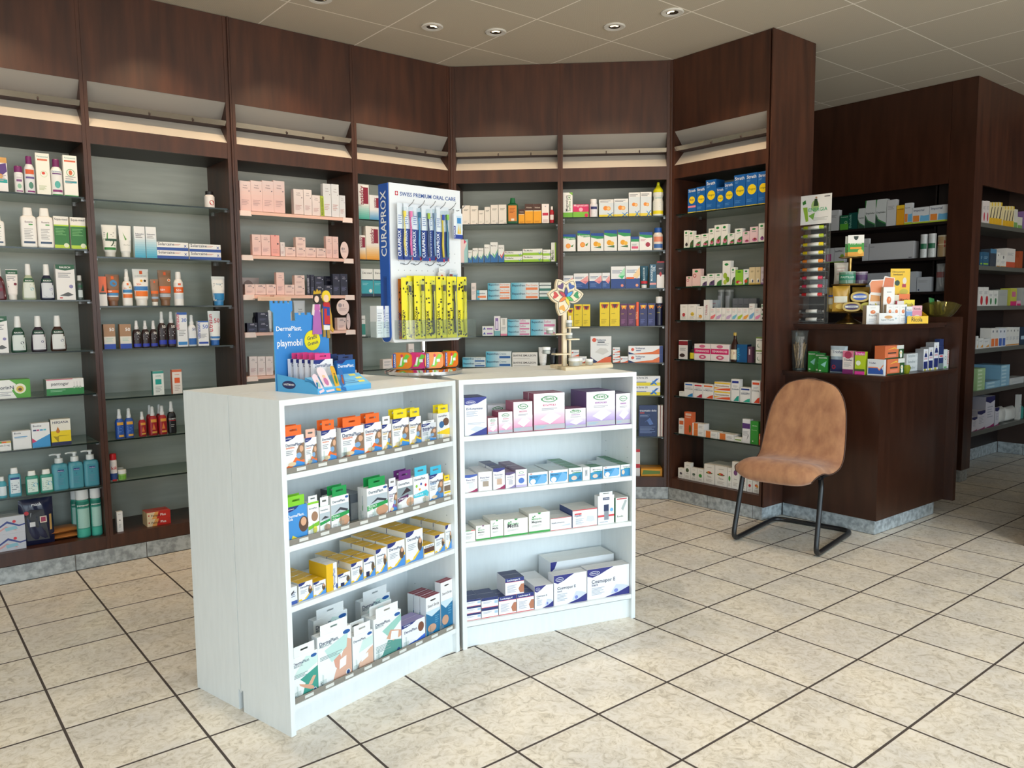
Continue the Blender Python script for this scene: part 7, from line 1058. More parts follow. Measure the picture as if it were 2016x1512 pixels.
shelf(F8, 1.690, B1_, .03, 'middle '+E8, [('magen', 418, 514, 650), ('loxi', 516, 615, 642), ('wht', 795, 858, 553), ('longw', 862, 1302, 590), ('can8', 1358, 1430, 510), ('can8', 1437, 1515, 503), ('beig8', 1524, 1640, 518, {'d': .07})], group=g8)
shelf(F8, 1.432, B1_, .03, 'lower '+E8, [('stackw', 250, 400, 955), ('ovi', 830, 1040, 895), ('stackw', 1042, 1330, 884), ('stackw', 1334, 1468, 934), ('foilbag', 1514, 1616, 800)], group=g8)
E9 = 'shelf, far right shelving'; g9 = 'packs on the far right shelving'
shelf(F9, 1.935, B3_, .02, 'highest '+E9, row('rv', [147, 166, 183], 150, d=.06)+row('yel9', [184, 200, 216, 232, 250], 157, d=.06)+row('yel9', [256, 270, 285, 300, 314], 178, d=.06)+[('wg', 315, 333, 194), ('wg', 334, 358, 236), ('pur9', 360, 400, 208)], group=g9)
shelf(F9, 1.62, B3_, .02, 'second '+E9, [('blu9', 135, 147, 422), ('blu9', 149, 180, 422), ('blk9', 188, 220, 405), ('ws9', 222, 240, 424), ('ws9', 243, 272, 438), ('wr9', 273, 320, 403), ('or9', 322, 340, 450), ('or9', 342, 360, 417)], group=g9)
shelf(F9, 1.318, B3_, .02, 'third '+E9, [('red9', 124, 150, 608), ('red9', 152, 178, 608), ('leaf9', 180, 203, 626), ('leaf9', 205, 229, 626), ('gy9', 231, 279, 622), ('mg9', 296, 328, 614), ('pk9', 330, 350, 680), ('gy9', 354, 390, 612)], group=g9)
shelf(F9, 0.994, B3_, .02, 'fourth '+E9, [('ora9', 114, 124, 868), ('ora9', 126, 152, 880), ('ora9', 154, 184, 882)]+row('os9', [192, 212, 232], 826, d=.08)+row('bs9', [233, 252, 270], 826, d=.08)+row('ws9', [271, 289, 306, 324, 342], 822, d=.08)+[('dk9', 344, 380, 820)], group=g9)
shelf(F9, 0.672, B3_, .02, 'fifth '+E9, [('grn9', 118, 160, 1040, {'n': 6}), ('lbl9', 164, 240, 1108, {'n': 2}), ('lbl9', 244, 290, 1022, {'n': 6, 'd': .2}), ('wsm9', 292, 366, 1088, {'n': 2})], group=g9)
shelf(F9, 0.362, B3_, .02, 'lowest '+E9, [('mol9', 90, 118, 1300), ('mol9', 119, 160, 1266), ('mol9', 162, 210, 1190, {'d': .1}), ('mol9', 212, 234, 1250), ('wrap9', 238, 280, 1248, {'d': .1}), ('wrap9', 282, 338, 1246, {'d': .1}), ('drop9', 340, 352, 1180), ('tealb', 354, 374, 1222)], group=g9)
# ------------------------------------------------------------------ goods in the white bookcases
bl, br = 'plaster bookcase', 'compress bookcase'; gl, gr_ = 'plaster and dressing boxes in the bookcase', 'compress, tape and dressing boxes in the bookcase'
def case(F, z, i, zm, c, items, back=0.016, dz=0.0, **k):
    k.setdefault('dmax', .258); shelf(F, z+dz, zm, back, ('top', 'second', 'third', 'lowest')[i]+' shelf, '+c, items, group=gl if c == bl else gr_, **k)
case(FLC, LZ[0], 0, B4_, bl, [('dps', 106, 248, 208), ('dpss', 254, 338, 232), ('dps', 368, 476, 170), ('dps', 508, 670, 148), ('dps', 674, 796, 122), ('dpun', 799, 866, 142), ('dpu', 872, 990, 93), ('dpu', 993, 1077, 84), ('dpn', 1080, 1184, 172), ('dptx', 1190, 1302, 60)], dz=.0034)
case(FLC, LZ[1], 1, B4_, bl, [('kids', 122, 270, 704), ('kidsn', 274, 354, 704), ('protn', 358, 432, 712), ('prot', 438, 566, 636), ('prot', 692, 840, 574), ('purpn', 846, 906, 580), ('comf', 910, 1018, 526), ('aqua', 1022, 1130, 498), ('aquab', 1134, 1232, 494), ('yels', 1237, 1308, 556)], dz=.0034)
case(FLC, LZ[2], 2, B4_, bl, [('bndw', 143, 200, 1352), ('yt', 208, 309, 1314, {'d': .07}), ('yt', 313, 403, 1308, {'d': .07}), ('ytw', 405, 482, 1185), ('ytn', 487, 575, 1252), ('yt', 580, 665, 1176), ('ytn', 669, 750, 1142), ('yt', 755, 835, 1078), ('yt', 838, 962, 1030), ('yt', 968, 1090, 950, {'rb': 1, 'd': .1}), ('ytp', 1097, 1170, 1050), ('yt', 1174, 1244, 978), ('yt', 1248, 1320, 906)])
case(FLC, LZ[3], 3, B5_, bl, [('med', 198, 428, 655), ('medb', 422, 722, 455), ('medh', 728, 910, 476), ('mede', 914, 1157, 316), ('medp', 1160, 1366, 458), ('steri', 1372, 1498, 232), ('steri1', 1502, 1640, 98)], dz=.0034)
case(FLC, LZ[3], 3, B5_, bl, [('med', 390, 690, 318, {'sb': .11, 'L': 'dressing box with teal corner, standing behind the shoulder picture one'}), ('med', 800, 1060, 168, {'sb': .16, 'L': 'tallest dressing box, standing farther back behind the elbow picture one'})], dz=.0034)
STY['broch'] = bx('#3d444c', 'dark grey stack of folded leaflets', t='#6a727c', s='#4a525a', d=.16, name='leaflet_stack', cat='leaflets')
case(FLC, LZ[1], 1, B4_, bl, [('broch', 575, 664, 690, {'sb': .05})], dz=.0034)
case(FRC, RZ[0], 0, B6_, br, [('esk', 130, 362, 330), ('fl1', 372, 476, 545), ('fl2', 484, 632, 482), ('fl3', 640, 840, 375), ('fl4', 852, 1176, 286), ('fl5', 1180, 1397, 446), ('fl6', 1402, 1702, 268), ('fl7', 1710, 1872, 290)])
case(FRC, RZ[0], 0, B6_, br, [('fl_b', 372, 578, 408, {'sb': .13})])
case(FRC, RZ[1], 1, B6_, br, [('rh1', 130, 266, 1138), ('rh2', 274, 418, 1108), ('rh3', 428, 552, 1070), ('co1', 558, 660, 1112), ('co2', 664, 783, 1082), ('disp', 792, 1000, 1112, {'d': .14}), ('disp', 1010, 1212, 1088, {'d': .14}), ('mic', 1218, 1358, 1066), ('thinbox', 1364, 1438, 1060), ('mics', 1444, 1570, 1056), ('disp', 1576, 1756, 1048, {'d': .14}), ('trans', 1762, 1877, 1030)])
case(FRC, RZ[2], 2, B7_, br, [('lohm', 119, 217, 398), ('mo1', 222, 355, 350), ('mo2', 358, 478, 300), ('mo3', 483, 706, 288), ('mo4', 713, 910, 232), ('hyp1', 915, 1113, 278), ('hyp2', 1120, 1350, 200), ('blist', 1356, 1508, 40), ('lohr', 1520, 1637, 92)])
case(FRC, RZ[3], 3, B7_, br, [('lst', 122, 269, 1040, {'n': 3}), ('lst', 273, 430, 1020, {'n': 2}), ('leu', 434, 599, 1008), ('leu', 603, 762, 980), ('cos1', 768, 942, 908), ('cos2', 946, 1253, 800), ('cos3', 1257, 1648, 738)])
case(FRC, RZ[3], 3, B7_, br, [('leu', 494, 670, 838, {'yb': 998, 'sb': .004, 'L': 'tape box with blue band lying on top of its two neighbours'})])
case(FRC, RZ[3], 3, B7_, br, [('cosl', 915, 1505, 655, {'sb': .105, 'd': .12})])
m = MB()  # empty clear holder between the green tabbed boxes
hx0, _ = FLC.hit(530+582/3.6, 1010, .022); o = FLC.world(hx0, 0.022); m.box(0, .035, 0, .0015, 0, .075, CLEAR); m.box(0, .035, .0015, .024, 0, .0012, CLEAR); m.box(0, .0012, 0, .024, 0, .03, CLEAR)
tag(m.build('card_holder', loc=(o[0], o[1], LZ[1]+.0034), rot=FLC.a), 'empty clear card holder between two green tabbed boxes', 'holder')

# ------------------------------------------------------------------ bottles and packs that need their own shapes
def pump(px0, px1, ytop, label):
    zm = Z3_; x0, _ = FL.hit(px0/zm[0], zm[2]+900/zm[0], .04); x1, _ = FL.hit(px1/zm[0], zm[2]+900/zm[0], .04)
    _, zt = FL.hit((px0+px1)/2/zm[0], zm[2]+ytop/zm[0], .06); z0 = Z1[6]; h = zt-z0; w_ = (x1-x0)*.94
    gel = glass('blue_gel', '#5fb0c4', .05, .75)
    m = MB(); m.loft([(0, w_*.46, .026), (.006, w_*.5, .03), (h*.62, w_*.5, .03), (h*.70, w_*.44, .026), (h*.73, w_*.2, .018)], gel, n=28, p=5, cy=.03)
    mp = lambda x, y, l: (-w_/2+x, -0.0012-l, y); m.art([('R', .32, .5, .72, .56, '#1f3a80'), ('T', 'Sterillium', .34, .7, .512, '#dfe6f4'), ('L', .3, .14, .7, .34, 5, '#5a90a8'), ('P', [(.45, .4), (.5, .46), (.55, .4)], '#3a7090')], w_, h, mp)
    p = FL.world((x0+x1)/2, .04); o = m.build('pump_bottle', loc=(p[0], p[1], z0+.0004)); tag(o, label, 'bottle', 'pump bottles of blue gel')
    c = MB(); wh = P('#ecefef', .3)
    c.loft([(h*.73, .018, .018), (h*.735, .02, .02), (h*.86, .019, .019), (h*.87, .008, .008), (h*.93, .007, .007), (h*.935, .012, .012), (h*.985, .012, .012), (h*.99, .008, .008)], wh, n=18, cy=.03)
    c.tube([(0, .03, h*.965), (-.03, .026, h*.975), (-.043, .025, h*.96)], [.006, .0045, .004], wh, 8); c.build('pump', o)
pump(345, 462, 712, 'blue gel pump bottle farthest from the post, beside green bottles')
pump(455, 563, 700, 'blue gel pump bottle between two others')
pump(558, 667, 688, 'blue gel pump bottle next to the dark post')
m = MB(); W_, H_ = .150, .238
mp = lambda x, y, l: (x-W_/2, .022-.022*(0.08+0.92*(1-(2*x/W_-1)**4)*(1-(2*y/H_-1)**6))-.005-l, y); mp.curved = True
def S_(s_):
    return lambda u, v: ((u-.5)*W_, .022-s_*.022*(.08+.92*(1-(2*u-1)**4)*(1-(2*v-1)**6))+.002*sin(21*u+11*v), v*H_)
m.grid(S_(1), 15, 19, P('#1b2140', .25)); m.grid(S_(-1), 15, 19, P('#1b2140', .25), flip=True)
m.art([('P', [(.18, .12), (.12, .6), (.3, .78), (.7, .76), (.8, .3), (.85, .1)], '#33363c'), ('C', .2, .72, .07, '#b82a38'), ('T', 'mask', .36, .66, .86, '#e8e8f0'), ('R', .28, .42, .44, .52, '#d8d8dc'), ('R', .58, .48, .78, .62, '#e8d8c8'), ('R', .61, .5, .75, .6, '#a04060'), ('R', .86, .3, .93, .64, '#c8a060'), ('P', [(.3, .62), (.32, .72), (.34, .72)], '#c8ccd4')], W_, H_, mp)
p = FL.hit(245/3.361, 680+1150/3.361, .05); q = FL.world(p[0], .05); tag(m.build('pouch', loc=(q[0], q[1], ZB+.001)), 'large dark navy face mask pouch leaning beside the spray cans', 'pouch')
for i, (z, dx) in enumerate(((ZB+.0005, 0.0), (ZB+.031, -.006))):
    m = MB(); a = P('#b8743a', .35)
    for s_ in (1, -1): m.grid(lambda u, v, s_=s_: ((u-.5)*.165, (v-.5)*.12, .015+s_*.0145*(1-(2*u-1)**4)*(1-(2*v-1)**4)), 15, 11, a, flip=s_ < 0)
    q = FL.hit(432/3.361, 680+1200/3.361, .09); q = FL.world(q[0]+dx, .13)
    tag(m.build('pouch', loc=(q[0], q[1], z), rot=.15*i), ('lower', 'upper')[i]+' of two flat orange-brown pouches lying by the spray cans', 'pouch', 'orange-brown pouches')
# pink shelf signs
def disc_sign(zm, px, py, rx, ry, z, label, F=FL, back=.0):
    x, zc = F.hit(zm[1]+px/zm[0], zm[2]+py/zm[0], back); k = 1/zm[0]*3.9/FPX
    m = MB(); n = 28; m.prism([(rx*cos(2*pi*i/n), ry*sin(2*pi*i/n)) for i in range(n)][::-1], 0, .0015, P('#eed6d2', .4))
    m.art([('C', -.45, .3, .3, '#a89aa0'), ('R', -.0, .1, .08, .5, '#3a3040'), ('L', -.6, -.5, .6, -.1, 3, '#c8a8a8')], rx, rx, lambda a, b, l: (a, -.0006-l, b))
    q = F.world(x, back); o = m.build('promo_sign', loc=(q[0], q[1], zc), rot=F.a); tag(o, label, 'sign'); return o
disc_sign(Z4_, 808, 980, .043, .049, 0, 'round pale pink cardboard sign hanging below the third pink shelf', back=.008)
for (px, py, rx, ry, lab, zz) in ((818, 578, .028, .053, 'oval pink cardboard sign at the right end of the second pink shelf', Z3[1]), (846, 1098, .014, .052, 'thin oval pink sign beside the lone box on the fourth pink shelf', Z3[3])):
    o = disc_sign(Z4_, px, py, rx, ry, 0, lab, back=.05); o.location.z = zz+ry+.003
m = MB(); m.box(-.052, .052, 0, .002, 0, .105, P('#c9b4ae', .4)); m.art([('O', .36, .5, .3, .36, '#9a7f78'), ('P', [(.3, 0), (.5, .3), (.75, .3), (.9, .0)], '#a88a80'), ('C', .3, .62, .02, '#4a3a3a')], .104, .105, flat_map(.104))
x, _ = FL.hit(440+182/3.4375, 320+790/3.4375, .2); q = FL.world(x, .2); tag(m.build('photo_card', loc=(q[0], q[1], Z3[2]+.003), rot=0), 'grey card showing a resting face, behind the third row of pink boxes', 'card')
m = MB(); m.prism([(-.012, 0), (.012, 0), (.014, .12), (-.008, .124)], 0, .0015, P('#232338')); m.art([('T', 'LOUIS WIDMER', .1, .9, .6, '#d8d8e8', 1)], .02, .115, lambda a, b, l: (a-.009, -.0006-l, b))
x, _ = FL.hit(440+570/3.4375, 320+820/3.4375, .05); q = FL.world(x, .04); tag(m.build('divider_sign', loc=(q[0], q[1], Z3[2]+.0025)), 'narrow dark upright sign between pink and navy boxes', 'sign')
m = MB(); m.prism([(-.01, 0), (.014, 0), (.01, .122), (-.012, .124)], 0, .0015, P('#a9bf3c')); m.art([('T', 'PELLE GRASSA', .08, .92, .7, '#5a6a20', 1)], .02, .12, lambda a, b, l: (a-.009, -.0006-l, b))
x, _ = FL.hit(440+668/3.4375, 320+290/3.4375, .03); q = FL.world(x, .03); tag(m.build('divider_sign', loc=(q[0], q[1], Z3[0]+.0025)), 'lime green upright sign in front of the tall white boxes', 'sign')
x, z = FL.hit(440+345/3.4375, 320+920/3.4375, -.06); q = FL.world(x, -.06)
m = MB(); m.slab([(-.1, 0), (.1, 0), (.1, .07), (-.1, .07)], 0, .002, P('#f0cdb4')); m.box(-.1, .1, -.002, 0, -.012, .012, P('#efc9ae')); m.box(-.03, -.005, .02, .05, .002, .014, P('#e8c0b0'))
m.art([('R', .1, .2, .8, .8, '#e8bfa0')], .2, .02, lambda a, b, l: (a-.1, -.0024-l, b-.01)); o = m.build('sample_tray', loc=(q[0], q[1], Z3[2]-.022)); tag(o, 'peach coloured cardboard sample tray clipped to the third pink shelf', 'tray')
m = MB(); m.box(-.002, .002, .0, .062, -.0, .02, P('#e8c0b0')); m.build('clip', o)

# ------------------------------------------------------------------ castle display on the bookcase
FC = Frame(*FLC.world(.172, .036), FLC.a+radians(3)); D0 = FC.world(0, 0)
cs = empty('castle_display', (D0[0], D0[1], CH), FC.a); tag(cs, 'bright blue cardboard castle display holding small plaster boxes, on the bookcase', 'display stand')
BLU = P('#55aee4', .4); BL2 = P('#3f8fd8', .4); BL3 = P('#6fc0ec', .4)
W_ = .236
def cren(x0, x1, z, n, w=.007, d=.008):
    out = []; s = (x1-x0)/(2*n-1)
    for i in range(2*n-1): out += [(x0+i*s, z-(d if i % 2 else 0)), (x0+(i+1)*s, z-(d if i % 2 else 0))]
    return out
pts = [(0, 0), (0, .262)]+[(-.012, .272)]+cren(-.012, .078, .302, 5)+[(.078, .27), (.07, .262), (.07, .235), (.09, .235)]+cren(.09, .236, .262, 6)+[(.236, 0)]
m = MB(); m.prism(pts[::-1], .205, .21, BL2, rim=BLU)
m.art([('T', 'DermaPlast.', .03, .48, .66, '#ffffff'), ('T', 'X', .23, .28, .59, '#ffffff'), ('T', 'playmobil', .04, .48, .49, '#ffffff', 0, 1.15)], .24, .305, lambda x, y, l: (x, .2046-l, y)); m.build('back_board', cs)
m = MB(); m.prism([(.035*cos(2*pi*i/26), .035*sin(2*pi*i/26)) for i in range(26)][::-1], 0, .0012, P('#f2e41c'))
m.art([('T', 'Gratis', -.62, .62, .12, '#2a3a5c'), ('T', 'Gratuit', -.68, .68, -.42, '#2a3a5c')], .035, .035, lambda x, y, l: (x, -.0004-l, y+.0*x)); o = m.build('sticker', cs); o.location = (.158, .202, .165); o.rotation_euler = (0, radians(-10), 0)
# tray
m = MB()
m.add([(0, 0, 0), (0, .2, 0), (0, .2, .058), (0, 0, .038), (.002, 0, 0), (.002, .2, 0), (.002, .2, .058), (.002, 0, .038)], [(0, 3, 2, 1), (4, 5, 6, 7), (3, 7, 6, 2)], BLU)
m.add([(W_, 0, 0), (W_, .2, 0), (W_, .2, .058), (W_, 0, .018), (W_-.002, 0, 0), (W_-.002, .2, 0), (W_-.002, .2, .058), (W_-.002, 0, .018)], [(0, 1, 2, 3), (7, 6, 5, 4), (3, 2, 6, 7)], BLU)
m.add([(0, 0, 0), (W_, 0, 0), (W_, 0, .018), (0, 0, .018)], [(0, 1, 2, 3)], BLU); m.box(.002, W_-.002, .002, .2, .0, .004, BLU)
m.add([(0, 0, .018), (W_, 0, .018), (W_, .06, .052), (0, .06, .052)], [(0, 1, 2, 3)], BL3); m.add([(0, 0, .018), (0, .06, .052), (0, .06, .038), (0, 0, .038)], [(0, 1, 2, 3)], BLU)
sl = lambda x, y, l: (x, y*.87-l*.5, .018+y*.49+l); 
m.art([('L', .52, .15, .92, .85, 5, '#3a7ab0'), ('R', .78, .78, .9, .95, '#f0e468'), ('R', .84, .5, .96, .66, '#f0e468'), ('R', .82, .2, .94, .36, '#f0e468')], W_, .069, sl)
m.art([('O', .3, .55, .17, .3, '#1c2a60'), ('T', 'HARTMANN', .17, .43, .5, '#ffffff')], .2, .045, lambda x, y, l: (-.0004-l, .2-x, y)); m.build('tray', cs)
for i, (x, c, lean, L_) in enumerate(((.018, '#eed0d8', -.35, .055), (.052, '#f3dde2', -.05, .075), (.085, '#e8b23c', .22, .085), (.108, '#3a78c0', .35, .075))):
    m = MB(); hw_ = .010 if i != 1 else .017; n = 10; pts = [(-hw_, 0), (hw_, 0), (hw_, L_)]+[(hw_*cos(pi*k/n), L_+hw_*sin(pi*k/n)) for k in range(1, n)]+[(-hw_, L_)]
    m.prism(pts[::-1], 0, .0012, P(c)); m.art([('O', .5, .5, .25, .2, ('#a8c8b0', '#c87aa8', '#5a8a3c', '#b0603c')[i]), ('C', .5, .75, .18, ('#e8c8a0', '#f0c8a0', '#8a5a2c', '#a8482c')[i])], hw_*2, L_, lambda x, y, l, hw_=hw_: (x-hw_, -.0006-l, y))
    o = m.build('plaster_cutout', cs); o.location = (x, -.002-.0016*i, .006); o.rotation_euler = (radians(-32) if i else radians(-14), lean, 0)
# plain cardboard figures standing on the board: a lady in pink and a blond knight
def figure(x0, parts, label):
    o = None
    m = MB(); lift = 0
    for pts, c in parts:
        m.prism([(x0+a, b) for a, b in pts][::-1], .198-lift, .2005-lift*.5, P(c)); lift += .0005
    o = m.build('card_figure', cs); o['label'] = label
ov = lambda cx, cz, rx, rz, n=16: [(cx+rx*cos(2*pi*i/n), cz+rz*sin(2*pi*i/n)) for i in range(n)]
figure(.165, [([(-.008, .185), (.034, .185), (.03, .25), (.024, .285), (.004, .285), (-.002, .25)], '#b46ab0'), ([(-.008, .255), (-.003, .29), (.03, .29), (.028, .262), (.024, .272), (.004, .272), (.0, .25)], '#eaddd6'), ([(.002, .27), (.028, .27), (.026, .29), (.004, .29)], '#c46aa8'), (ov(.016, .312, .017, .02), '#2f2624'), (ov(.013, .308, .01, .012), '#eecdb8'), ([(.0, .325), (.034, .328), (.03, .34), (.024, .333), (.017, .343), (.01, .332), (.003, .338)], '#c8a028'), ([(-.002, .18), (.008, .18), (.008, .187), (-.002, .187)], '#c8a840')], 'flat cardboard lady in a pink dress with crown')
figure(.208, [([(-.004, .175), (.008, .175), (.009, .205), (-.002, .205)], '#a8863c'), ([(.016, .17), (.028, .17), (.026, .205), (.014, .205)], '#a8863c'), ([(-.001, .2), (.027, .2), (.027, .222), (-.001, .222)], '#ece8e6'), ([(-.007, .2), (-.002, .2), (.0, .28), (-.008, .27)], '#b88a2c'), ([(-.005, .218), (.03, .215), (.028, .288), (-.003, .288)], '#2f4a9c'), ([(.002, .22), (.028, .22), (.026, .25), (.014, .25), (.014, .275), (.002, .275)], '#c83034'), ([(.028, .285), (.036, .25), (.038, .21), (.044, .2), (.04, .19), (.028, .2)], '#c89a38'), ([(-.002, .283), (.03, .28), (.026, .297), (.002, .297)], '#c02a30'), (ov(.013, .318, .019, .021), '#ecca30'), (ov(.011, .311, .012, .013), '#edc9ac')], 'flat cardboard knight with blond hair, red and blue tunic')
STY['pinkp'] = bx('#f0eef2', 'small white plaster box with pink hang tab', ('P', [(0, 1), (0, .88), (.3, .86), (.6, 1)], '#20307c'), ('T', 'DermaPlast.', .06, .94, .76, '#3a4a7c'), ('P', [(.1, 0), (.2, .3), (.5, .48), (.7, .3), (.95, .2), (.9, 0)], '#e0a0c8'), ('P', [(.4, .2), (.6, .4), (.75, .3), (.6, .15)], '#e8d8ec'), tab='#e0458c', tabf=1, tabh=.02, d=.014, s='#ebe9f0')
STY['bluep'] = bx('#2277c0', 'small bright blue plaster box with navy hang tab', ('P', [(0, 1), (0, .9), (.3, .88), (.5, 1)], '#1c2c70'), ('T', 'DermaPlast.', .06, .94, .74, '#ffffff'), ('P', [(.2, .0), (.3, .35), (.55, .4), (.6, .0)], '#8a5a40'), ('P', [(.65, 0), (.7, .45), (.92, .5), (.95, 0)], '#b8b0a8'), tab='#2a3f70', tabf=1, tabh=.018, d=.014, s='#1d63a8')
STY['pinks'] = dict(STY['pinkp'], desc='plaster box of the pink tabbed row, behind')
B_ = Frame(*FC.world(.012, .055), FC.a)
def put(st, x, y, z, w_, h, base, F, lab, cat='box', group=None, d=None, rot=0):
    s_ = style(st) if isinstance(st, str) else st
    o = make(s_, w_, d or s_.get('d', .03), h); q = F.world(x, y); o.location = (q[0], q[1], z); o.rotation_euler = (0, 0, F.a+rot); tag(o, lab, cat, group); return o
xa, _ = FC.hit(520+662/6.575, 712, .055); xb, _ = FC.hit(520+912/6.575, 712, .055)
for i in range(5): put('pinkp', (xa+xb)/2, .064+.029*i, CH+.0045, xb-xa, .122, 0, FC, ('front box', 'second box', 'third box', 'fourth box', 'last box')[i]+' of the pink tabbed row in the blue castle display', group='pink tabbed plaster boxes')
xc, _ = FC.hit(520+963/6.575, 712, .055); xd = min(FC.hit(520+1200/6.575, 712, .055)[0], W_-.004)
for i in range(3): put('bluep', (xc+xd)/2, .064+.04*i, CH+.0045, xd-xc, .112, 0, FC, ('front box', 'second box', 'rear box')[i]+' of the navy tabbed blue row in the castle display', group='blue plaster boxes')

# ------------------------------------------------------------------ revolving toothbrush stand
FS = Frame(-.152, 1.352, radians(2.4)); SX = .352; s0 = FS.world(SX/2, .04)
ts = empty('toothbrush_stand', (s0[0], s0[1], CH), FS.a); tag(ts, 'tall white revolving toothbrush stand with a blue side on a chrome disc', 'display stand')
zz = lambda z: z-CH
m = MB(); m.loft([(.0, .155, .155), (.004, .163, .163), (.016, .163, .163), (.024, .14, .14), (.028, .06, .06)], CHROME, n=48); m.build('base_disc', ts)
m = MB(); m.loft([(.028, .013, .013), (.15, .013, .013)], CHROME, n=18); m.build('pole', ts)
WH = P('#eef1f4', .3); CB = P('#1a57b4', .3)
zb_, zt_ = zz(1.20), zz(1.832); hx = SX/2
m = MB(); n = 8; prof = [(-hx+.012, zb_)]+[(-hx+.012-.012*sin(pi/2*i/n)*1.0, zb_+.03-.03*cos(pi/2*i/n)) for i in range(n+1)]+[(-hx, zt_), (hx, zt_-.002), (hx, zb_+.02), (hx-.02, zb_)]
m.prism(prof[::-1], -.04, .04, WH)
# pegboard holes
for r_ in range(13):
    for c_ in range(11):
        x, z = -hx+.035+c_*.0285, zt_-.12-r_*.037
        if r_ in (1, 2, 3): continue
        m.add([(x+.0018*cos(a*pi/3), -.0404, z+.0018*sin(a*pi/3)) for a in range(6)], [tuple(range(6))], P('#5a6068'))
m.art([('R', .075, .925, .115, .951, '#c01c34'), ('R', .091, .929, .099, .947, '#ffffff'), ('R', .083, .9345, .107, .9415, '#ffffff'), ('T', 'SWISS PREMIUM ORAL CARE', .14, .93, .925, '#24509c')], SX, zt_-zb_, lambda x, y, l: (x-hx, -.0405-l, y+zb_)); m.build('panel', ts)
m = MB(); sp = [(-.034, zb_+.022)]+[(.034*sin(a)-.0, zb_+.03-.028*cos(a)) for a in [-pi/2+.15*i for i in range(1, 21)]]+[(.034, zb_+.04), (.034, zt_-.001), (-.034, zt_-.001)]
m.add([(-hx-.004, -y, z) for y, z in sp]+[(-hx-.0005, -y, z) for y, z in sp], [tuple(range(len(sp)))]+[(i, i+len(sp), (i+1) % len(sp)+len(sp), (i+1) % len(sp)) for i in range(len(sp))], CB)
m.art([('T', 'CURAPROX', .545, .955, .78, '#f4f6f8', 1, 1.15), ('R', .3, .1, .7, .42, '#1a4a9c'), ('R', .42, .12, .7, .41, '#12408c')], .068, zt_-zb_, lambda x, y, l: (-hx-.0045-l, .034-x, y+zb_)); m.build('side_trim', ts)
def hook(x, z, L_=.055):
    m = MB(); m.tube([(x, -.04, z), (x+.004, -.05, z-.006), (x+.006, -.04-L_*.6, z-.004), (x+.014, -.04-L_*.9, z+.010), (x+.018, -.04-L_, z+.022)], .0016, STEEL, 6); m.box(x-.010, x+.010, -.042, -.040, z-.002, z+.002, STEEL); m.build('hook', ts)
for i in range(6): hook(-hx+.062+.052*i, zt_-.088+.001*i)
for x in (-hx+.055, -hx+.105, -hx+.175, -hx+.235): hook(x, zt_-.315, .045)
m = MB()
for (x0, x1, y0, y1, z0, z1) in ((-.165, .185, -.124, -.1225, zb_+.012, zb_+.09), (-.165, .185, -.124, -.042, zb_+.012, zb_+.0135), (-.166, -.1645, -.124, -.042, zb_+.012, zb_+.09), (.1845, .186, -.124, -.042, zb_+.012, zb_+.09)): m.box(x0, x1, y0, y1, z0, z1, CLEAR)
m.build('clear_pocket', ts)
m = MB()
for (x0, x1, y0, y1, z0, z1) in ((-.24, -.1785, -.03, -.0285, zb_+.02, zb_+.085), (-.24, -.1785, -.03, .03, zb_+.02, zb_+.0215), (-.24, -.2385, -.03, .03, zb_+.02, zb_+.085)): m.box(x0-.005, x1-.005, y0, y1, z0, z1, CLEAR)
m.build('side_pocket', ts)
FT = Frame(s0[0], s0[1], FS.a)
# blister packs hanging on the hooks: card, clear bubble and brush
def brush_pack(x, y, z, h, w_, cards, brush, label, printed=False, lean=0.0, grp='toothbrush packs on the hooks', head='#e8ecee'):
    q = FT.world(x, y); r = empty('toothbrush_pack', (q[0], q[1], z), FT.a); tag(r, label, 'toothbrush', grp)
    m = MB()
    if printed:
        m.box(-w_/2, w_/2, 0, .001, 0, h, P(cards)); rnd = random.Random(int((x+y)*9999))
        a = [('O', rnd.uniform(.08, .92), rnd.uniform(.02, .97), rnd.uniform(.05, .11), rnd.uniform(.008, .02), '#1c1a14') for _ in range(26)]+[('T', 'CURAPROX', .05, .45, .3, '#3a3410' if cards != '#c8702c' else '#1c2c80', 1)]
        m.art(a, w_, h, flat_map(w_))
    else:
        m.box(-w_/2, w_/2, 0, .001, 0, h*.55, P('#1b3c8c')); m.box(-w_/2, w_/2, 0, .001, h*.55, h, P('#dfe6ee', .3))
        m.art([('T', 'CURAPROX', .06, .52, .36, '#f4f6fa', 1, 1.1), ('R', .8, .0, .95, .05, '#c82038'), ('L', .1, .62, .5, .8, 5, '#7a90c0')], w_, h, flat_map(w_))
    m.build('card', r)
    m = MB(); bw = w_*.3; m.box(w_*.02, w_*.02+bw*1.2, -.012, -.0002, h*.05, h*.93, PET); m.build('clear_bubble', r)
    m = MB(); cx = w_*.2
    m.tube([(cx+.002, -.006, h*.08), (cx-.001, -.006, h*.3), (cx+.001, -.006, h*.55), (cx-.001, -.006, h*.7)], [.0042, .0048, .0038, .0026], P(brush, .25), 8)
    m.tube([(cx-.001, -.006, h*.7), (cx-.002, -.006, h*.86)], [.003, .0048], P(brush, .25), 8); m.box(cx-.006, cx+.004, -.014, -.008, h*.76, h*.86, P(head)); m.build('brush', r)
    r.rotation_euler = (lean, 0, FT.a)
zpk = 1.83-.30
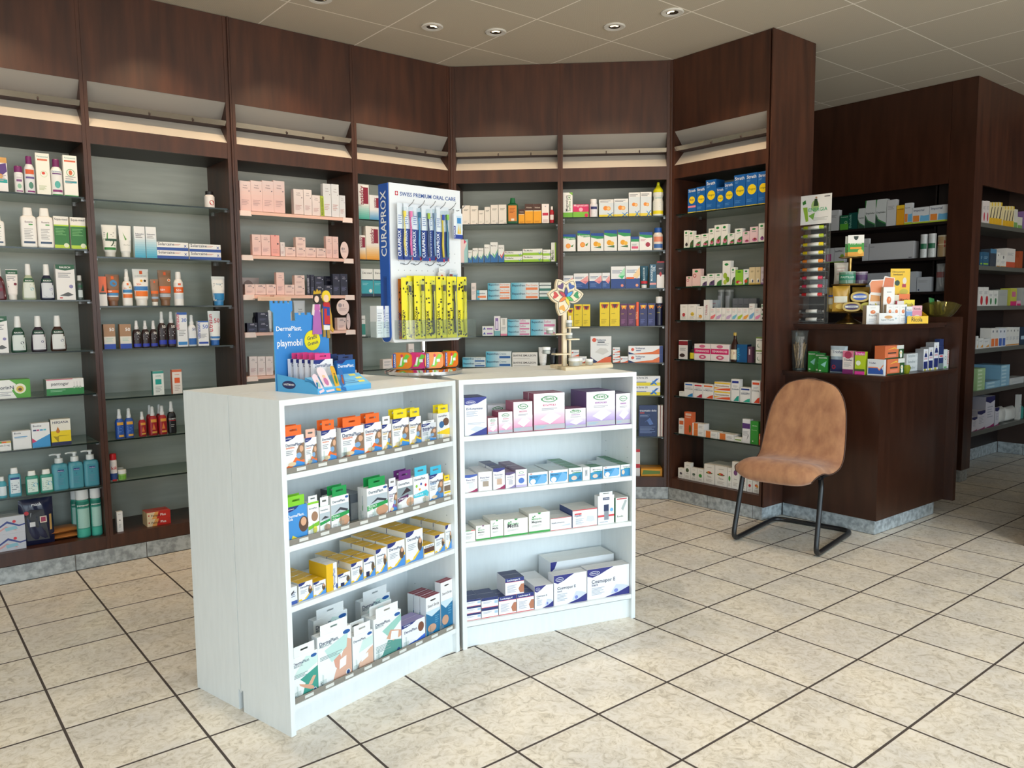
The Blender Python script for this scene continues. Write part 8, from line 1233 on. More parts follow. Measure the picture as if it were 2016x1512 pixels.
for i, (x, c, hd, dz, nm) in enumerate(((-.137, '#e8c832', '#f0d84c', 0, 'yellow'), (-.112, '#e8509c', '#e87ab0', .0, 'pink'), (-.066, '#3a9ad8', '#2a6a8c', .0, 'light blue'), (-.026, '#20386c', '#a8c83c', -.002, 'dark navy, lime bristled'), (.010, '#7a9ac8', '#8aa0b8', .002, 'pale blue'), (.046, '#f0cc1c', '#2a4ab0', -.003, 'yellow, blue bristled'), (.074, '#2a7a98', '#8ac850', 0, 'teal, green bristled'))):
    brush_pack(x, -.066-.0075*(i % 2), zpk+dz, .222, .042, '', c, 'blue carded toothbrush pack with a '+nm+' brush, hanging on the stand', head=hd)
for i, x in enumerate((-.09, -.045, .028, .06)):
    brush_pack(x, -.052, zpk+.004, .222, .042, '', ('#b8c8e0', '#3a5ab0', '#9ab0c8', '#4a6ab0')[i], 'blue carded toothbrush pack hanging in the rear row, '+('behind the pink one', 'behind the light blue one', 'behind the yellow one', 'behind the teal one')[i])
put(bx('#e9eef4', 'x', ('R', 0, 0, 1, .16, '#1c3c98'), ('R', .0, 0, .2, .5, '#1c3c98'), ('T', 'CURAPROX', .04, .46, .15, '#ffffff', 1), ('R', .3, .18, .9, .9, '#cfe0ea'), ('P', [(.4, .2), (.5, .6), (.6, .2)], '#e8c020'), ('P', [(.6, .2), (.7, .6), (.8, .2)], '#e8c020'), ('R', .38, .6, .82, .82, '#3a8ac8'), tab='#e9eef2', tabf=1, tabh=.02, d=.012), .135, -.078, 1.83-.205, .046, .125, 0, FT, 'white and blue tongue cleaner box hanging at the right of the stand')
put(bx('#e6ded8', 'x', ('R', .2, .1, .8, .7, '#e0a888'), ('C', .5, .8, .15, '#d8602c'), tab='#eceeee', tabf=1, d=.008), .058, -.062, 1.415, .036, .088, 0, FT, 'small white and orange blister hanging above the yellow packs', 'blister pack')
put(bx('#b8c8d4', 'x', ('R', .05, .1, .4, .95, '#8a3a3c'), ('R', .5, .4, .9, .9, '#6a9ac8'), ('O', .6, .4, .2, .2, '#e0d8b0'), tab='#d8e0e4', tabf=1, d=.008), .118, -.062, 1.42, .046, .078, 0, FT, 'colourful children blister hanging beside the orange one', 'blister pack')
k = 0
for j, y in enumerate((-.102, -.080)):
    for i in range(5):
        if j == 1 and i > 3: continue
        nm = ('leftmost', 'second', 'middle', 'fourth', 'rightmost')[i]
        brush_pack(-.085+.054*i-.02*j, y, zb_+CH+.0145+.0, .252, .05, '#efe01c', '#2a2a24' if (i+j) % 2 else '#e8d828', nm+' yellow black-spotted toothbrush pack, '+('front' if j == 0 else 'rear')+' row of the clear pocket', True, grp='yellow spotted toothbrush packs', head='#4a4a44')
brush_pack(-.135, -.086, zb_+CH+.0145, .245, .05, '#efe01c', '#e8d828', 'yellow spotted toothbrush pack squeezed beside the orange tiger one', True, grp='yellow spotted toothbrush packs', head='#4a4a44')
brush_pack(-.142, -.060, zb_+CH+.0145, .24, .03, '#c8702c', '#2c3c90', 'orange tiger striped toothbrush pack at the end of the pocket', True, grp='yellow spotted toothbrush packs', head='#4a4a44')
put(bx('#e2e6ea', 'x', ('R', .0, .9, 1, 1, '#f2f4f4'), ('L', .1, .1, .8, .8, 9, '#a8aeb8'), d=.05), -.222, -.024, zb_+CH+.0225, .03, .125, 0, FT, 'tall white carton in the side pocket of the stand')
put(bx('#dfe4ea', 'x', ('R', .0, .3, .25, 1, '#24449c'), ('T', 'CURAPROX', .35, .9, .2, '#ffffff', 1), ('L', .35, .1, .9, .8, 9, '#a8b4c8'), d=.05), -.192, -.024, zb_+CH+.0225, .026, .125, 0, FT, 'white carton with navy edge in the side pocket of the stand')
# travel sets leaning on the disc
def travel(x, y, rot, c1_, c2_, lab):
    q = FT.world(x, y); m = MB(); w_, h, d = .082, .066, .024
    n = 7; R_ = .018; pts = []
    for cx, cz, a0 in ((w_/2-R_, R_, -pi/2), (w_/2-R_, h-R_, 0), (-w_/2+R_, h-R_, pi/2), (-w_/2+R_, R_, pi)): pts += [(cx+R_*cos(a0+pi/2*i/n), cz+R_*sin(a0+pi/2*i/n)) for i in range(n+1)]
    m.prism(pts[::-1], 0, d, P(c1_, .25))
    m.art([('R', .06, .06, .22, .94, '#20449c'), ('T', 'CURAPROX', .1, .9, .2, '#ffffff', 1), ('P', [(.3, .12), (.75, .9), (.92, .8), (.55, .12)], c2_), ('P', [(.4, .2), (.5, .78), (.58, .74), (.5, .2)], '#f0f0ec'), ('O', .52, .8, .06, .1, '#d82a50'), ('R', .62, .4, .8, .58, '#f0f4e8')], w_, h, lambda a, b, l: (a-w_/2, -.0006-l, b))
    o = m.build('travel_set', loc=(q[0], q[1], CH+.0285), rot=FT.a+rot); tag(o, lab, 'toothbrush set', 'travel toothbrush sets')
travel(-.130, -.030, radians(-50), '#f08a1c', '#6ac83a', 'orange toothbrush travel case, outermost on the chrome disc')
travel(-.080, -.068, radians(-50), '#d82a78', '#6ac83a', 'magenta toothbrush travel case between two orange ones')
travel(-.022, -.108, radians(-12), '#f0861c', '#8ad840', 'orange travel case facing the camera, left of the pole')
travel(.072, -.098, radians(8), '#f07a20', '#8ad840', 'orange travel case facing the camera, right of the pole')
travel(.108, -.040, radians(62), '#9ad828', '#f08a2c', 'lime green travel case at the far edge of the disc')

# ------------------------------------------------------------------ wooden flower stand with cream jars
FW = Frame(*FRC.world(.56, .20), FRC.a); q = FW.world(0, 0)
fs = empty('flower_stand', (q[0], q[1], CH), FRC.a); tag(fs, 'pale wooden stand with a painted flower head and small jar shelves', 'display stand')
m = MB(); m.slab([(-.005, 0), (.27, .07), (.33, .19), (.02, .205)], 0, .014, PINE); m.build('base', fs)
px_ = .045; 
m = MB(); m.box(px_-.014, px_+.004, .095, .11, .014, .29, PINE); m.build('post', fs)
m = MB(); m.tube([(px_+.014, .10, .014), (px_+.010, .10, .1), (px_+.012, .10, .2), (px_+.006, .10, .26)], .003, P('#4a4438'), 6); m.tube([(px_+.024, .104, .014), (px_+.024, .104, .235)], .006, PINE, 8); m.build('stem', fs)
LV = ((-.030, .064, -1), (.012, .128, 1), (-.030, .152, -1), (.014, .180, 1))
for x, z, s_ in LV:
    m = MB(); m.box(px_-.062 if s_ < 0 else px_, px_+.01 if s_ < 0 else px_+.055, .07, .115, z, z+.006, PINE); m.build('shelf', fs)
cxf, czf = px_-.003, .318
INK = P('#2a2420')
def petal(a, ln, wd):
    out = []; n = 14
    for i in range(n+1):
        t = i/n; r_ = ln*t; w_ = wd*(sin(pi*t**.8))**.8*(1.0); out.append((r_, w_))
    pts = out+[(a_, -b_) for a_, b_ in out[::-1][1:-1]]
    return [(x*cos(a)-y*sin(a), x*sin(a)+y*cos(a)) for x, y in pts]
pet = [(62, '#35579c'), (118, '#5a3a6c'), (172, '#c83a34'), (250, '#e0a038'), (8, '#2a8a50')]
m = MB()
for k_, (a, c) in enumerate(pet):
    m.prism([(cxf+x, czf+z) for x, z in petal(radians(a), .088, .033)][::-1], .088-.0001*k_, .102+.0001*k_, PINE)
m.build('flower_head', fs)
m = MB(); y0 = .0872
for k_, (a, c) in enumerate(pet):
    A_ = radians(a)
    for (s_, ln, wd, col) in ((0, .080, .0272, INK), (0, .0775, .0252, P('#e8d8b8'))):
        m.add([(cxf+x, y0-.0003*s_-(.0002 if col is INK else .0005), czf+z) for x, z in petal(A_, ln, wd)], [tuple(range(28))[::1]], col)
    hx_, hz_ = cxf+cos(A_)*.052, czf+sin(A_)*.052; ht = []
    for i in range(18):
        t = 2*pi*i/18; X = .016*sin(t)**3*1.0; Y = .013*cos(t)-.005*cos(2*t)-.002*cos(3*t); ht.append((hx_+(-Y)*cos(A_)*-1-X*sin(A_)*1, hz_+Y*sin(A_)+X*cos(A_)))
    m.add([(x, y0-.0009, z) for x, z in ht], [tuple(range(18))], P(c))
for k_, (a, c) in enumerate(((35, '#3a9ad8'), (90, '#2a3a8c'), (145, '#b82a3c'), (212, '#e87a2c'), (290, '#e8d040'), (335, '#4ab050'))):
    A_ = radians(a)
    m.add([(cxf+x, y0-.0012, czf+z) for x, z in petal(A_, .042, .009)], [tuple(range(28))], INK)
    m.add([(cxf+x, y0-.0015, czf+z) for x, z in petal(A_, .0395, .0072)], [tuple(range(28))], P(c))
m.build('painting', fs)
JW = dict(k='jar', b='#8f938c', c='#f0f0ee', desc='x', art=[('R', .2, .1, .8, .45, '#b8bab2')])
for (x, y, z, w_, h, lab) in ((-.052, .075, .0705, .036, .03, 'grey cream jar on the lowest left shelf of the flower stand'), (.058, .075, .1345, .03, .026, 'grey cream jar on the lower right shelf of the flower stand'), (-.036, .075, .1585, .032, .026, 'grey cream jar on the upper left shelf of the flower stand'), (.058, .075, .1865, .028, .03, 'grey cream jar on the upper right shelf of the flower stand'),
    (.072, .042, .0145, .052, .036, 'largest cream jar on the wooden base board'), (.112, .085, .0145, .036, .034, 'middle cream jar standing behind the largest on the board'), (.160, .075, .0145, .036, .026, 'lowest cream jar at the end of the wooden base board')):
    o = make(dict(JW, b='#9aa09c' if z > .05 else '#c8c2ae'), w_, w_, h); q = FW.world(x, y); o.location = (q[0], q[1], CH+z); o.rotation_euler = (0, 0, FW.a); tag(o, lab, 'jar', 'cream jars on the flower stand')
# ------------------------------------------------------------------ goods on the counter
FU = Frame(2.745, 1.342, -pi/2); FUs = Frame(2.745, .765, math.atan2(-.03, .755)); FLo = Frame(2.625, 1.342, -pi/2); FLs = Frame(2.625, .692, math.atan2(-.032, .875))
ZU, ZL = 1.2205, .9325; gc = 'packs on the counter ledges'
def spot(F, zm, px, back):
    """world point on a frame plane below a picture column, and metres per picture unit there"""
    x, _ = F.hit(zm[1]+px/zm[0], 640, back); q = F.world(x, back); d = (q[0]-CAM[0])*AXF[0]+(q[1]-CAM[1])*AXF[1]
    return q, d/FPX/zm[0]
def facing(): return FU.a+radians(12)
# candy rack with poster
q, k = spot(FU, B1_, 275, .05); W_ = 290*k; H_ = 975*k
r = empty('candy_rack', (q[0], q[1], ZU), FU.a+radians(4)); tag(r, 'narrow wire and clear candy rack under a white poster, at the ledge end', 'rack')
m = MB()
for x in (-W_/2, W_/2-.002):
    for y in (0, .05): m.box(x, x+.002, y, y+.002, 0, H_, P('#77716c', .3, .6))
m.box(-W_/2, W_/2, 0, .002, 0, .002, STEEL); m.box(-W_/2, W_/2, .05, .052, 0, .002, STEEL); m.build('frame', r)
m = MB(); m.box(-W_/2+.002, W_/2-.002, .052, .053, 0, H_, CLEAR); m.build('back_sheet', r)
cols = ['#b8cc2c', '#b8cc2c', '#f0d81c', '#f0d81c', '#f08c2c', '#f08c2c', '#d83a5c', '#d83a5c', '#c8282c', '', '#4a4a4c', '#3a3a3c']
for i, c in enumerate(cols):
    z = H_-(32+82*i)*k
    m = MB(); m.box(-W_/2+.002, W_/2-.002, .001, .05, z-.0145, z-.0135, CLEAR); m.box(-W_/2+.002, W_/2-.002, .0, .001, z-.0145, z-.006, CLEAR); m.build('tier', r)
    if c:
        o = MB(); a = W_*.36
        o.tube([(-a*1.0, .015, z+.0003), (-a*.94, .015, z+.0003), (a*.94, .015, z+.0003), (a*1.0, .015, z+.0003)], [.006, .0115, .0115, .006], P(c, .3), 12)
        o.tube([(-a*.5, .015, z+.0003), (a*.6, .015, z+.0003)], .0119, P('#e9e6e0', .35), 12)
        for s_ in (-1, 1): o.tube([(s_*a*1.0, .015, z+.0003), (s_*a*1.2, .015, z+.0003)], [.004, .008], glass('wrap', '#e8e8e8', .1, .3), 8)
        q2 = (q[0], q[1]); ob = o.build('candy_roll', loc=(q[0], q[1], ZU), rot=FU.a+radians(4)); o.v and None
        nm = {'#b8cc2c': 'lime', '#f0d81c': 'yellow', '#f08c2c': 'orange', '#d83a5c': 'raspberry pink', '#c8282c': 'red', '#4a4a4c': 'dark grey', '#3a3a3c': 'black'}[c]
        tag(ob, ('upper ' if cols[i+1:i+2] == [c] else 'lower ' if cols[i-1] == c else '')+nm+' wrapped candy roll in the rack', 'candy', 'candy rolls in the rack')
q, k = spot(FU, B1_, 295, .048); m = MB(); w_, h = 330*k, 285*k; m.box(-w_/2, w_/2, 0, .002, 0, h, P('#e9ebea', .3))
m.art([('P', [(.12, .6), (.26, .6), (.3, .12), (.22, .1)], '#8fb83a'), ('P', [(.1, .78), (.2, .85), (.22, .72), (.12, .68)], '#2f7a2c'), ('O', .5, .62, .12, .2, '#a8c880'), ('P', [(.45, .62), (.6, .62), (.56, .86), (.48, .86)], '#2f4a2c'), ('C', .53, .9, .03, '#b89070'), ('P', [(.3, .3), (.5, .4), (.45, .15)], '#7ab050'), ('T', 'ENERGIA', .3, .88, .44, '#3fa878'), ('L', .45, .12, .9, .24, 3, '#b8bcb8'), ('R', .78, .9, .95, .93, '#5a5a5c')], w_, h, flat_map(w_))
o = m.build('poster', loc=(q[0], q[1], ZU+H_-.002), rot=FU.a+radians(4)); tag(o, 'white poster lettered ENERGIA with green splashes, above the candy rack', 'poster')
# tiered brass stand
BR = noise_mat('aged_brass', '#8f7440', '#b5975a', 30, rough=.3, metal=.9)
q, k = spot(FU, B1_, 655, .19); cz = lambda py: ZU+(1390-py)*k
r = empty('tiered_stand', (q[0], q[1], ZU), 0); tag(r, 'three-tiered brass serving stand on the counter ledge', 'stand')
m = MB(); m.loft([(0, .026*5, .026*5), (.004, .13, .13), (.008, .12, .12), (.03, .055, .055), (.055, .022, .022), (cz(1285)-ZU, .018, .018)], BR, n=32); 
m.v = [(a*.95*127*k/.13, b*.95*127*k/.13, c_) for a, b, c_ in m.v]; m.build('foot', r)
RS = []
for nm, py, rad in (('bottom_plate', 1280, 190), ('middle_plate', 1010, 165), ('top_plate', 742, 105)):
    R_ = rad*k; z = cz(py)-ZU; m = MB(); m.loft([(z-.004, R_*.8, R_*.8), (z, R_, R_), (z+.005, R_*1.02, R_*1.02), (z+.005, R_*.98, R_*.98), (z+.001, R_*.9, R_*.9)], BR, n=36); m.build(nm, r); RS.append((z+.0055, R_))
m = MB(); m.loft([(RS[0][0], .008, .008), (RS[1][0], .006, .006), (RS[2][0]-.006, .011, .011)], BR, n=12); m.build('pole', r)
FT2 = Frame(q[0], q[1], FU.a+radians(30))
def on_t(st, dx, dy, tier, w_, h, lab, cat='box', d=None, rot=0):
    s_ = STY[st] if isinstance(st, str) else st
    o = make(s_, w_*k, d or .03, h*k); p_ = FT2.world(dx*k, dy*k); o.location = (p_[0], p_[1], ZU+RS[tier][0]+.0005); o.rotation_euler = (0, 0, FT2.a+rot); tag(o, lab, cat, gc if cat == 'box' else None); return o
on_t('vicks', 45, -45, 2, 145, 205, 'green and white honey sweets box, in front on the top plate', d=.02); on_t('vicks', 15, -5, 2, 130, 200, 'green sweets box half hidden behind the front one on the top plate', d=.02)
on_t(dict(k='canister', b='#7fa890', c='#a8c8b8', clear=1, lab=(.3, .75, '#1f7a5c'), art=[('T', 'PASTILLES', .1, .9, .45, '#c8e0d4')], name='sweets_tub'), -25, -150, 1, 150, 118, 'clear green banded sweets tub on the middle plate', 'tub', d=.07)
on_t(dict(k='canister', b='#9a8aa0', c='#c8b8c8', clear=1, lab=(.3, .75, '#4a2a5c'), name='sweets_tub'), 100, -30, 1, 125, 118, 'clear purple banded sweets tub on the middle plate', 'tub', d=.06)
on_t(dict(k='bag', b='#d8d2c8', art=[('L', .2, .4, .8, .8, 3, '#c0a8a0')]), -80, 30, 1, 130, 215, 'pale pouch standing at the back of the middle plate', 'pouch', d=.03)
GB = dict(k='bag', b='#c39a3c', art=[('R', .1, .3, .9, .55, '#e0dcc8'), ('R', .1, .6, .9, .68, '#2f4a9c'), ('O', .5, .2, .3, .1, '#e8c860')])
on_t(GB, -150, 0, 0, 110, 240, 'gold sweets pouch with blue stripe, outermost on the bottom plate', 'pouch', d=.03); on_t(dict(GB, art=[('R', .1, .35, .9, .6, '#d8d8c8'), ('O', .5, .2, .3, .1, '#e8c860')]), -80, -110, 0, 150, 250, 'gold sweets pouch with cream label, in front on the bottom plate', 'pouch', d=.03)
on_t(dict(GB, art=[]), 110, 60, 0, 160, 240, 'plain gold pouch at the back of the bottom plate', 'pouch', d=.03)
def oval_tin(dx, dy, zoff, w_, h, c1_, c2_, lab):
    m = MB(); a, b = w_*k/2, h*k/2; n = 28; sp = [(a*math.copysign(abs(cos(2*pi*i/n))**.7, cos(2*pi*i/n)), b+b*math.copysign(abs(sin(2*pi*i/n))**.8, sin(2*pi*i/n))) for i in range(n)]
    m.prism(sp[::-1], 0, .022, P(c1_, .25, .3)); m.art([('O', .5, .5, .4, .34, c2_), ('R', .14, .4, .86, .62, '#dfe4e6'), ('T', 'Grethers', .3, .7, .45, '#5a5a60')], w_*k, h*k, lambda x, y, l: (x-a, -.0006-l, y))
    p_ = FT2.world(dx*k, dy*k); tag(m.build('pastille_tin', loc=(p_[0], p_[1], ZU+RS[0][0]+.0006+zoff*k), rot=FT2.a), lab, 'tin', 'oval pastille tins')
oval_tin(20, -165, 0, 165, 92, '#b8a05c', '#3a2a5c', 'oval tin with purple ring and white label, front of the bottom plate')
oval_tin(175, -120, 0, 150, 88, '#b8b04c', '#c8c04a', 'oval tin with olive gold ring on the bottom plate')
oval_tin(92, -120, 93, 165, 98, '#c0a860', '#3a60b8', 'oval tin with blue ring resting on the two lower tins')
# honey propolis boxes, stepped, with their picture board
q0, k0 = spot(FUs, B1_, 1040, -.0)
FP_ = Frame(2.80, .905, FU.a+radians(52))
def pb(st, a, b, yt, yb, back, lab, d=.035, cat='box', **o_):
    s_ = STY[st] if isinstance(st, str) else st
    x0, z1 = FP_.hit(1540+a/5.039, 360+yt/5.039, back); x1, z0 = FP_.hit(1540+b/5.039, 360+yb/5.039, back)
    zb = ZU if yb > 1360 else z0
    ob = make(s_, abs(x1-x0)-.001, d, z1-zb); p_ = FP_.world((x0+x1)/2, back); ob.location = (p_[0], p_[1], zb+.0003); ob.rotation_euler = (0, 0, FP_.a); tag(ob, lab, cat, gc); return ob
pb('propw', 962, 1145, 1292, 1395, -.012, 'low wide white box with ginger picture, front of the honeycomb group', d=.03)
pb('prop', 838, 960, 1216, 1395, .02, 'white box with orange nugget, beside the brass stand foot', d=.05)
pb('prop', 1035, 1100, 1208, 1395, .024, 'white nugget box, left of three in the rear row', d=.03); pb('prop', 1102, 1163, 1208, 1395, .024, 'white nugget box, middle of three in the rear row', d=.03); pb('prop', 1166, 1232, 1208, 1395, .024, 'white nugget box, right of three in the rear row', d=.03)
x = pb('prop', 1006, 1106, 1034, 1395, .062, 'tall white nugget box raised behind the others', d=.03)
x0, zt = FP_.hit(1540+945/5.039, 360+935/5.039, .098); x1, _ = FP_.hit(1540+1115/5.039, 360+935/5.039, .098); xa, _ = FP_.hit(1540+895/5.039, 360, .098)
m = MB(); h = zt-ZU; W2 = x1-xa; m.prism([(0, 0), (W2*.45, 0), (W2*.45, h*.6), (W2*.98, h*.62), (W2, h*.98), (W2*.6, h*1.02), (W2*.55, h*.95), (W2*.08, h*.94), (0, h*.86), (W2*.08, h*.68), (0, h*.62)][::-1], 0, .002, P('#eeeae6', .4))
m.art([('P', [(.06, .68), (.5, .66), (.55, .93), (.1, .92), (.03, .86)], '#e89060'), ('P', [(.5, .66), (.94, .64), (.97, .97), (.62, .99)], '#dd7a4c'), ('P', [(.05, .48), (.44, .48), (.42, .6), (.08, .62)], '#e0a060'), ('T', 'Propolis', .04, .44, .38, '#7a7a80'), ('L', .05, .1, .4, .3, 4, '#c0c0c4')], W2, h, lambda x, y, l: (x, -.0006-l, y))
p_ = FP_.world(xa, .098); tag(m.build('picture_board', loc=(p_[0]+.004, p_[1]-.0, ZU+.0003), rot=FP_.a), 'cut-out board with orange honeycomb pieces behind the white boxes', 'sign')
# yellow herb sweets dispenser
FR_ = Frame(2.93, .792, radians(-30))
def rp(a, yb, back): x, z = FR_.hit(1540+a/5.039, 360+yb/5.039, back); return x, z
xa, _ = rp(1240, 1380, 0); xb, zt = rp(1450, 1322, 0); W2 = xb-xa
p_ = FR_.world(xa, 0); r = empty('sweets_dispenser', (p_[0], p_[1], ZU+.0003), FR_.a); tag(r, 'bright yellow cardboard dispenser full of small sweets boxes, lettered front', 'display stand')
YL = P('#f2c414', .4); m = MB(); h = zt-ZU; m.box(0, W2, 0, .0015, 0, h, YL)
m.art([('T', 'Ricola', .2, .72, .28, '#1c1a14', 0, 1.2)], W2, h, lambda x, y, l: (x, -.0004-l, y)); m.box(0, W2, .0015, .11, 0, .0015, YL)
for x in (W2-.0015,): m.add([(x, 0, 0), (x, .11, 0), (x, .11, .10), (x, .0, h), (x+.0015, 0, 0), (x+.0015, .11, 0), (x+.0015, .11, .10), (x+.0015, 0, h)], [(0, 3, 2, 1), (4, 5, 6, 7), (3, 7, 6, 2)], YL)
m.build('tray', r)
xh, zh = rp(1078, 852, .11); xh2, _ = rp(1272, 852, .11)
m = MB(); w3 = xh2-xh; m.box(xh-xa, xh2-xa, .11, .1115, 0, zh-ZU, YL); m.art([('T', 'Délicieusement', .08, .72, .93, '#3a3a1c'), ('T', 'bienfaisant!', .14, .62, .88, '#3a3a1c'), ('C', .35, .74, .13, '#2a4a3a'), ('R', .6, .66, .8, .72, '#b83a4c'), ('O', .7, .58, .22, .05, '#c8b83a'), ('O', .65, .5, .2, .03, '#4a6a2c'), ('O', .72, .78, .1, .06, '#e8e0d0')], w3, zh-ZU, lambda x, y, l: (xh-xa+x, .1095-l, y)); m.build('header_card', r)
def rc(c1_, band): return bx(c1_, '', ('R', 0, .72, 1, 1, band), ('T', 'Ricola', .15, .85, .76, '#2a1a14'), ('O', .5, .3, .35, .18, '#e8e0d0'), ('C', .6, .25, .12, '#5a8a3c'), d=.014)
for (a, b, yt, yb, back, c1_, c2_, lab) in ((1292, 1385, 1218, 1330, .012, '#e08aa0', '#e8b0bc', 'pink'), (1232, 1290, 1228, 1330, .012, '#7aa0d0', '#e8e8ec', 'pale blue'), (1208, 1310, 1160, 1300, .045, '#e8d040', '#f0dc3c', 'yellow'), (1140, 1206, 1172, 1300, .045, '#c02a4c', '#e8e0dc', 'crimson'), (1158, 1262, 1102, 1250, .078, '#e8682c', '#ee7a3c', 'orange'), (1102, 1156, 1112, 1250, .078, '#e8d8a8', '#e8e0c8', 'cream')):
    x0, z1 = rp(a, yt, back); x1, _ = rp(b, yb, back); zb = ZU+.002
    ob = make(rc(c1_, c2_), abs(x1-x0)-.001, .014, z1-zb); p_ = FR_.world((x0+x1)/2, back); ob.location = (p_[0], p_[1], zb); ob.rotation_euler = (0, 0, FR_.a); tag(ob, 'small '+lab+' herb sweets box in the yellow dispenser', 'box', 'herb sweets boxes')
# olive glass bowl with sample bags
q, k = spot(FUs, B1_, 1555, .09); m = MB(); n = 40
OG = glass('olive_glass', '#b8a860', .03, .12)
prof = [(0.0, 75), (6, 80), (20, 70), (34, 75), (70, 118), (120, 152), (185, 180)]
m.loft([(h_*k, r_*k, r_*k, 2.6) for h_, r_ in prof], OG, n=n, p=2.6, caps=False)
m.v = [(x, y, z+(.012*sin(2*math.atan2(y, x)+.6) if z > 150*k else 0)) for x, y, z in m.v]
m.loft([(0, 75*k, 75*k), (5*k, 75*k, 75*k)], OG, n=24)
tag(m.build('glass_bowl', loc=(q[0], q[1], ZU+.0005)), 'olive tinted glass bowl of sample sachets, at the right end of the ledge', 'bowl')
for (dx, dy, dz, w_, h, rx, ry, c, art, lab) in ((-30, 50, 110, 170, 165, -.10, .06, '#c8dccb', [('R', 0, .6, 1, 1, '#4a9a5c')], 'green and white sachet leaning out of the bowl'), (0, -45, 110, 150, 120, -.10, -.08, '#8a9a50', [('O', .4, .5, .3, .3, '#2f5a2c'), ('O', .6, .4, .2, .2, '#d8d0b0')], 'leaf-patterned sachet lying inside the bowl'), (40, 0, 110, 130, 140, -.10, .1, '#e0e2e0', [], 'plain white sachet on the bowl rim')):
    m = MB(); s_ = dict(k='bag', b=c, art=art); ob = make(s_, w_*k, .016, h*k); ob.location = (q[0]+dx*k*.7, q[1]+dy*k, ZU+dz*k*.5+.012); ob.rotation_euler = (rx, ry, FUs.a+.2); tag(ob, lab, 'sachet', 'sachets in the glass bowl')
m = MB(); m.slab([(0, 0), (.15, 0), (.15, .1), (0, .1)], 0, .004, P('#dcd8d2')); q1 = FUs.world(.36, .004); tag(m.build('paper_pad', loc=(q1[0], q1[1], ZU+.0005), rot=FUs.a), 'flat white paper pad under the glass bowl edge', 'paper')
# lower ledge
q, k = spot(FLo, B2_, 187, .09); m = MB(); VG = glass('vase_glass', '#dfe6e4', .02, .04); W2 = 88*k; H_ = 415*k
m.loft([(0, W2*.72, W2*.72), (.006, W2*.74, W2*.74), (H_*.1, W2*.78, W2*.78), (H_*.3, W2*.86, W2*.86), (H_*.85, W2*.88, W2*.88), (H_*.95, W2*.95, W2*.95), (H_, W2*1.05, W2*1.05)], VG, n=32, caps=False); m.loft([(0, W2*.72, W2*.72), (.012, W2*.73, W2*.73)], VG, n=32)
tag(m.build('glass_vase', loc=(q[0], q[1], ZL+.0005)), 'tall clear glass vase holding brown wooden sticks', 'vase')
rn = random.Random(3)
for i in range(12):
    a = i*2.4; r0 = W2*.5*rn.uniform(.3, .95); a2 = a+rn.uniform(.6, 1.6); r1 = W2*rn.uniform(.3, .74); hh = H_*rn.uniform(.6, .72)
    m = MB(); m.tube([(r0*cos(a), r0*sin(a), .014), (.5*(r0*cos(a)+r1*cos(a2)), .5*(r0*sin(a)+r1*sin(a2)), hh*.5), (r1*cos(a2), r1*sin(a2), hh)], .0042, noise_mat('liquorice_root', '#86623f', '#c09a70', 60) if 'liquorice_root' not in MATS else MATS['liquorice_root'], 7)
    tag(m.build('wooden_stick', loc=(q[0], q[1], ZL+.0008)), 'thin brown wooden stick among the bundle inside the clear glass vase', 'stick', 'wooden sticks in the vase')
def led(F, items):
    for (st, a, b, yt, back, lab, cat, o_) in items:
        s_ = STY[st]; x, z1 = F.hit(1540+(a+b)/2/5.305, 620+yt/5.305, back); xa, _ = F.hit(1540+a/5.305, 700, back); xb, _ = F.hit(1540+b/5.305, 700, back); xb = min(xb, .866)
        zb = o_.get('zb', ZL); n = o_.get('n', 1); 
        for i in range(n):
            ob = make(s_, abs(xb-xa)-.001, o_.get('d', .035), (z1-zb)/n-.0004); p_ = F.world((xa+xb)/2, back); ob.location = (p_[0], p_[1], zb+.0005+i*(z1-zb)/n); ob.rotation_euler = (0, 0, F.a+o_.get('rot', 0))
            tag(ob, (('bottom ', 'middle ', 'top ')[i] if n == 3 else '')+lab, cat, gc)
        led.top = z1
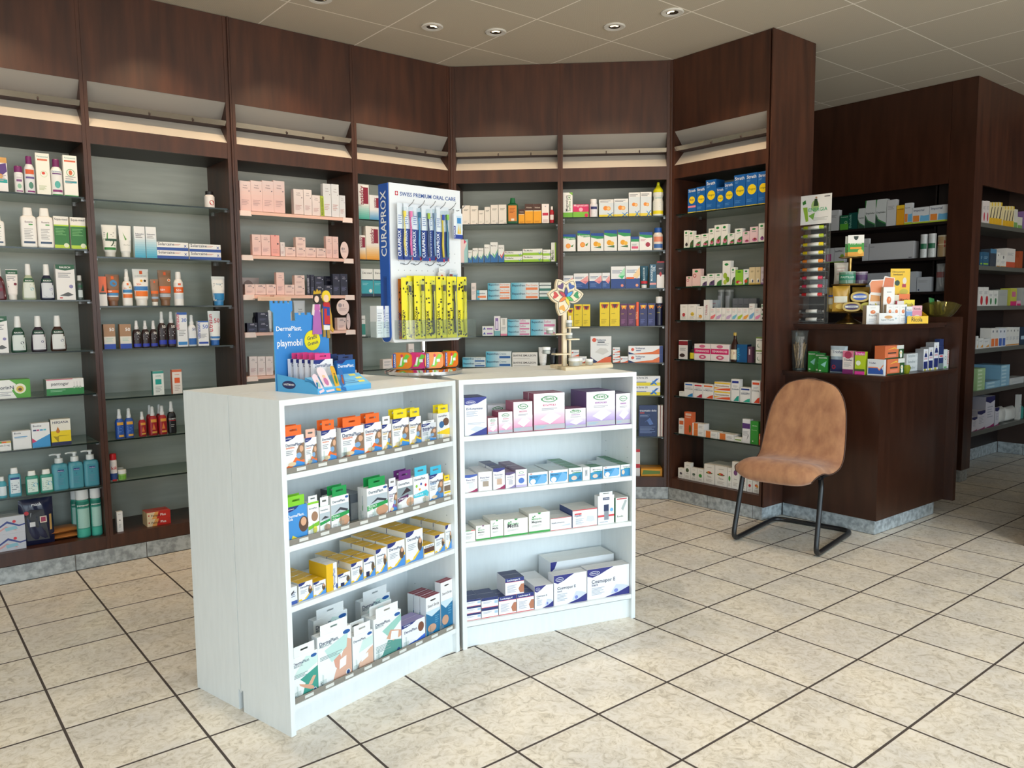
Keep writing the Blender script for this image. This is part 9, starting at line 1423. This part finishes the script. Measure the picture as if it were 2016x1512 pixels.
led(FLo, [('nico', 270, 365, 382, .09, 'green box nearest the glass vase, rear', 'box', {}), ('nico', 345, 450, 398, .075, 'green box half hidden between two others', 'box', {'d': .012}), ('nico', 378, 480, 428, .05, 'green box in front with pale fan shape', 'box', {'d': .02}), ('triop', 490, 670, 326, .045, 'silver and navy pouch with hanging hole', 'pouch', {'d': .03}),
    ('trio2', 632, 745, 376, .03, 'pink and white box with purple foot on the lower ledge', 'box', {}), ('trio3', 760, 866, 384, .03, 'lime and magenta box on the lower ledge', 'box', {'d': .03})])
led(FLo, [('tin', 893, 1070, 464, .035, 'white tin with blue and orange zigzag, near the ledge corner', 'tin', {'d': .02})])
led(FLs, [('zeller', 1100, 1280, 458, .03, 'lower of two orange boxes with daisies', 'box', {'d': .06})]); zt = led.top
led(FLs, [('zeller', 1072, 1266, 320, .03, 'upper of two orange boxes with daisies', 'box', {'d': .06, 'zb': zt+.0005}),
    ('stackg', 1300, 1470, 402, .085, 'white carton with green end, stacked', 'box', {'n': 3, 'd': .05})])
led(FLs, [('dul', 1476, 1524, 356, .05, 'shortest tall box with monk figure', 'box', {'d': .05}), ('dul', 1528, 1578, 338, .05, 'middle tall box with monk figure', 'box', {'d': .05}), ('dul', 1582, 1634, 288, .05, 'tallest box with monk figure', 'box', {'d': .05}), ('duln', 1637, 1684, 330, .05, 'navy box with red and white band, in front', 'box', {'d': .02}), ('duln', 1637, 1690, 252, .085, 'taller navy box standing behind the banded one', 'box', {'d': .03}), ('demop', 1688, 1724, 360, .05, 'white box with dark ring at the ledge end', 'box', {}), ('toma', 1728, 1756, 368, .05, 'thin white box with red letters at the ledge end', 'box', {})])
q, k = spot(FLs, B2_, 1305, .035); m = MB(); m.loft([(0, 35*k, 35*k), (4*k, 36*k, 36*k), (60*k, 52*k, 52*k), (88*k, 38*k, 38*k)], glass('lime_glass', '#b8c030', .05, .35), n=24); tag(m.build('glass_dish', loc=(q[0], q[1], ZL+.0005)), 'small lime yellow glass dish beside the orange boxes', 'dish')
flush_labels()
